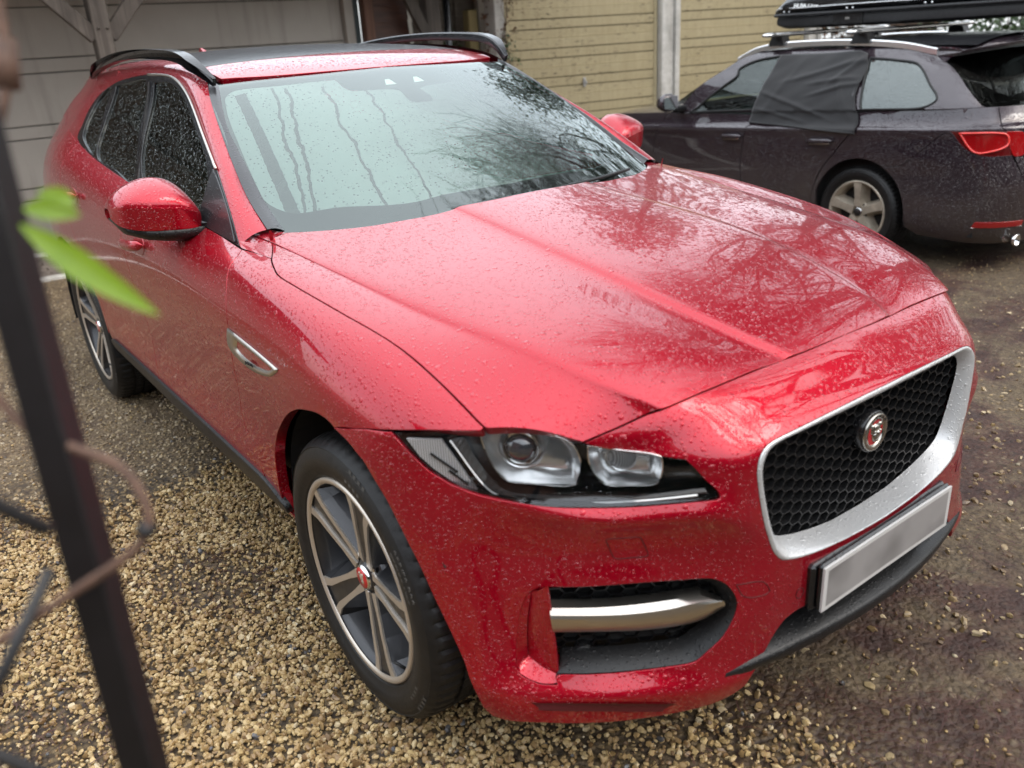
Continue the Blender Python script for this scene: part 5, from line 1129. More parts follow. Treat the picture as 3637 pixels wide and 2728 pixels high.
# corner recesses with mesh, blade, fin and sensor
FNv = np.array([.571, -.822, 0])
def rs2(p, n):
    p = smooth_poly(p, 8); i = np.linspace(0, len(p) - 1, n); return np.stack([np.interp(i, range(len(p)), p[:, k]) for k in (0, 1)], 1)
fog_ring = FAN.ev(resample(loop(CUT['fog'] + CUT['fog'][:1]), FAN, .012))
for s in (-1, 1):
    fx = np.array([s, 1, 1]); nv = FNv * fx; tv = np.array([-.822 * s, -.571, 0.]) * 1.0
    k = len(fog_ring); R0 = fog_ring * fx - nv * .003; cz = fog_ring.mean(0)
    R1 = (cz + (fog_ring - cz) * [.93, .93, .86]) * fx - nv * .022; R2 = (cz + (fog_ring - cz) * [.88, .88, .74]) * fx - nv * .055
    left = (fog_ring[:, 0] > .772) | ((fog_ring[:, 0] > .755) & (fog_ring[:, 2] > .45))
    qf = lambda a, i: (a * k + i, a * k + (i + 1) % k, (a + 1) * k + (i + 1) % k, (a + 1) * k + i)
    tub = MB(); tub.add(np.concatenate([R0, R1, R2]), [qf(a, i) for a in range(2) for i in range(k) if not left[i]], True)
    wal = MB(); wal.add(np.concatenate([R0, R1, R2]), [qf(a, i) for a in range(2) for i in range(k) if left[i]], True)
    rec = tub.build('air_intake', 'black_plastic', red); wal.build('intake_side_wall', 'red', rec)
    MB().add(R2 - nv * .02, [tuple(range(k))]).build('intake_backing', 'dark', rec)
    cen = np.array([.625, -.68, .478]); tvv = np.array([-.822, -.571, 0.])   # runs towards the centre of the car
    poly2 = np.array([((p - cen) @ (tvv * [1, 1, 1]), p[2] - cen[2]) for p in fog_ring])
    def in_fog(a, b_): return bool(inside(np.array([[a * 1.12, b_ * 1.2]]), poly2)[0])
    hexmesh(in_fog, lambda a, b_, d: tuple((cen + tvv * a + np.array([0, 0, b_]) - FNv * (.048 + d)) * fx), .032, .0255, .003, .012).build('intake_mesh', 'grille_black', rec)
    T3 = [rs(smooth_poly(P3A[q] * fx, 5), 24) for q in ('blade_top', 'blade_mid', 'blade_low')]
    Vb = np.concatenate([T3[0] - nv * .03, T3[0], T3[0] * .5 + T3[1] * .5 + nv * .006, T3[1], T3[1] * .45 + T3[2] * .55 + nv * .004, T3[2], T3[2] - nv * .03]); m = 24
    bl = MB(); bl.add(Vb, [(a * m + i, a * m + i + 1, (a + 1) * m + i + 1, (a + 1) * m + i) for a in range(6) for i in range(m - 1)] + [tuple(a * m for a in range(7)), tuple(a * m + m - 1 for a in range(7))], True)
    me = bl.mesh('intake_blade'); me.set_sharp_from_angle(angle=math.radians(24)); link('intake_blade', me, 'brushed', rec)
    fe, fb = rs(smooth_poly(P3A['fin_edge'] * fx, 5), 16), rs(smooth_poly(P3A['fin_back'] * fx, 5), 16); fb = fb - nv * .0
    th = np.array([-.822 * s, -.571, 0]) * .006; Vf = np.concatenate([fb, fe * .5 + fb * .5 + nv * .004, fe, fe + th, fb + th - nv * .02]); m = 16
    MB().add(Vf, [(a * m + i, a * m + i + 1, (a + 1) * m + i + 1, (a + 1) * m + i) for a in range(4) for i in range(m - 1)], True).build('intake_fin', 'red', rec)
    lw = FAN.ev(smooth_poly([CUT['fog'][0]] + rev(CUT['fog'][17:]), 6)) * fx - nv * .002; lw = rs(lw, 16)
    MB().add(np.concatenate([lw, fb + nv * .004]), [(i, i + 1, 16 + i + 1, 16 + i) for i in range(15)], True).build('intake_cheek', 'red', rec)
    fs = P3A['fog_sensor'][0] * fx; Mr = Matrix.Translation(tuple(fs)) @ Vector((1, 0, 0)).rotation_difference(Vector(tuple(nv))).to_matrix().to_4x4()
    MB().lathe([(.022, -.02), (.022, .004), (.018, .006), (.011, .002), (.010, .004), (0, .004)], 24, Mr).build('parking_sensor', 'black_plastic', rec)
    # flush covers in the bumper skin: tow eye, washer cap, round sensor
    def cover(key, nm):
        lp_ = smooth_poly(CUT[key] + CUT[key][:1], 6)[:-1] if key != 'towcap' else rounded(CUT[key], .12)
        P, N_, _, _ = FAN.ev(lp_, True); N_ = N_ * nsign(FAN); V = np.concatenate([P + N_ * .0012, P * .995 + .005 * P.mean(0) + N_ * .0008, ]) * fx
        MB().tube([tuple(p) for p in (P + N_ * .0004) * fx], .0011, 5, closed=True).build(nm, 'seam_red', bumper)
    def rounded(c4, q):
        c4 = [np.array(p) for p in c4]; o = []
        for i in range(4):
            a, b_, c_ = c4[i - 1], c4[i], c4[(i + 1) % 4]; o += [b_ + (a - b_) * q, b_ + (a - b_) * q * .3 + (c_ - b_) * q * .3, b_ + (c_ - b_) * q]
        return np.array(o)
    if s < 0: cover('towcap', 'tow_eye_seam')
    cover('sensor_oval', 'washer_seam')
    sc = locate(FAN, dict(x=.292, z=.492)); ring = []
    P, N_, du, dv = FAN.ev(sc, True)
    for a in np.linspace(0, 2 * math.pi, 20, endpoint=False):
        q = locate(FAN, dict(x=P[0, 0] + .011 * math.cos(a), z=P[0, 2] + .013 * math.sin(a))); ring.append(FAN.ev(q)[0] * fx + [0, -.0006, 0])
    MB().tube([tuple(p) for p in ring], .0009, 5, closed=True).build('sensor_seam', 'seam_red', bumper)
    # slim slot with a bright line low in the bumper
    sp0 = CUT['slot']; T_ = FAN.ev(rs2(sp0[:3], 20)); B_ = FAN.ev(rs2(rev(sp0[3:]), 20)); nS = FAN.ev(rs2(sp0[:3], 20), True)[1] * nsign(FAN)
    VS = np.concatenate([T_ + nS * .003, (T_ + B_) / 2 + nS * .001, B_ + nS * .004, B_ + nS * .004 + [0, 0, -.006]]) * fx
    MB().add(VS, [(a * 20 + i, a * 20 + i + 1, (a + 1) * 20 + i + 1, (a + 1) * 20 + i) for a in range(3) for i in range(19)], True).build('lower_slot', 'seam_red', bumper)
# ---------------------------------------------------------------- door mirrors
def mirror_rows():
    # stations from the tip inward: x, y centre, half depth, z top, z crease, z bottom
    st = [(1.097, 1.055, .012, 1.222, 1.212, 1.195), (1.088, 1.05, .045, 1.243, 1.226, 1.178), (1.065, 1.04, .075, 1.268, 1.232, 1.166), (1.02, 1.03, .095, 1.290, 1.229, 1.157), (.965, 1.025, .105, 1.298, 1.222, 1.152), (.915, 1.02, .104, 1.284, 1.213, 1.148), (.878, 1.02, .095, 1.246, 1.20, 1.146), (.862, 1.02, .08, 1.205, 1.185, 1.146)]
    rows = []
    for x, yc, d, zt, zc, zb in st:
        yb = yc + .05
        rows.append([(x, yb, zb), (x, yb, zt - .02), (x, yb - .012, zt - .004), (x, yb - .04, zt), (x, yc - d * .45, zt - (zt - zc) * .22), (x, yc - d * .9, zt - (zt - zc) * .62), (x, yc - d, zc), (x, yc - d * 1.0, zc - .012), (x, yc - d * .93, zb + .012), (x, yc - d * .90, zb)])
    return rows
MR = Net(mirror_rows(), it=4)
uu, vv = np.meshgrid(np.linspace(0, MR.n - 1, 40), np.linspace(0, MR.m - 1, 50), indexing='ij'); uvm = np.stack([uu.ravel(), vv.ravel()], 1)
Pm, Nm, _, _ = MR.ev(uvm, True)
if np.median(Nm @ np.array([.2, -1, .3])) < 0: Nm = -Nm
Fm = [(i * 50 + j, i * 50 + j + 1, (i + 1) * 50 + j + 1, (i + 1) * 50 + j) for i in range(39) for j in range(49)]
q = Fm[900]; 
if np.cross(Pm[q[1]] - Pm[q[0]], Pm[q[2]] - Pm[q[0]]) @ Nm[q[0]] < 0: Fm = [t[::-1] for t in Fm]
for s in (-1, 1):
    m_o = put('door_mirror', (Pm, Fm, Nm), s, 'red', red)
    fx = np.array([s, 1, 1])
    st = [(1.092, 1.05, .03, 1.19), (1.07, 1.045, .066, 1.168), (1.02, 1.03, .088, 1.158), (.965, 1.025, .098, 1.153), (.915, 1.02, .097, 1.149), (.87, 1.02, .092, 1.147), (.845, 1.0, .07, 1.150)]
    V = []; b = MB()
    for i, (x, yc, d, z) in enumerate(st):
        t = i / 6; dz = .045 * math.sin(min(1, t * 1.35 + .12) * math.pi / 2)
        for a, zz in ((.052, 0), (.05, -dz * .7), (.0, -dz), (-d * .6, -dz * .92), (-d * .92, -dz * .55), (-d * .97, -.002), (-d * .9, 0)): V.append((x, yc + a, z + zz))
    n = 7; b.add(np.array(V) * fx, [(i * n + k, i * n + k + 1, (i + 1) * n + k + 1, (i + 1) * n + k) for i in range(6) for k in range(n - 1)] + [tuple(range(n)), tuple(range(6 * n, 7 * n))], True)
    b.build('mirror_base', 'black_plastic', m_o)
    arm = MB(); A4 = [(.885, .975, 1.150), (.885, 1.06, 1.150), (.885, 1.06, 1.108), (.885, .985, 1.108)]; B4 = [(.80, .83, 1.170), (.80, .98, 1.172), (.815, .98, 1.118), (.815, .85, 1.118)]
    arm.add(np.array(A4 + B4) * fx, [(0, 1, 5, 4), (1, 2, 6, 5), (2, 3, 7, 6), (3, 0, 4, 7), (0, 3, 2, 1), (4, 5, 6, 7)]); arm.build('mirror_arm', 'black_plastic', m_o)
    MB().add([(s * x, 1.078, z) for x, z in ((1.08, 1.20), (1.06, 1.25), (.97, 1.275), (.89, 1.25), (.875, 1.17), (1.06, 1.175))], [(0, 1, 2, 3, 4, 5)]).build('mirror_glass', 'chrome', m_o)
    sp_ = yzl(CBN, [(.70, 1.128), (.80, 1.206), (.93, 1.275), (.99, 1.30), (1.0, 1.152), (.85, 1.138)])
    put('sail_panel', trim(CBN, [loop(sp_[:4], sp_[3:5], sp_[4:] + [sp_[0]])], sp=.03, gap=0, flange=.006, off=.006), s, 'trim_grey', red)
# ---------------------------------------------------------------- wipers
for pts in ([(-.62, .60, 1.130), (-.35, .49, 1.148), (-.05, .425, 1.166), (.10, .415, 1.168)], [(.02, .42, 1.164), (.30, .455, 1.165), (.58, .56, 1.155)]):
    MB().tube([tuple(p) for p in smooth_poly(pts, 6)], .006, 6).build('wiper', 'black_plastic', red)
# ---------------------------------------------------------------- the dark estate car with the roof box
BFN, BCN = NETS['bflank'], NETS['bcabin']
MAT['plum'] = paint('dirty_plum_black_paint', (0.022, 0.013, 0.018), .35, .35, 1.0, dirt=.8, coat_ior=1.7)
MAT['plum_clean'] = paint('plum_black_paint', (0.022, 0.013, 0.018), .35, .35, 1.0, coat_ior=1.75)
MAT['box_black'] = simple('wet_black_roof_box', (0.010, 0.010, 0.011), 0.22, coat=.4, wet=1.0)
MAT['box_base'] = simple('textured_black_box_base', (0.014, 0.014, 0.015), 0.55, nscale=60, namt=.4)
MAT['alu'] = simple('anodised_aluminium', (0.72, 0.72, 0.72), 0.22, metal=.9)
MAT['steam_glass'] = glass('wet_side_glass', (.30, .40, .36), 1.5, 1.0, 1.6, .0, .5)
MAT['lamp_red'] = simple('red_tail_lamp', (0.30, 0.004, 0.006), 0.12, coat=1.0)
MAT['lamp_dark'] = simple('dark_red_tail_lamp', (0.10, 0.003, 0.004), 0.15, coat=1.0)
MAT['lamp_line'] = simple('bright_red_light_guide', (0.85, 0.05, 0.04), 0.2, coat=1.0)
MAT['alloy_dirty'] = simple('dirty_silver_alloy', (0.40, 0.35, 0.28), 0.42, metal=.5, nscale=14, namt=.25)
def cloth_mat():
    t = NT('black_mesh_fabric'); n = t.n('TexNoise', {'Scale': 900.0, 'Detail': 1.0}); t.set(n, 'Vector', t.geo())
    return t.done(t.principled(col=(.018, .018, .019), rough=.85, sheen=.2, normal=t.bump(n.outputs['Fac'], .0006, .6)))
MAT['fabric'] = cloth_mat()
est = empty('estate_car', 'dirty plum black estate car with a long roof box, parked beside the red car', 'car', (CAR2[0], CAR2[1], 0), rot=(0, 0, math.pi - CAR2[2]))
def bput(name, v, s, mat, par): return put(name, v, s, mat, par)
yz_b = lambda pts: yzl(BFN, pts)
yz_c = lambda pts: yzl(BCN, pts)
arc = lambda yc, R, a0, a1, n=16, zc=.33: [(yc + R * math.cos(a), zc + R * math.sin(a)) for a in np.radians(np.linspace(a0, a1, n))]
CUTB = {k: v for k, v in CUT.items() if k.startswith('b_')}
bz = lambda y: 1.0 + .04 * y           # belt line height
f_seam = [(-1.02, .95), (-1.031, .852), (-1.069, .708), (-1.082, .564), (-1.063, .40), (-1.06, .27)]
r_seam = [(-.078, 1.0), (-.072, .881), (-.188, .756), (-.311, .606), (-.36, .50), (-.385, .40), (-.39, .27)]
w_seam = [(-1.95, .935), (-2.0, .86), (-2.06, .75), (-2.10, .6), (-2.10, .45), (-2.08, .27)]
bt_ = lambda y: bz(y) + .005
doorF = trim(BFN, [loop(yz_b(w_seam), yz_b([w_seam[-1], (-1.6, .27), f_seam[-1]]), rev(yz_b(f_seam)), [yz_b(f_seam[:1])[0]] + yz_b([(-1.4, bt_(-1.4)), (-1.75, bt_(-1.75))]) + yz_b(w_seam[:1]))], sp=.06, gap=.009, flange=.02)
doorR = trim(BFN, [loop(yz_b(f_seam), yz_b([f_seam[-1], (-.7, .27), r_seam[-1]]), rev(yz_b(r_seam)), [yz_b(r_seam[:1])[0]] + yz_b([(-.5, bt_(-.5))]) + yz_b(f_seam[:1]))], sp=.06, gap=.009, flange=.02)
fwing = trim(BFN, [loop(yz_b([(-3.3, .80), (-2.7, .89), (-2.2, .925), (-1.95, .935)]), yz_b(w_seam), yz_b([w_seam[-1], (-2.30, .27)]), yz_b(arc(-2.636, .352, -10, 190)), yz_b([(-3.0, .27), (-3.3, .3)]), yz_b([(-3.3, .3), (-3.33, .55), (-3.3, .80)]))], sp=.07, gap=.009, flange=.02)
bs = [(.602, .906), (.452, .789), (.30, .665)]
tailg = CUTB['b_tailgate']
lampl = loop(CUTB['b_lamp'][:2], CUTB['b_lamp'][1:3], CUTB['b_lamp'][2:] + CUTB['b_lamp'][:1])
cen_v = 13.0
quarter = trim(BFN, [loop(yz_b(r_seam[:5]), yz_b([r_seam[4], (-.352, .44)]), yz_b(arc(0, .362, 163, 62, 14)), rev(yz_b(bs)), yz_b(bs[:1]) + [tuple(CUTB['b_lamp'][0]), tuple(CUTB['b_lamp'][1])], [tuple(CUTB['b_lamp'][1]), tuple(tailg[1])], [tuple(tailg[1]), (8.0, tailg[1][1])], [(8.0, tailg[1][1]), (8.0, 8.6)] + [tuple(p) for p in yz_b([(.4, 1.03), (.1, 1.015)])] + yz_b(r_seam[:1]))], sp=.05, gap=.009, flange=.02)
sill_r = trim(BFN, [loop(yz_b([r_seam[4], (-.385, .40), (-.39, .27)]), yz_b([(-.39, .27), (-.33, .27)]), yz_b([(-.33, .27), (-.345, .33), (-.352, .44)]), yz_b([(-.352, .44), r_seam[4]]))], sp=.05, gap=0, flange=.02)
bump = trim(BFN, [loop(yz_b(bs), yz_b(arc(0, .362, 62, -6, 10)), yz_b([(.36, .27), (.45, .215)]), [yz_b([(.45, .215)])[0], (0.05, 9.5), (0.0, 11), (0.0, 12), (0.0, cen_v)], [(0.0, cen_v), (3.9, cen_v)], [(3.9, cen_v), (3.9, 12), tuple(CUTB['b_tailgate'][4])], [tuple(CUTB['b_tailgate'][4]), tuple(CUTB['b_lamp'][2])], CUTB['b_lamp'][2:] + [CUTB['b_lamp'][0]], [CUTB['b_lamp'][0], yz_b(bs[:1])[0]])], center=cen_v, sp=.05, gap=.004, flange=.02)
gate_low = trim(BFN, [loop([(3.95, cen_v), (3.95, 12), tuple(tailg[4])], [tuple(tailg[4]), tuple(tailg[3]), tuple(tailg[2]), tuple(tailg[1])], [tuple(tailg[1]), (8.0, tailg[1][1])], [(8.0, tailg[1][1]), (8.0, 11), (8.0, 12), (8.0, cen_v)], [(8.0, cen_v), (3.95, cen_v)])], center=cen_v, sp=.06, gap=.009, flange=.02)
lamp_v = trim(BFN, [lampl], sp=.03, gap=.003, flange=.02)
lamp_i = trim(BFN, [loop(CUTB['b_lamp_in'] + CUTB['b_lamp_in'][:1])], sp=.03, gap=0, flange=.004, off=.002)
lamp_2 = trim(BFN, [loop(CUTB['b_lamp2'] + CUTB['b_lamp2'][:1])], sp=.03, gap=0, flange=.01, off=.004)
# cabin side
fw, qw = CUTB['b_front_win'], CUTB['b_quarter']
fwin = loop(fw[:7], fw[7:11], fw[10:] + fw[:1]); qwin = loop(qw[:10], qw[10:] + qw[:1])
rw = yz_c([(-.93, 1.362), (-.55, 1.362), (-.19, 1.345)]) + yz_c([(-.17, 1.2), (-.10, 1.02)]) + yz_c([(-.5, 1.0), (-.985, .985)]) + yz_c([(-.94, 1.2)])
rwin = np.array(rw)
ctop = lambda y: 1.408 if y > -1.0 else 1.408 - .10 * (-1.0 - y) ** 2 * 1.2
side = trim(BCN, [loop(yz_c([(-1.86, .945), (-1.4, .955), (-.7, .975), (0, 1.0), (.4, 1.013)]) , [(0.2, 7.3), (0.2, 8.6)], [(0.2, 8.6), (1.2, 8.35), (2.2, 8.0), (3.2, 7.75), (4.4, 7.5), (5.0, 7.4)], [(5.0, 7.4), (5.05, 6.2), (5.05, 5), (5.05, 4.0)] + yz_c([(-1.0, 1.408), (-1.25, 1.372), (-1.5, 1.24), (-1.7, 1.10)]) + yz_c([(-1.86, .945)])), fwin, rwin, qwin], sp=.05, gap=.003, flange=.015)
for s in (-1, 1):
    df = bput('front_door', doorF, s, 'plum', est); dr = bput('rear_door', doorR, s, 'plum', est)
    bput('front_wing', fwing, s, 'plum', est); bput('rear_quarter', quarter, s, 'plum', est); bput('sill_end', sill_r, s, 'plum', est)
    bput('cabin_side', side, s, 'plum_clean', est)
    g1 = bput('front_window', trim(BCN, [fwin], sp=.08, gap=0, flange=0, off=-.006), s, 'steam_glass', est)
    bput('rear_door_window', trim(BCN, [rwin], sp=.08, gap=0, flange=0, off=-.006), s, 'privacy', est)
    bput('quarter_window', trim(BCN, [qwin], sp=.08, gap=0, flange=0, off=-.004), s, 'misty_glass', est)
    fx = np.array([s, 1, 1])
    for lp_, nm in ((fwin, 'front_window_seal'), (qwin, 'quarter_window_seal')):
        P = BCN.ev(resample(lp_, BCN, .03)) * fx; MB().tube([tuple(p) for p in P], .008, 6, closed=True).build(nm, 'rubber', est)
    lo = bput('tail_lamp', lamp_v, s, 'lamp_dark', est); bput('lamp_band', lamp_i, s, 'lamp_red', lo); bput('lamp_inner', lamp_2, s, 'lamp_red', lo)
    lpo = BFN.ev(resample(loop(CUTB['b_lamp_in'] + CUTB['b_lamp_in'][:1]), BFN, .02)) * fx + np.array([s * .005, .004, 0])
    MB().tube([tuple(p) for p in lpo], .006, 6, closed=True).build('light_guide', 'lamp_line', lo)
    li = BFN.ev(np.array(CUTB['b_lamp_in'])) * fx; c_ = li.mean(0); n0 = np.array([s * .75, .65, .1])
    lp2 = c_ + (li - c_) * .55 + n0 * .006
    MB().add(list(lp2) + list(lp2 - n0 * .01), [tuple(range(6))] + [(i, (i + 1) % 6, 6 + (i + 1) % 6, 6 + i) for i in range(6)]).build('lamp_core', 'lamp_dark', lo)
    for par, (ya, za), (yb, zb) in ((df, (-1.285, .777), (-1.065, .788)), (dr, (-.455, .79), (-.225, .802))):
        V = []; n = 8
        for i in range(11):
            t = i / 10; p = BFN.ev(locate(BFN, dict(y=ya + (yb - ya) * t, z=za + (zb - za) * t)))[0] + [.008 + .025 * (1 - (2 * t - 1) ** 4), 0, 0]
            w = .016 * (1 - (2 * t - 1) ** 6) ** .5 + .002
            for k in range(n): a = 2 * math.pi * k / n; V.append((s * (p[0] + .009 * math.cos(a)), p[1], p[2] + w * math.sin(a)))
        MB().add(V, [(i * n + k, i * n + (k + 1) % n, (i + 1) * n + (k + 1) % n, (i + 1) * n + k) for i in range(10) for k in range(n)] + [tuple(range(n)), tuple(range(10 * n, 11 * n))], True).build('door_handle', 'plum_clean', par)
        MB().tube([(s * .909, ya + .03, za - .02), (s * .909, yb - .03, zb - .02)], .008, 6).build('handle_shadow_cup', 'chrome', par)  # chrome tube just below the door handle
    # door mirror
    m = MB(); V = []; n = 12
    for x, r, in ((.93, .5), (.955, .85), (1.0, 1.0), (1.06, .95), (1.10, .7), (1.12, .3)):
        for k in range(n): a = 2 * math.pi * k / n; V.append((s * x, -1.78 + (.09 if math.cos(a) < 0 else .035) * r * math.cos(a), 1.03 + .075 * r * math.sin(a)))
    m.add(V, [(i * n + k, i * n + (k + 1) % n, (i + 1) * n + (k + 1) % n, (i + 1) * n + k) for i in range(5) for k in range(n)] + [tuple(range(n)), tuple(range(5 * n, 6 * n))], True); mo = m.build('door_mirror', 'plum_clean', est)
    MB().box((min(s * .84, s * .96), -1.80, .955), (max(s * .84, s * .96), -1.74, 1.0), bev=.01).build('mirror_arm', 'black_plastic', mo)
    MB().add([(s * x, -1.742, z) for x, z in ((.94, .97), (1.10, .985), (1.10, 1.075), (.95, 1.085))], [(0, 1, 2, 3)]).build('mirror_glass', 'chrome', mo)
    # roof rail
    R_ = smooth_poly([(.60, -1.40, 1.345), (.60, -1.22, 1.415), (.60, -1.0, 1.447), (.60, -.6, 1.457), (.60, -.27, 1.450), (.60, .05, 1.425), (.60, .30, 1.380)], 5) * fx
    V = []; prof = [(-.022, -.03), (-.022, .004), (-.012, .012), (.012, .012), (.022, .004), (.022, -.03)]
    for p in R_:
        for a, b in prof: V.append((p[0] + a * s, p[1], p[2] + b))
    n = 6; m_ = len(R_)
    MB().add(V, [(i * n + k, i * n + k + 1, (i + 1) * n + k + 1, (i + 1) * n + k) for i in range(m_ - 1) for k in range(n - 1)] + [tuple(range(n)), tuple(range((m_ - 1) * n, m_ * n))]).build('roof_rail', 'alu', est)
    for y in (0., -2.636):
        wheel('wheel', est, s, (s * .893, y, .317), R=.317, rl=.222, phase=20, mats=('alloy_dirty', 'alloy_dirty', 'tyre'), spokes='single', width=.225, cap='disc')
    MB().lathe([(.035, 0), (.038, .02), (.033, .02), (.031, -.06)], 16, Matrix.Translation((s * .62, .985, .225)) @ Matrix.Rotation(math.pi / 2, 4, 'Z')).build('tail_pipe', 'chrome', est)
    hous = MB()
    for yc in (0., -2.636):
        V = []
        for k in range(13):
            a = math.radians(-8 + 196 * k / 12)
            for x in (.60, .885): V.append((s * x, yc + .372 * math.cos(a), .33 + .372 * math.sin(a)))
        MB().add(V, [(2 * k, 2 * k + 1, 2 * k + 3, 2 * k + 2) for k in range(12)]).build('wheel_housing', 'dark', est)
    bput('rear_reflector', trim(BFN, [loop(CUTB['b_reflector'][:2], CUTB['b_reflector'][1:3], CUTB['b_reflector'][2:], [CUTB['b_reflector'][3], CUTB['b_reflector'][0]])], sp=.05, gap=0, flange=.004, off=.004), s, 'lamp_red', est)
    E_ = BFN.ev(np.array(CUTB['b_reflector'][2:4])) * fx; MB().tube([tuple(E_[0] + [s * .004, .004, -.004]), tuple(E_[1] + [s * .004, .004, -.004])], .004, 5).build('bumper_trim', 'chrome', est)
bput('rear_bumper', bump, 0, 'plum', est); bput('tailgate', gate_low, 0, 'plum_clean', est)
# rear window and spoiler
gr = MB(); ed_ = BCN.ev(np.array([(0.2, 8.6), (1.2, 8.35), (2.2, 8.0), (3.2, 7.75), (4.4, 7.5), (5.0, 7.4)])); V = []
LA = [BFN.ev(np.array([(7.95, v)]))[0] for v in np.linspace(9.4, 13, 12)]; LA = [np.array(p) for p in LA] + [np.array(p) * [-1, 1, 1] for p in LA[::-1][1:]]
lx = np.array([p[0] for p in LA])[::-1]; ly = np.array([p[1] for p in LA])[::-1]; m_ = len(LA)
for r_, e in enumerate(ed_):
    for t in np.linspace(-1, 1, 13):
        yb = e[1] + (.10 if e[2] < 1.3 else .12) * (1 - abs(t) ** 2.6) - .004
        if r_ == 0: yb = max(yb, float(np.interp(e[0] * t, lx, ly)) - .02)
        if r_ == 1: yb += .035 * (1 - abs(t) ** 4)
        V.append((e[0] * t * .995, yb, e[2]))
gr.add(V, [(i * 13 + k, i * 13 + k + 1, (i + 1) * 13 + k + 1, (i + 1) * 13 + k) for i in range(len(ed_) - 1) for k in range(12)], True); gr.build('rear_screen', 'rear_glass', est)
LB = [np.array((p[0] * .99, p[1] - .018, ed_[0][2] + .006)) for p in LA]; lg = MB()
lg.add(LA + LB, [(i, i + 1, m_ + i + 1, m_ + i) for i in range(m_ - 1)], True); lg.build('tailgate_ledge', 'plum_clean', est)
sp_ = MB(); pr_ = [(-.30, 1.452), (0.0, 1.44), (.07, 1.425), (.075, 1.41), (.0, 1.375)]; V = []
xs = np.linspace(-.60, .60, 13)
for x in xs:
    q = 1 - .38 * (abs(x) / .6) ** 3
    for dy, z in pr_: V.append((x, .62 * q + dy + .0, z - .045 * (abs(x) / .6) ** 3))
n = 5; sp_.add(V, [(i * n + k, i * n + k + 1, (i + 1) * n + k + 1, (i + 1) * n + k) for i in range(12) for k in range(n - 1)], True); ck = [V[-5 + q] for q in range(5)] + [tuple(p) for p in BCN.ev(np.array([(3.6, 7.66), (4.4, 7.5), (5.0, 7.4), (5.3, 6.4)]))]
for q in (1, -1): sp_.add([(q * x, y, z) for x, y, z in ck], [(0, 1, 2, 8), (2, 3, 7, 8), (3, 4, 6, 7), (4, 5, 6)])
sp_.build('roof_spoiler', 'plum_clean', est)
rf2 = MB(); V = []; ys = np.linspace(-1.25, .55, 13); xs = np.linspace(-.60, .60, 13)
for y in ys:
    zc = 1.468 - .10 * max(0, -.75 - y) ** 1.5 - .03 * max(0, y) ** 2
    for x in xs: V.append((x, y, zc - .055 * abs(x / .6) ** 2.5))
rf2.add(V, [(i * 13 + k, i * 13 + k + 1, (i + 1) * 13 + k + 1, (i + 1) * 13 + k) for i in range(12) for k in range(12)], True); rf2.build('roof', 'roof_glass', est)
bn = MB(); V = []; ys = [-1.98, -2.4, -2.8, -3.15, -3.38, -3.46]; zs = [.985, .955, .915, .86, .78, .66]
for y, z in zip(ys, zs):
    for x in np.linspace(-1, 1, 11):
        w = .82 if y > -2.5 else .82 - .35 * ((-2.5 - y) / .96) ** 2; V.append((x * w, y + .12 * x * x * (y < -2.9), z - .06 * abs(x) ** 3))
bn.add(V, [(i * 11 + k, i * 11 + k + 1, (i + 1) * 11 + k + 1, (i + 1) * 11 + k) for i in range(5) for k in range(10)], True); bn.build('bonnet', 'plum', est)
fb = MB(); V = []
for y, z in ((-3.46, .66), (-3.50, .45), (-3.46, .25)):
    for x in np.linspace(-1, 1, 11): V.append((x * .66, y + .14 * x * x, z))
fb.add(V, [(i * 11 + k, i * 11 + k + 1, (i + 1) * 11 + k + 1, (i + 1) * 11 + k) for i in range(2) for k in range(10)], True); fb.build('front_bumper', 'plum', est)
ws2 = MB(); V = []
for y, z, w in ((-2.0, .97, .78), (-1.62, 1.20, .70), (-1.22, 1.41, .60)):
    for x in np.linspace(-1, 1, 9): V.append((x * w, y - .08 * (1 - x * x), z + .02 * (1 - x * x)))
ws2.add(V, [(i * 9 + k, i * 9 + k + 1, (i + 1) * 9 + k + 1, (i + 1) * 9 + k) for i in range(2) for k in range(8)], True); ws2.build('windscreen', 'steam_glass', est)
cr = MB(); cr.box((-.80, -2.0, .24), (.80, .80, .90)); cr.box((-.55, -3.3, .26), (.55, -2.0, .70)); cr.box((-.5, .6, .24), (.5, .9, .8)); cr.build('floor_pan', 'dark', est)
for x in (-.38, .38):
    b = MB(); b.box((x - .24, -.95, .85), (x + .24, -.78, 1.15), bev=.05); b.box((x - .12, -.88, 1.16), (x + .12, -.78, 1.33), bev=.04); b.build('seat', 'interior', est)
# crossbars on the rails
def bar_thing(y, label):
    t = empty('roof_bar', label, 'roof bar', group='crossbars under the roof box'); t.parent = None
    t.matrix_world = est.matrix_basis @ Matrix.Translation((0, y, 1.49))
    MB().box((-.70, -.04, .01), (.70, .04, .04), bev=.012).build('crossbar', 'alu', t)
    for s in (-1, 1):
        b = MB(); b.add([(s * x, yy, z) for x, yy, z in ((.56, -.05, .01), (.64, -.05, .01), (.64, .05, .01), (.56, .05, .01), (.57, -.075, -.055), (.645, -.075, -.055), (.645, .075, -.055), (.57, .075, -.055))], [(0, 1, 2, 3), (4, 5, 6, 7), (0, 1, 5, 4), (1, 2, 6, 5), (2, 3, 7, 6), (3, 0, 4, 7)]); b.build('foot', 'black_plastic', t)
        e = MB(); e.tube([(s * .69, 0, .028), (s * .75, 0, .026), (s * .79, 0, .022)], [.045, .04, .02], 10); me = e.mesh('end_cap'); remap(me, lambda x, y, z: (x, y, .025 + (z - .025) * .4)); link('end_cap', me, 'alu', t)
    return t
bar_thing(-1.0, 'front silver roof bar clamped to the estate car rails, towards its bonnet')
bar_thing(-.27, 'rear silver roof bar clamped to the estate car rails, above the rear wheel')
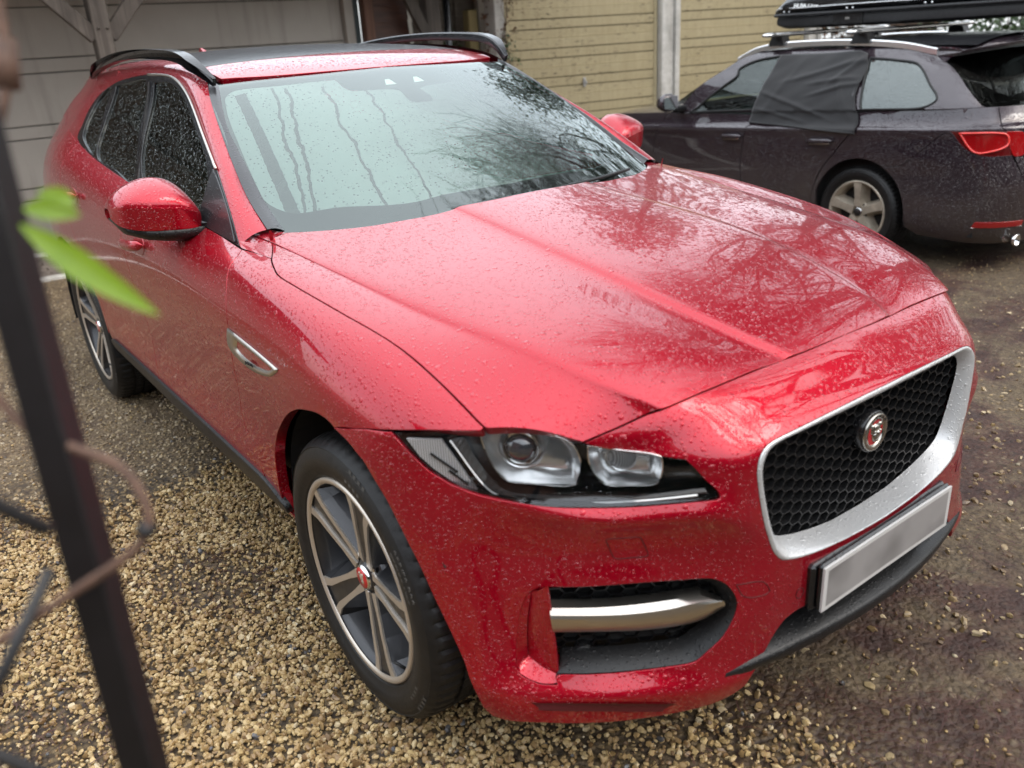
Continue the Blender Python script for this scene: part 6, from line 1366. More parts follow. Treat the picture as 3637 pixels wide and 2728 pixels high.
# roof box
rb = empty('roof_box', 'long black roof box with a silver stripe strapped on the estate car', 'roof box', group=None)
rb.matrix_world = est.matrix_basis @ Matrix.Translation((-.08, 0, 1.545))
def ring_pts(y, w, z0, z1, r=.1, n=6, tp=.86):
    """half-round box section, bottom to top, from +x round to -x"""
    P = []
    for a in np.linspace(-90, 90, 15):
        a = math.radians(a); c_, s_ = math.cos(a), math.sin(a); k = 5
        X = w * (abs(c_) ** (2 / k)); Z = (z0 + z1) / 2 + (z1 - z0) / 2 * (abs(s_) ** (2 / k)) * (1 if s_ > 0 else -1)
        P.append((X * (1 - (1 - tp) * max(0, s_)), y, Z))
    return P
def hull(st, nm, mat, half):
    b = MB(); V = []; n = 15
    for y, w, z0, z1, tp in st:
        P = ring_pts(y, w, z0, z1, tp=tp); V += P + [(-x, yy, z) for x, yy, z in P[::-1]]
    m = 30; b.add(V, [(i * m + k, i * m + (k + 1) % m, (i + 1) * m + (k + 1) % m, (i + 1) * m + k) for i in range(len(st) - 1) for k in range(m)] + [tuple(range(m)), tuple(range((len(st) - 1) * m, len(st) * m))], True)
    me = b.mesh(nm); me.set_sharp_from_angle(angle=math.radians(35)); return link(nm, me, mat, rb)
hull([(-1.36, .20, .07, .10, .95), (-1.33, .33, .02, .105, .97), (-1.24, .37, .0, .105, .98), (-.6, .39, .0, .105, .98), (0.1, .39, .0, .105, .98), (.9, .38, .01, .105, .98), (1.10, .30, .04, .105, .97)], 'box_base', 'box_base', 0)
lid = hull([(-1.40, .18, .105, .13, .9), (-1.36, .32, .105, .165, .8), (-1.22, .39, .105, .25, .72), (-.9, .405, .105, .33, .74), (-.3, .41, .105, .375, .76), (.5, .40, .105, .37, .76), (1.0, .37, .105, .30, .74), (1.18, .30, .105, .16, .8)], 'box_lid', 'box_black', 1)
for k in (-.62, ):
    MB().box((.378, k - .13, .015), (.396, k + .13, .095), bev=.006).build('latch_panel', 'box_black', rb)
    MB().box((.394, k - .02, .05), (.401, k + .02, .07), bev=.004).build('lock', 'alu', rb)
for z_, r_ in ((.105, .013), (.155, .005)):
    P = [(-.405 * .0 + x, y, z_) for x, y in ((.16, -1.41), (.30, -1.375), (.38, -1.26), (.408, -.9), (.414, -.3), (.405, .5), (.375, 1.0))]
    if z_ > .12: P = [(x * .985 - .002, y + .015, z) for x, y, z in P]
    for s in (1, -1): MB().tube([(s * x, y, z) for x, y, z in smooth_poly(P, 5)], r_, 6).build('box_stripe' if z_ > .12 else 'box_rim', 'alu' if z_ > .12 else 'box_base', rb)
for yb in (-1.22, -1.17, -.62, -.57, .0, .05): MB().tube([(.408 - .03 * (yb < -1), yb, .128), (.416 - .03 * (yb < -1), yb, .128)], .008, 8).build('rivet', 'alu', rb)
me = text_mesh('HUSKY510', .052, .001, 3, bold=.0012)
remap(me, lambda x, y, z: (.4005 + z - (y + .0) * .32, -1.0 + x * .95, .168 + y)); link('box_lettering', me, 'white', rb)
# fabric sun shade pulled over the rear door frame
sv = []; uvs = []
def shade_thing():
    root = empty('window_shade', 'wrinkled black mesh sun shade pulled over the rear door of the estate car', 'sun shade')
    root.matrix_world = est.matrix_basis.copy()
    nx, nz = 56, 50; V = []; tops = [(-.93, 1.375), (-.55, 1.378), (-.25, 1.392), (-.17, 1.37)]; bots = [(-1.03, .895), (-.62, .885), (-.3, .872), (-.06, .865)]
    def lerp(pl, t): return np.array([np.interp(t, [0, .45, .85, 1], [p[k] for p in pl]) for k in (0, 1)])
    for i in range(nx):
        for j in range(nz):
            u, v = i / (nx - 1), j / (nz - 1); a = lerp(tops, u); b = lerp(bots, u); p = a * (1 - v) + b * v
            if u > .97: p[0] += .02 * math.sin(v * 9)
            zb = bz(p[0]) + .01
            if p[1] > zb: X = BCN.ev(locate_fast(BCN, p[0], p[1]))[0][0]
            else: X = BFN.ev(locate_fast(BFN, p[0], p[1]))[0][0]
            w = 0
            for (u0, v0, du, dv, am, sg) in ((.62, .22, .40, -.16, .012, .030), (.72, .36, .25, -.05, .010, .022), (.80, .45, .28, -.12, .012, .022), (.42, .70, .40, .16, .012, .024), (.30, .86, .30, .08, .009, .018), (.86, .2, .16, -.2, .012, .03), (.9, .62, .1, .3, .008, .025), (.2, .5, .1, -.4, .004, .03)):
                d = np.array([du, dv]); L_ = np.linalg.norm(d); d = d / L_; q = np.array([u - u0, v - v0]); s_ = q @ d; t_ = q @ np.array([-d[1], d[0]])
                w += am * math.exp(-(t_ / sg) ** 2) * math.exp(-(s_ / L_) ** 4)
            V.append((X + .014 + w * 1.3 + .003 * math.sin(u * 23 + v * 7) * math.sin(v * 17), p[0], p[1]))
    b = MB(); b.add(V, [(i * nz + j, i * nz + j + 1, (i + 1) * nz + j + 1, (i + 1) * nz + j) for i in range(nx - 1) for j in range(nz - 1)], True)
    o = b.build('shade_cloth', 'fabric', root); md = o.modifiers.new('thickness', 'SOLIDIFY'); md.thickness = .002
    hem = [V[i * nz + nz - 1] for i in range(nx)]; MB().tube(hem, .006, 6).build('shade_hem', 'fabric', root)
    return root
def locate_fast(net, y, z):
    if not hasattr(net, 'cache'): locate(net, dict(y=y, z=z))
    c_ = net.cache; m = c_[:, 0] > 0
    k = np.argmin(np.where(m, (c_[:, 1] - y) ** 2 + (c_[:, 2] - z) ** 2, 9)); uv = net.cuv[k].copy()
    for _ in range(2):
        p, _, du, dv = net.ev(uv, True); r = np.array([y, z]) - p[0, 1:]; J = np.stack([du[0, 1:], dv[0, 1:]], 1)
        if abs(np.linalg.det(J)) < 1e-6: break
        uv = np.clip(uv + np.linalg.solve(J, r), 0, [net.n - 1, net.m - 1])
    return uv
shade_thing()
# ---------------------------------------------------------------- garages and fences behind the cars
def wood(name, c0, c1, axis=0, rough=.75, scale=6.0, grain=30.0, wet=0):
    t = NT(name); p = t.geo(); mp = t.n('Mapping'); t.set(mp, 'Vector', p)
    sc = [grain] * 3; sc[axis] = scale / 4; t.set(mp, 'Scale', tuple(sc))
    n = t.noise(1.0, 6, mp.outputs[0], .65); n2 = t.noise(3.0, 4); r = t.n('ObjectInfo').outputs['Random']
    c = t.mix(t.rng(n, .3, .72, 0, 1), c0, c1); c = t.mix(t.math('MULTIPLY', t.rng(n2, .45, .75, 0, 1), .5), c, tuple(x * .45 for x in c0))
    c = t.mix(t.rng(r, 0, 1, 0, .35), c, tuple(x * .6 for x in c0))
    return t.done(t.principled(col=c, rough=rough, normal=t.bump(n, .004, .7)))
MAT['oak'] = wood('weathered_grey_oak', (.055, .043, .035), (.17, .145, .122), 2, .8)
MAT['brown_board'] = wood('wet_brown_boards', (.045, .016, .009), (.13, .05, .026), 0, .5)
MAT['grey_board'] = wood('weathered_fence_boards', (.085, .066, .05), (.20, .165, .13), 0, .85)
MAT['green_wood'] = wood('treated_green_timber', (.16, .12, .045), (.26, .20, .085), 2, .75)
MAT['red_post'] = wood('brown_timber_post', (.09, .035, .018), (.17, .075, .04), 2, .6)
def door_grey():
    t = NT('grey_door_panel'); n = t.noise(260, 3); n2 = t.noise(1.2, 4)
    mp = t.n('Mapping'); t.set(mp, 'Vector', t.geo()); t.set(mp, 'Scale', (9, 9, .8)); st = t.noise(1.0, 5, mp.outputs[0])
    c = t.mix(t.rng(n2, .35, .65, 0, 1), (.32, .29, .255), (.375, .345, .305)); c = t.mix(t.rng(st, .52, .75, 0, .45), c, (.17, .15, .125)); sz = t.n('SeparateXYZ'); t.set(sz, 0, t.geo()); c = t.mix(t.math('MULTIPLY', t.rng(sz.outputs[2], .5, .05, 0, .6), n2), c, (.12, .10, .075))
    return t.done(t.principled(col=c, rough=.5, normal=t.bump(n, .0006, .8)))
MAT['door_grey'] = door_grey()
def cream():
    t = NT('flaking_cream_paint'); p = t.geo(); mp = t.n('Mapping'); t.set(mp, 'Vector', p); t.set(mp, 'Scale', (5, 5, 26))
    n = t.noise(2.2, 6, mp.outputs[0], .7); n2 = t.noise(1.4, 3); n3 = t.noise(40, 3)
    k = t.math('MULTIPLY', t.math('GREATER_THAN', n, .61), t.rng(n2, .46, .56, 0, 1))
    mp2 = t.n('Mapping'); t.set(mp2, 'Vector', p); t.set(mp2, 'Scale', (30, 30, 3)); st = t.noise(1.0, 4, mp2.outputs[0])
    c = t.mix(t.rng(st, .35, .7, 0, .6), (.43, .36, .215), (.33, .265, .145)); c = t.mix(t.rng(n3, .4, .7, 0, .3), c, (.30, .25, .15))
    rr = t.n('ObjectInfo').outputs['Random']; c = t.mix(t.rng(rr, 0, 1, 0, .22), c, (.52, .45, .29))
    c = t.mix(k, c, (.045, .035, .02))
    return t.done(t.principled(col=c, rough=.55, normal=t.bump(t.math('SUBTRACT', 1, k), .002, .6)))
MAT['cream'] = cream()
def concrete(name, a, b):
    t = NT(name); n = t.noise(9, 8, rough=.65); n2 = t.noise(2, 4); sp = t.noise(70, 2)
    c = t.mix(t.rng(n, .3, .7, 0, 1), a, b); c = t.mix(t.rng(n2, .5, .75, 0, .5), c, tuple(x * .5 for x in a)); c = t.mix(t.math('GREATER_THAN', sp, .72), c, (.08, .07, .06))
    return t.done(t.principled(col=c, rough=.85, normal=t.bump(n, .004, .8)))
MAT['white_concrete'] = concrete('stained_white_concrete', (.42, .40, .36), (.62, .60, .56))
MAT['brick_grey'] = concrete('worn_paving_brick', (.15, .12, .10), (.24, .20, .165))
MAT['render_wall'] = concrete('rendered_wall', (.38, .34, .28), (.5, .46, .4))
MAT['house_brick'] = concrete('house_brick', (.16, .07, .045), (.24, .12, .08))
MAT['tile'] = concrete('roof_tile', (.07, .045, .035), (.12, .08, .06))
MAT['dark_frame'] = simple('dark_green_frame', (.018, .03, .032), .5)
MAT['steel'] = simple('galvanised_steel', (.5, .5, .5), .4, metal=.8)
# left garage: wide sectional door under an oak-framed roof
gd = empty('garage_door', 'wide beige sectional garage door behind the oak post', 'garage door', (0.2, 7.1, 0))
WX = -3.4
def sec(z0, z1, x0=WX, x1=2.78):
    return (x0 - .2, -.02, z0), (x1 - .2, .03, z1)
zl = [.03, .49, .60, 1.02, 1.13, 1.56, 1.68, 2.09, 2.20, 2.60]
for a, b in zip(zl[:-1], zl[1:]):
    lo, hi = sec(a + .004, b - .004); MB().box(lo, hi, bev=.006).build('door_panel', 'door_grey', gd)
MB().box((WX - .2, .0, .03), (2.58, .035, 2.6)).build('door_backing', 'dark_frame', gd)
MB().box((WX - .2, -.025, .0), (2.58, .03, .03)).build('bottom_seal', 'rubber', gd)
df_ = empty('door_frame', 'grey frame with a dark green edge at the right of the beige garage door', 'door frame', (2.87, 7.05, 0))
MB().box((-.085, -.04, 0), (.02, .06, 2.62), bev=.004).build('jamb', 'door_grey', df_)
MB().box((.021, -.03, 0), (.085, .08, 2.62)).build('edge_strip', 'dark_frame', df_)
wl = empty('garage_building', 'garage building with an overhanging roof around the beige door', 'garage', (0, 7.2, 0))
MB().box((-6, .02, 2.62), (4.6, .25, 3.2)).build('wall', 'render_wall', wl)
MB().box((-6, .02, 0), (WX - .01, .25, 2.61)).build('side_wall', 'render_wall', wl)
rfb = MB(); rfb.box((-6.2, -1.75, 2.62), (4.7, 3.2, 2.70)); rfb.build('roof_soffit', 'dark_frame', wl)
rt_ = MB(); rt_.add([(-6.3, -1.95, 2.72), (4.8, -1.95, 2.72), (4.8, 1.2, 3.5), (-6.3, 1.2, 3.5), (4.8, 4.4, 2.72), (-6.3, 4.4, 2.72)], [(0, 1, 2, 3), (3, 2, 4, 5), (1, 4, 2), (0, 3, 5), (0, 5, 4, 1)]); rt_.build('roof', 'tile', wl)
MB().box((-6, -1.42, 2.40), (4.6, -1.24, 2.60), bev=.01).build('front_beam', 'oak', wl)
ks = MB(); ks.box((WX, 6.98, 0.0), (2.9, 7.08, .035)); o = ks.build('threshold', 'white_concrete'); tag(o, 'pale concrete threshold strip along the foot of the beige garage door', 'threshold')
# oak post with two braces and pegs
op = empty('oak_post', 'grey oak post with two raking braces in front of the beige garage door', 'post', (.10, 5.85, 0))
MB().box((-.066, -.07, 0), (.066, .07, 2.40), bev=.008).build('post', 'oak', op)
MB().bar((-.05, -.01, 1.80), (-.62, -.01, 2.42), .11, .07, (0, 1, 0), .006).build('brace', 'oak', op)
MB().bar((.05, -.01, 1.80), (.62, -.01, 2.42), .11, .07, (0, 1, 0), .006).build('brace', 'oak', op)
for x, z in ((-.03, 1.865), (.035, 1.865), (-.068, 1.40), (-.068, 1.30), (.068, 1.42)): MB().tube([(x, -.085 if abs(x) < .06 else -.02, z), (x, -.06 if abs(x) < .06 else .02, z)] if abs(x) < .06 else [(x - .02 * (1 if x > 0 else 1), -.03, z), (x + .02, -.03, z)], .012, 8).build('peg', 'oak', op)
MB().box((-.10, -.10, -.02), (.10, .10, .05)).build('pad_stone', 'white_concrete', op)
# timber bay between the garages
rp = MB().box((2.975, 6.93, 0), (3.085, 7.05, 2.6), bev=.006).build('timber_post', 'red_post'); tag(rp, 'reddish brown timber post right of the dark green door edge', 'post')
def wavy_board(x0, x1, z0, z1, amp, seed, mat, parent, name, y=0., th=.018, tilt=.02):
    r = random.Random(seed); n = 14; V = []; a = [r.uniform(0, 6) for _ in range(4)]
    for i in range(n):
        t = i / (n - 1); x = x0 + (x1 - x0) * t
        lo = z0 + amp * (math.sin(t * 5 + a[0]) * .6 + math.sin(t * 11 + a[1]) * .3); hi = z1 + .01
        V += [(x, y - tilt, lo), (x, y, hi), (x, y + th - tilt, lo), (x, y + th, hi)]
    F = []
    for i in range(n - 1):
        b = i * 4; F += [(b, b + 4, b + 5, b + 1), (b + 2, b + 3, b + 7, b + 6), (b, b + 2, b + 6, b + 4), (b + 1, b + 5, b + 7, b + 3)]
    F += [(0, 1, 3, 2), (4 * n - 4, 4 * n - 2, 4 * n - 1, 4 * n - 3)]
    return MB().add(V, F).build(name, mat, parent)
bp = empty('rough_timber_fence', 'wet red-brown panel of rough wavy boards between the timber post and the grey oak post', 'fence panel', (3.32, 7.05, 0))
z = .1; k = 0
while z < 2.5:
    h = .165 + .02 * math.sin(k * 2.3); wavy_board(-.235, .24, z, z + h, .018, k, 'brown_board', bp, 'board'); z += h - .02; k += 1
o2 = empty('oak_post', 'knotty grey oak post with a curved brace beside the black downpipe', 'post', (3.70, 6.86, 0))
MB().box((-.05, -.08, 0), (.13, .08, 2.5), bev=.01).build('post', 'oak', o2)
cb = MB(); V = []; n = 10
for i in range(n):
    t = i / (n - 1); x = -.02 - .36 * t ** 1.3; zz = 1.62 + .72 * t - .10 * math.sin(t * math.pi)
    for dx, dy in ((-.05, -.03), (.05, -.03), (.05, .03), (-.05, .03)): V.append((x + dx, dy - .06, zz + dx * .5))
cb.add(V, [(i * 4 + q, i * 4 + (q + 1) % 4, (i + 1) * 4 + (q + 1) % 4, (i + 1) * 4 + q) for i in range(n - 1) for q in range(4)] + [(0, 1, 2, 3), (4 * n - 4, 4 * n - 3, 4 * n - 2, 4 * n - 1)]); cb.build('curved_brace', 'oak', o2)
MB().bar((-.13, -.03, 1.2), (-.03, -.03, 1.75), .07, .06, (0, 1, 0), .006).build('brace', 'oak', o2)
pp = empty('downpipe', 'black rainwater downpipe at the corner of the oak frame', 'downpipe', (3.92, 6.80, 0))
MB().tube([(0, 0, .02), (0, 0, 2.6)], .040, 14).build('pipe', 'black_gloss', pp)
for z in (.6, 1.45, 2.3): MB().box((-.055, -.02, z), (.055, .07, z + .035), bev=.008).build('pipe_clip', 'black_plastic', pp)
fp = empty('lap_fence', 'weathered grey waney lap fence panel behind the green post', 'fence', (4.35, 7.35, 0))
z = .1; k = 0
while z < 2.4:
    h = .15 + .02 * math.sin(k * 1.7); wavy_board(-.55, .55, z, z + h, .022, 40 + k, 'grey_board', fp, 'board'); z += h - .02; k += 1
for x in (-.28, .02, .34): MB().box((x, -.045, .05), (x + .045, -.02, 2.42)).build('batten', 'grey_board', fp)
gpst = MB().box((4.33, 6.98, 0), (4.46, 7.10, 1.925), bev=.008).build('short_post', 'green_wood'); tag(gpst, 'short greenish treated timber post standing before the lap fence', 'post')
# cream garages
CG_T = np.array([1, -.2, 0]) / math.hypot(1, .2); CG_N = np.array([-.2, -1, 0]) / math.hypot(1, .2); CG_A = math.atan2(-.2, 1)
def cgp(x): return 6.76 + .2 * (4.88 - x)
def up_and_over(x0, x1, label, hx=None):
    y0 = cgp(x0); t = empty('garage_door', label, 'garage door', (x0, y0, 0), group=None, rot=(0, 0, CG_A)); Ln = (x1 - x0) * math.hypot(1, .2)
    z = .04; k = 0; first = {}
    hs_ = .1095
    lip = .028
    while z < 2.2:
        deep = (k % 3) != 1
        g = .016 if deep else .004
        key = deep
        if key not in first:
            b = MB(); b.add([(.045, -.006, 0), (Ln - .045, -.006, 0), (Ln - .045, -.014, hs_ - g), (.045, -.014, hs_ - g), (.045, .012, hs_ - g + .004), (Ln - .045, .012, hs_ - g + .004), (.045, .012, 0), (Ln - .045, .012, 0)], [(0, 1, 2, 3), (3, 2, 5, 4), (0, 6, 7, 1), (0, 3, 4, 6), (1, 7, 5, 2)])
            first[key] = b.mesh('plank')
            first[key].materials.append(MAT['cream'])
        o = bpy.data.objects.new('plank', first[key]); COL.objects.link(o); o.parent = t; o.location = (0, 0, z)
        z += hs_; k += 1
    MB().box((.02, .013, 0), (Ln - .02, .03, 2.22)).build('door_backing', 'cream_dark', t)
    for a in (0, Ln - .045): MB().box((a, -.022, 0), (a + .045, .02, 2.22), bev=.003).build('stile', 'cream', t)
    if hx:
        s = (hx - x0) * math.hypot(1, .2)
        h = MB(); h.box((s - .018, -.03, .99), (s + .018, -.012, 1.10), bev=.005); ho = h.build('lock_plate', 'steel', t)
        MB().tube([(s, -.03, 1.05), (s, -.065, 1.05), (s, -.065, 1.02)], .010, 8).build('door_handle', 'steel', ho)
    return t
MAT['cream_dark'] = simple('dark_joint_paint', (.10, .085, .05), .8)
up_and_over(4.70, 6.775, 'flaking cream planked garage door with a small lock handle', 5.72)
up_and_over(7.09, 9.16, 'flaking cream planked garage door behind the roof box')
def cpost(x0, x1, label, ivy=False, h=2.35, dep=.16, grp=None):
    y = cgp(x0); t = empty('concrete_post', label, 'post', (x0, y, 0), rot=(0, 0, CG_A)); w = (x1 - x0) * 1.02
    MB().box((0.002, -.10, 0), (w * .36, .12, h), bev=.008).build('post', 'white_concrete', t)
    MB().box((w * .36 + .002, -.05, 0), (w * .74, .12, h), bev=.008).build('door_rebate', 'white_concrete', t)
    MB().box((w * .74 + .002, -.085, 0), (w - .002, .12, h), bev=.008).build('post_edge', 'white_concrete', t)
    return t
cpost(6.79, 7.08, 'stained white concrete post between the two cream garage doors')
cpost(9.18, 9.42, 'pale concrete post at the far right end of the cream garages')
cp_ = empty('concrete_post', 'white concrete post overgrown with brown ivy left of the first cream door', 'post', (4.53, cgp(4.53), 0))
MB().box((0, -.09, 0), (.14, .12, 2.35), bev=.01).build('post', 'white_concrete', cp_)
gb = empty('garage_block', 'flat roofed garage block holding the cream doors', 'garage', (4.6, 7.0, 0), rot=(0, 0, CG_A))
MB().box((-.05, -.05, 2.28), (4.95, 5.0, 2.5)).build('roof_slab', 'white_concrete', gb)
for x in (0, 2.27, 4.7): MB().box((x + .0, .22, 0), (x + .14, 5.0, 2.28)).build('wall', 'render_wall', gb)
MB().box((0, 4.8, 0), (4.9, 5.0, 2.28)).build('back_wall', 'render_wall', gb)
# brick apron
pv = empty('brick_apron', None, None, (0, 0, 0)); pv['kind'] = 'structure'
bm_ = MB().box((-.105, -.05, -.03), (.105, .05, .014), bev=.006).mesh('brick'); bm_.materials.append(MAT['brick_grey'])
for j in range(9):
    for i in range(12):
        x, y = -1.75 + i * .222 + (.111 if j % 2 else 0), 6.08 + j * .107
        if y > 6.97: continue
        o = bpy.data.objects.new('brick', bm_); COL.objects.link(o); o.parent = pv; o.location = (x, y, .004 * math.sin(i * 3.1 + j)); o.rotation_euler.z = .01 * math.sin(i + j * 2.7)
ed = MB().box((-3.2, 5.93, -.05), (3.4, 6.01, .03), bev=.01).build('edging_kerb', 'white_concrete'); ed['kind'] = 'structure'
# ---------------------------------------------------------------- vegetation
def leaf_mat(name, a, b, rough=.35):
    t = NT(name); n = t.noise(1.7, 3); r = t.n('TexNoise', {'Scale': 23.0, 'Detail': 1.0}); t.set(r, 'Vector', t.geo())
    c = t.mix(t.rng(n, .35, .65, 0, 1), a, b); c = t.mix(t.rng(r.outputs['Fac'], .55, .75, 0, .6), c, tuple(x * 1.6 for x in b))
    return t.done(t.principled(col=c, rough=rough))
MAT['ivy'] = leaf_mat('ivy_leaves', (.02, .045, .012), (.06, .10, .03)); MAT['laurel'] = leaf_mat('bright_shrub_leaves', (.03, .085, .015), (.10, .20, .03))
MAT['dead_leaf'] = leaf_mat('dead_brown_leaves', (.09, .04, .018), (.20, .10, .05), .7); MAT['needle'] = leaf_mat('evergreen_foliage', (.012, .025, .010), (.035, .055, .02), .6)
MAT['bark'] = simple('dark_wet_bark', (.035, .030, .026), .8, nscale=12, namt=.4); MAT['twig'] = simple('brown_twigs', (.10, .065, .045), .8, nscale=12, namt=.4)
def leaves_mesh(name, P, size, rng, droop=.3, asp=.6):
    n = len(P); d = rng.normal(size=(n, 3)); d[:, 2] -= droop; d /= np.linalg.norm(d, axis=1, keepdims=True)
    u = np.cross(d, rng.normal(size=(n, 3))); u /= np.linalg.norm(u, axis=1, keepdims=True); w = np.cross(d, u)
    s = size * rng.uniform(.6, 1.3, n)[:, None]
    V = np.stack([P, P + d * s * .45 + u * s * asp * .5 + w * s * .06, P + d * s, P + d * s * .45 - u * s * asp * .5 + w * s * .06], 1).reshape(-1, 3)
    me = bpy.data.meshes.new(name); F = np.arange(4 * n).reshape(-1, 4)
    me.from_pydata(V.tolist(), [], F.tolist()); me.update(); return me
def bare_tree_mesh(seed, H=11., spread=.50):
    r = random.Random(seed); b = MB(); cnt = [0]
    def grow(p, d, L_, rad, lev):
        if cnt[0] > 9000: return
        n = 4 if lev < 2 else 3; pts = [p]; q = Vector(p); dd = Vector(d)
        for i in range(n):
            dd = (dd + Vector((r.gauss(0, .16), r.gauss(0, .16), r.gauss(0, .10) + (.05 if lev < 3 else .0)))).normalized(); q = q + dd * (L_ / n); pts.append(q.copy())
        rs_ = [rad * (1 - .55 * i / n) for i in range(n + 1)]
        b.tube(pts, [max(q_, .006) for q_ in rs_], 6 if lev == 0 else (4 if lev < 3 else 3), cap=False); cnt[0] += 1
        if lev >= 6: return
        kids = 5 if lev == 0 else r.choice((2, 3, 3))
        for k in range(kids):
            t = r.uniform(.35, 1.0) if lev else r.uniform(.45, 1.0); i = min(n - 1, int(t * n)); f = t * n - i; o = pts[i].lerp(pts[i + 1], f)
            ax = Vector((r.gauss(0, 1), r.gauss(0, 1), r.gauss(0, .5))).normalized(); nd = (dd * (1 - spread * .6) + ax * spread + Vector((0, 0, .22))).normalized()
            grow(o, nd, L_ * r.uniform(.58, .80), rs_[i] * r.uniform(.42, .62), lev + 1)
        grow(pts[-1], dd, L_ * .72, rs_[-1], lev + 1)
    grow(Vector((0, 0, -.1)), Vector((0, 0, 1)), H * .30, H * .017, 0)
    return b
def tree(name, label, loc, seed, H, rot=0, group=None, share={}):
    t = empty(name, label, 'tree', loc, group=group, rot=(0, 0, rot))
    if seed not in share:
        b = bare_tree_mesh(seed, H); me = b.mesh('crown'); me.materials.append(MAT['bark']); share[seed] = me
    o = bpy.data.objects.new('branches', share[seed]); COL.objects.link(o); o.parent = t
    return t
for loc, seed, H, rot, lb in TREES_BARE: tree('bare_tree', lb, loc, seed, H, rot, 'bare winter trees round the yard')
def evergreen(loc, H, R, seed, lb, n=5200):
    r = np.random.default_rng(seed); t = empty('evergreen_tree', lb, 'tree', loc, group='evergreen trees round the yard')
    MB().tube([(0, 0, -.1), (.05, 0, H * .3), (0, .05, H * .85)], [H * .022, H * .016, H * .004], 8).build('trunk', 'bark', t)
    nc = 46; hz = r.uniform(.12, 1, nc) ** .85; an = r.uniform(0, 6.28, nc); rad = R * (1.05 - hz * .75) * r.uniform(.3, 1.0, nc)
    C_ = np.stack([rad * np.cos(an), rad * np.sin(an), hz * H], 1); lb_ = MB()
    for c_ in C_: lb_.tube([(0, 0, c_[2] * .86), tuple(c_)], [.04, .012], 4, cap=False)
    lb_.build('limbs', 'bark', t)
    k = r.integers(0, nc, n); P = C_[k] + r.normal(size=(n, 3)) * R * np.array([.20, .20, .13])
    me = leaves_mesh('foliage', P, .22, r, .4, .38); link('foliage', me, 'needle', t)
    return t
for loc, H, R, seed, lb in TREES_EVER: evergreen(loc, H, R, seed, lb)
# ivy and twig hedge beyond the estate car
def hedge(name, label, boxes, n, size, mat, seed, twigs=0):
    r = np.random.default_rng(seed); P = []
    for (x0, x1, y0, y1, z0, z1), q in boxes: P.append(np.stack([r.uniform(x0, x1, q), r.uniform(y0, y1, q), r.uniform(z0, z1, q)], 1) + r.normal(size=(q, 3)) * .12)
    P = np.concatenate(P); t = empty(name, label, 'hedge', (float(P[:, 0].mean()), float(P[:, 1].mean()), 0)); o = np.array([t.location[0], t.location[1], 0])
    link('foliage', leaves_mesh('foliage', P - o, size, r, .5, .75), mat, t)
    if twigs:
        b = MB(); rr = random.Random(seed)
        for i in range(twigs):
            p = Vector(P[rr.randrange(len(P))] - o); d = Vector((rr.gauss(0, 1), rr.gauss(0, .6), rr.gauss(0.2, .7))).normalized(); q = p + d * rr.uniform(.3, .9); m = p.lerp(q, .5) + Vector((rr.gauss(0, .08), rr.gauss(0, .08), rr.gauss(0, .08)))
            b.tube([p, m, q], [.008, .006, .003], 3, cap=False)
        tag(b.build('stems', 'twig', t), kind='stuff')
    return t
hedge('twig_hedge', 'bare brown twiggy hedge behind the roof of the estate car', [((9.5, 11.5, 4.9, 6.2, .3, 2.1), 2200)], 0, .06, 'dead_leaf', 3, 900)
hedge('ivy_hedge', 'dark ivy covered hedge beyond the estate car roof at the right', [((10.2, 13.5, 1.8, 5.0, .2, 2.15), 9000)], 0, .085, 'ivy', 4, 120)
hedge('laurel_shrub', 'bright green leafy shrub at the top right edge beyond the roof box', [((10.6, 12.2, .2, 2.5, .5, 2.5), 4200)], 0, .13, 'laurel', 5, 60)
def climber(name, label, pts, n, size, mat, seed, cat='climber', stem=.006):
    r = np.random.default_rng(seed); pts = np.array(pts, float); t = empty(name, label, cat, tuple(pts[0])); q = pts - pts[0]
    d = smooth_poly(list(q), 10); k = r.integers(0, len(d), n); P = d[k] + r.normal(size=(n, 3)) * [.07, .03, .06] + [0, -.03, 0]
    MB().tube([tuple(p) for p in d], stem, 5).build('stem', 'twig', t)
    for i in range(14):
        a = d[r.integers(0, len(d))]; b_ = a + r.normal(size=3) * [.10, .02, .16]; MB().tube([tuple(a), tuple((a + b_) / 2 + r.normal(size=3) * .02), tuple(b_)], stem * .5, 4).build('tendril', 'twig', t)
    link('foliage', leaves_mesh('foliage', P, size, r, .6, .8), mat, t); return t
climber('dead_climber', 'tangle of dead brown climber leaves beside the lap fence', [(4.60, 6.95, .1), (4.52, 6.92, .8), (4.62, 6.9, 1.5), (4.55, 6.92, 2.3)], 340, .055, 'dead_leaf', 8)
climber('ivy', 'green ivy creeping up the white concrete post', [(4.66, 6.70, .1), (4.60, 6.69, .7), (4.66, 6.68, 1.3), (4.62, 6.69, 1.62)], 150, .045, 'ivy', 9)
climber('ivy', 'brown ivy stems spread over the upper part of the white concrete post', [(4.64, 6.70, 1.2), (4.58, 6.68, 1.6), (4.66, 6.68, 1.9), (4.60, 6.69, 2.3)], 120, .035, 'dead_leaf', 10)
climber('bramble', 'dark green bramble leaves low in front of the lap fence', [(4.02, 7.2, .5), (4.15, 7.15, 1.1), (4.26, 7.2, 1.6)], 160, .06, 'ivy', 11, 'plant')
hedge('tall_hedge', 'tall evergreen hedge along the near side of the yard', [((-9, 2, -8.2, -7.0, .1, 3.4), 8000), ((2, 10, -9.2, -8.0, .1, 3.6), 6000)], 0, .28, 'needle', 6, 0)  # unseen hedge added to keep low sky out of the bumper's reflection
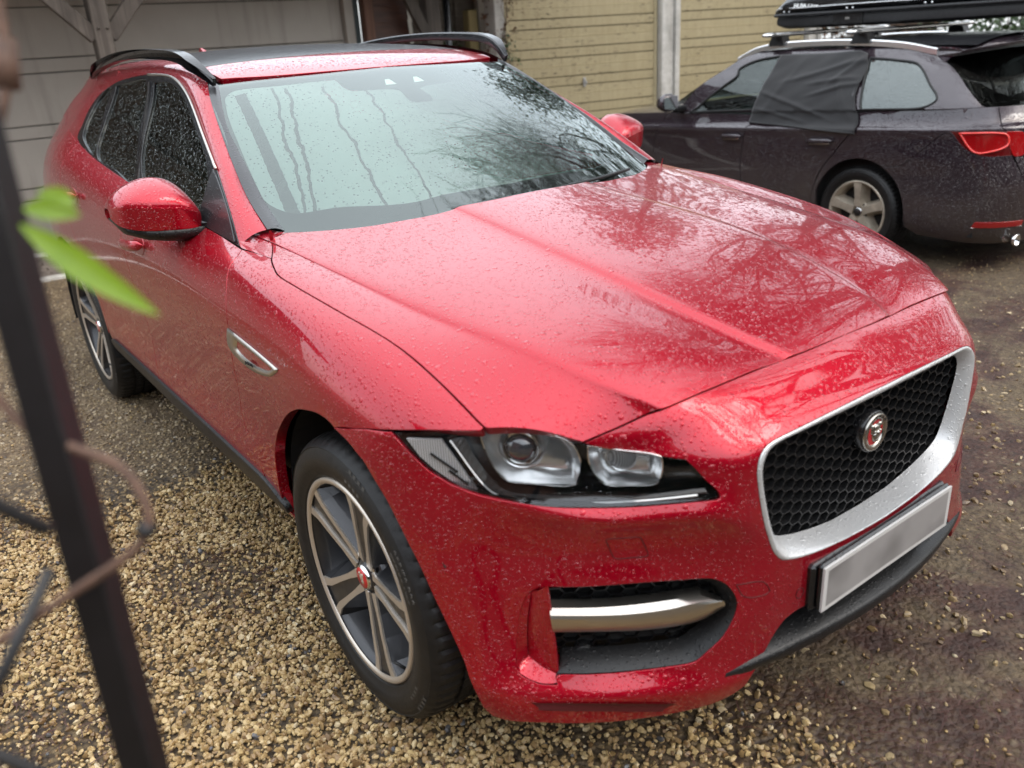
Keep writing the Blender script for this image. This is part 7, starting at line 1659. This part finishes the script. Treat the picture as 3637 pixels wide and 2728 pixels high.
# unseen brick house, placed left to block low sky from the red paint
hs = empty('brick_house', 'brick house standing left of the yard behind the gate', 'house', (-12, -7, 0))
MB().box((-3, -8, 0), (3, 9, 4.8)).build('wall', 'house_brick', hs)
MB().add([(-3.4, -8.4, 4.8), (3.4, -8.4, 4.8), (0, -8.4, 7.6), (-3.4, 9.4, 4.8), (3.4, 9.4, 4.8), (0, 9.4, 7.6)], [(0, 1, 2), (3, 5, 4), (0, 2, 5, 3), (1, 4, 5, 2), (0, 3, 4, 1)]).build('roof', 'tile', hs)
for y in (-5, -1, 3, 7):
    for z in (1.0, 3.1):
        w = MB().box((2.96, y - .6, z), (3.03, y + .6, z + 1.2), bev=.01).build('window', 'white', hs); MB().box((3.03, y - .52, z + .08), (3.036, y + .52, z + 1.12)).build('pane', 'roof_glass', w)
# ---------------------------------------------------------------- ground, gravel, litter
def zone(x, y):
    """0 = bare wet earth, 1 = clean yellow gravel (metres)."""
    w = .22 * np.sin(x * 2.1 + .6) + .16 * np.sin(y * 3.1 + x * 1.3) + .10 * np.sin(x * 6.3 - y * 4.1)
    a = np.clip((2.1 + w * 1.1 - y) / .5, 0, 1)
    b = np.clip((-.14 - .0 * y + w * .8 - x) / .40, 0, 1)
    return a * b
def ground_mat():
    t = NT('wet_earth_and_gravel'); p = t.geo(); sp = t.n('SeparateXYZ'); t.set(sp, 0, p); X, Y = sp.outputs[0], sp.outputs[1]
    n1 = t.noise(1.3, 5); n2 = t.noise(5.0, 6); n3 = t.noise(60, 5); n4 = t.noise(180, 3)
    vo = t.n('TexVoronoi', {'Scale': 55.0}); t.set(vo, 'Vector', p); vc = t.n('SeparateColor'); t.set(vc, 0, vo.outputs['Color'])
    earth = t.mix(t.rng(n2, .35, .65, 0, 1), (.032, .010, .006), (.088, .038, .021))
    earth = t.mix(t.rng(t.math('ADD', n1, t.math('MULTIPLY', t.math('SUBTRACT', n2, .5), .25)), .47, .55, 0, .8), earth, (.125, .092, .050)); n5 = t.noise(24, 5, rough=.7); earth = t.mix(t.rng(n5, .42, .68, 0, .75), earth, (.022, .010, .006))
    moss = t.math('MULTIPLY', t.rng(n2, .52, .64, 0, 1), t.rng(n1, .3, .6, 1, 0)); earth = t.mix(t.math('MULTIPLY', moss, .35), earth, (.06, .055, .022))
    grit = t.mix(vc.outputs[0], (.05, .035, .022), (.19, .14, .085)); gk = t.math('MULTIPLY', t.math('GREATER_THAN', vc.outputs[1], .62), t.rng(n2, .40, .58, 0, 1)); earth = t.mix(t.math('MULTIPLY', gk, t.rng(vo.outputs['Distance'], .25, .6, 1, 0)), earth, grit)
    earth = t.mix(t.rng(n3, .5, .75, 0, .6), earth, (.02, .012, .009))
    gold = t.mix(vc.outputs[0], (.09, .06, .03), (.26, .18, .085)); gold = t.mix(t.rng(vo.outputs['Distance'], .3, .75, .35, .95), gold, (.02, .012, .007))
    gr = t.mix(vc.outputs[2], (.10, .066, .036), (.24, .175, .10)); gr = t.mix(t.rng(n3, .45, .7, 0, .8), gr, (.04, .025, .015)); gr = t.mix(t.rng(n2, .5, .66, 0, .7), gr, (.055, .032, .02))
    a = t.rng(t.math('ADD', Y, t.math('MULTIPLY', t.math('SUBTRACT', n1, .5), 1.2)), 1.75, 2.6, 1, 0)
    b = t.rng(t.math('ADD', X, t.math('MULTIPLY', t.math('SUBTRACT', n1, .5), 1.2)), -.55, .15, 1, 0)
    far = t.mix(t.rng(t.math('ADD', X, t.math('MULTIPLY', n1, .8)), .2, 1.2, 0, 1), gr, earth)
    near = t.mix(b, earth, gold); c = t.mix(a, far, near)
    h = t.math('ADD', t.math('MULTIPLY', t.rng(vo.outputs['Distance'], 0, .8, 1, 0), .006), t.math('ADD', t.math('MULTIPLY', n3, .012), t.math('MULTIPLY', n2, .03)))
    wet = t.rng(n1, .35, .65, .55, .85)
    return t.done(t.principled(col=c, rough=wet, normal=t.bump(h, 1.0, .9)))
gx = MB(); gn = 0
gx.add([(-60, -60, 0), (60, -60, 0), (60, 60, 0), (-60, 60, 0)], [(0, 1, 2, 3)]); g_o = gx.build('ground', ground_mat()); g_o['kind'] = 'structure'
def stone_mat():
    t = NT('yellow_flint_gravel'); at = t.n('Attribute', attribute_name='tint'); s = t.n('SeparateColor'); t.set(s, 0, at.outputs['Color'])
    c = t.ramp(s.outputs[0], [(0, (.06, .032, .015)), (.25, (.17, .10, .042)), (.55, (.33, .22, .095)), (.80, (.47, .345, .165)), (.95, (.50, .42, .28)), (1, (.08, .08, .085))])
    n = t.noise(120, 4); c = t.mix(t.rng(n, .45, .7, 0, .45), c, (.16, .10, .05))
    return t.done(t.principled(col=c, rough=t.rng(s.outputs[1], 0, 1, .22, .6), normal=t.bump(n, .002, .6)))
MAT['stone'] = stone_mat()
MAT['stone_mid'] = MAT['stone'].copy(); MAT['stone_mid'].name = 'trodden_gravel'
for nd in MAT['stone_mid'].node_tree.nodes:
    if nd.type == 'VALTORGB':
        for e in nd.color_ramp.elements: e.color = (e.color[0] * .62 + .05, e.color[1] * .66 + .042, e.color[2] * .8 + .03, 1)
MAT['stone_dull'] = MAT['stone'].copy(); MAT['stone_dull'].name = 'muddy_gravel'
for nd in MAT['stone_dull'].node_tree.nodes:
    if nd.type == 'VALTORGB':
        for e in nd.color_ramp.elements: e.color = tuple(c * .62 + .008 for c in e.color[:3]) + (1,)
def ico(sub):
    bm = bmesh.new(); bmesh.ops.create_icosphere(bm, subdivisions=sub, radius=1.0); v = np.array([p.co for p in bm.verts]); f = np.array([[q.index for q in p.verts] for p in bm.faces]); bm.free(); return v, f
def stones(name, P, S, sub, rng, sink=.25, seedoff=0):
    v, f = ico(sub); n = len(P); m = len(v)
    K = 24; shapes = []
    for k in range(K):
        q = v.copy()
        for _ in range(7):    # chop facets off: angular pebbles
            d = rng.normal(size=3); d /= np.linalg.norm(d); c_ = rng.uniform(.55, .9); h = q @ d; q = q - np.maximum(0, h - c_)[:, None] * d
        q *= rng.uniform(.75, 1.25, 3) * [1, .85, .62]; shapes.append(q)
    shapes = np.array(shapes); k = rng.integers(0, K, n); A = rng.normal(size=(n, 4)) * [1, .35, .35, 1]; A /= np.linalg.norm(A, axis=1, keepdims=True)
    w, x, y, z = A.T; R = np.stack([1 - 2 * (y * y + z * z), 2 * (x * y - z * w), 2 * (x * z + y * w), 2 * (x * y + z * w), 1 - 2 * (x * x + z * z), 2 * (y * z - x * w), 2 * (x * z - y * w), 2 * (y * z + x * w), 1 - 2 * (x * x + y * y)], -1).reshape(n, 3, 3)
    V = np.einsum('nij,nkj->nki', R, shapes[k]) * S[:, None, None] + P[:, None, :]
    F = (f[None] + (np.arange(n) * m)[:, None, None]).reshape(-1, 3); V = V.reshape(-1, 3)
    me = bpy.data.meshes.new(name); me.vertices.add(len(V)); me.vertices.foreach_set('co', V.ravel()); me.loops.add(len(F) * 3); me.loops.foreach_set('vertex_index', F.ravel().astype(np.int32)); me.polygons.add(len(F)); me.polygons.foreach_set('loop_start', np.arange(0, len(F) * 3, 3, dtype=np.int32)); me.polygons.foreach_set('loop_total', np.full(len(F), 3, np.int32))
    me.update(calc_edges=True); me.validate()
    if sub > 0: me.polygons.foreach_set('use_smooth', np.ones(len(F), bool)); me.set_sharp_from_angle(angle=math.radians(38))
    a = me.color_attributes.new('tint', 'FLOAT_COLOR', 'POINT'); tint = np.ones((n, 4)); tint[:, 0] = np.clip(rng.beta(3.0, 2.2, n) * .97, 0, .96); bl = rng.random(n) < .015; tint[bl, 0] = 1.0; tint[:, 1] = rng.random(n)
    a.data.foreach_set('color', np.repeat(tint, m, 0).ravel()); return me
rg = np.random.default_rng(11)
def scatter(n, x0, x1, y0, y1, keep): 
    p = np.stack([rg.uniform(x0, x1, n), rg.uniform(y0, y1, n)], 1); return p[rg.random(n) < keep(p[:, 0], p[:, 1])]
def gravel(name, label, p, smin, smax, sub, zf=.35, mat='stone'):
    s = np.exp(rg.normal(0, .32, len(p))) * (smin + smax) / 2; s = np.clip(s, smin, smax); z = s * zf + rg.uniform(-.002, .010, len(p)) * (zf > .3)
    o = link(name, stones(name, np.stack([p[:, 0], p[:, 1], z], 1), s, sub, rg), mat); tag(o, kind='stuff'); return o
clear = lambda x, y: 1.0 - np.maximum(0, np.minimum(1, (np.sin(x * 5.3 + 1.1) * np.sin(y * 4.7 + x * 2.2) - .35) * 2.2)) * .75
gravel('gravel', '', scatter(72000, -2.3, .35, -1.3, 2.6, lambda x, y: zone(x, y) * clear(x, y)), .005, .0128, 1)
gravel('gravel', '', scatter(34000, -2.3, .6, -1.3, 2.8, lambda x, y: np.clip(zone(x, y) * 1.2 + .06, 0, 1)), .0035, .008, 0)
gravel('gravel', '', scatter(9000, -2.2, 4.6, -1.8, 6.2, lambda x, y: (1 - zone(x, y)) * (.35 + .65 * (np.sin(x * 1.9 + y * 1.1) > .1))), .003, .010, 0, .05, 'stone_dull')
gravel('gravel', '', scatter(1500, -.6, 2.6, -1.7, .4, lambda x, y: 1 - zone(x, y)), .006, .016, 1, .15, 'stone_dull')
gravel('gravel', '', scatter(15000, -1.75, .2, 1.7, 6.0, lambda x, y: .9 * np.clip((6.2 - y) / 2, .3, 1)), .004, .0115, 1, .12, 'stone_mid')
# pine needles and bits of leaf lying about
def litter(name, n, box, mat, L_, wd, keep):
    p = scatter(n, *box, keep); m = len(p); a = rg.uniform(0, 6.28, m); l = L_ * rg.uniform(.4, 1.3, m); d = np.stack([np.cos(a), np.sin(a), rg.normal(0, .12, m)], 1) * l[:, None]
    u = np.stack([-np.sin(a), np.cos(a), 0 * a], 1) * wd * rg.uniform(.6, 1.5, m)[:, None]; z = rg.uniform(.004, .024, m); P = np.column_stack([p, z]); bend = np.stack([-np.sin(a), np.cos(a), 0 * a], 1) * (l * rg.normal(0, .12, m))[:, None]
    V = np.stack([P - d / 2 - u, P - d / 2 + u, P + bend - u + [0, 0, .003], P + bend + u + [0, 0, .003], P + d / 2 - u * .6, P + d / 2 + u * .6], 1).reshape(-1, 3); i = np.arange(m)[:, None] * 6
    F = np.concatenate([i + [0, 1, 3, 2], i + [2, 3, 5, 4]]); me = bpy.data.meshes.new(name); me.from_pydata(V.tolist(), [], F.tolist()); me.update(); o = link(name, me, mat); tag(o, kind='stuff'); return o
MAT['needle_litter'] = simple('red_brown_needles', (.05, .018, .012), .6, nscale=9, namt=.5); MAT['pale_bits'] = simple('pale_leaf_bits', (.42, .33, .20), .6, nscale=30, namt=.4)
clump = lambda x, y: np.clip((np.sin(x * 5.3 + 1.1) * np.sin(y * 4.7 + x * 2.2) - .1) * 1.6, 0, 1)
litter('needle_litter', 9000, (-2.2, .3, -1.2, 1.9), 'needle_litter', .045, .0011, lambda x, y: clump(x, y))
litter('needle_litter', 16000, (-.6, 4.4, -1.8, 1.2), 'needle_litter', .045, .0012, lambda x, y: (1 - zone(x, y)) * (.3 + .7 * (np.sin(x * 2.3 + y * 2.9) > -.2)))
litter('leaf_litter', 260, (-.5, 3.8, -1.8, .8), 'pale_bits', .022, .006, lambda x, y: (1 - zone(x, y)) * .8)
# ---------------------------------------------------------------- out-of-focus iron trellis, rusty scroll and leaves close to the lens
MAT['iron'] = simple('black_painted_iron', (.004, .003, .0035), .5, nscale=50, namt=.4, bump=.0004)
MAT['rust'] = simple('rusty_brown_stem', (.10, .052, .033), .7, nscale=60, namt=.4)
MAT['leaf_green'] = leaf_mat('fresh_green_leaf', (.13, .27, .015), (.26, .42, .02), .35)
def leaf_thin():
    t = NT('fresh_green_leaf_blade'); n = t.noise(40, 3); c = t.mix(n, (.11, .22, .012), (.24, .36, .025)); p = t.principled(col=c, rough=.3); tr = t.n('BsdfTranslucent', {'Color': (.35, .52, .04, 1)}); mx = t.n('MixShader', {0: .35}); t.t.links.new(p.outputs[0], mx.inputs[1]); t.t.links.new(tr.outputs[0], mx.inputs[2]); return t.done(mx)
MAT['leaf_blade'] = leaf_thin()
SH = Vector((-.0113, .0086, 0))
tr = empty('iron_trellis', 'black iron trellis post with thin rods, blurred close to the camera at left', 'trellis', tuple(Vector((-1.62, -1.19, 0)) + SH))
o_ = Vector(tr.location)
def L3(*p): return tuple(Vector(p) + SH - o_)
MB().bar(L3(-1.612, -1.215, 0.0), L3(-1.555, -.965, 1.62), .030, .030, (.8, -.6, 0), .002).build('post', 'iron', tr)
for a, b, r in (((-1.80, -.90, 1.50), (-1.592, -1.085, 1.322), .0055), ((-1.600, -1.10, 1.300), (-1.72, -1.10, 1.13), .0052), ((-1.80, -.98, 1.28), (-1.603, -1.17, 1.130), .0055)):
    MB().tube([L3(*a), L3(*b)], r, 8).build('rod', 'iron', tr)
sc_ = [(-1.575, -1.078, 1.380), (-1.553, -1.099, 1.366), (-1.545, -1.114, 1.348), (-1.545, -1.123, 1.329), (-1.552, -1.125, 1.316), (-1.569, -1.12, 1.303), (-1.600, -1.106, 1.285), (-1.634, -1.092, 1.266), (-1.70, -1.075, 1.235)]
CP = Vector(CAM_P)
def back(p, k=1.10): return CP + (Vector(p) - CP) * k
st_ = empty('rose_stem', 'thin brown rose stem curling round the iron trellis post', 'plant stem', (-1.60, -1.10, 0)); o_ = Vector(st_.location)
MB().tube([tuple(back(p) - o_) for p in smooth_poly([(-1.80, -1.0, .0), (-1.82, -1.0, .7), (-1.75, -1.06, 1.20), (-1.634, -1.092, 1.266), (-1.60, -1.106, 1.285), (-1.569, -1.12, 1.303), (-1.552, -1.125, 1.316), (-1.545, -1.123, 1.329), (-1.545, -1.114, 1.348), (-1.553, -1.099, 1.366), (-1.575, -1.078, 1.380), (-1.598, -1.05, 1.395), (-1.612, -1.025, 1.43), (-1.625, -1.0, 1.47), (-1.615, -.975, 1.53), (-1.565, -.98, 1.580), (-1.546, -.980, 1.609), (-1.535, -.972, 1.645), (-1.531, -.966, 1.67), (-1.520, -.95, 1.75)], 6)], .0040, 8).build('stem', 'rust', st_)
MB().tube([tuple(back(p) - o_) for p in ((-1.549, -1.124, 1.321), (-1.548, -1.127, 1.326))], .0075, 8).build('node', 'iron', st_)
MB().tube([tuple(back(p) - o_) for p in ((-1.541, -.976, 1.618), (-1.533, -.970, 1.65))], [.010, .008], 8).build('node', 'rust', st_)
def blade(path, w, par, nm='leaf'):
    P = smooth_poly([Vector(p) - o_ for p in path], 6); n = len(P); V = []
    vd = np.array([.54, .75, -.38])
    for i, p in enumerate(P):
        t = i / (n - 1); ww = w * math.sin(math.pi * min(1, t * .98 + .02)) ** .8; T = P[min(i + 1, n - 1)] - P[max(i - 1, 0)]; s = np.cross(T, vd); s /= np.linalg.norm(s)
        V += [p + s * ww, p + vd * ww * .35, p - s * ww]
    F = [(i * 3 + k, i * 3 + k + 1, i * 3 + k + 4, i * 3 + k + 3) for i in range(n - 1) for k in range(2)]
    return MB().add(V, F, True).build(nm, 'leaf_blade', par)
blade([(-1.560, -1.005, 1.527), (-1.543, -1.033, 1.508), (-1.526, -1.058, 1.489), (-1.499, -1.089, 1.462)], .0105, st_)
blade([(-1.556, -1.008, 1.538), (-1.541, -1.02, 1.537), (-1.524, -1.033, 1.531)], .008, st_)
blade([(-1.545, -1.012, 1.548), (-1.532, -1.022, 1.545), (-1.526, -1.034, 1.538)], .006, st_)
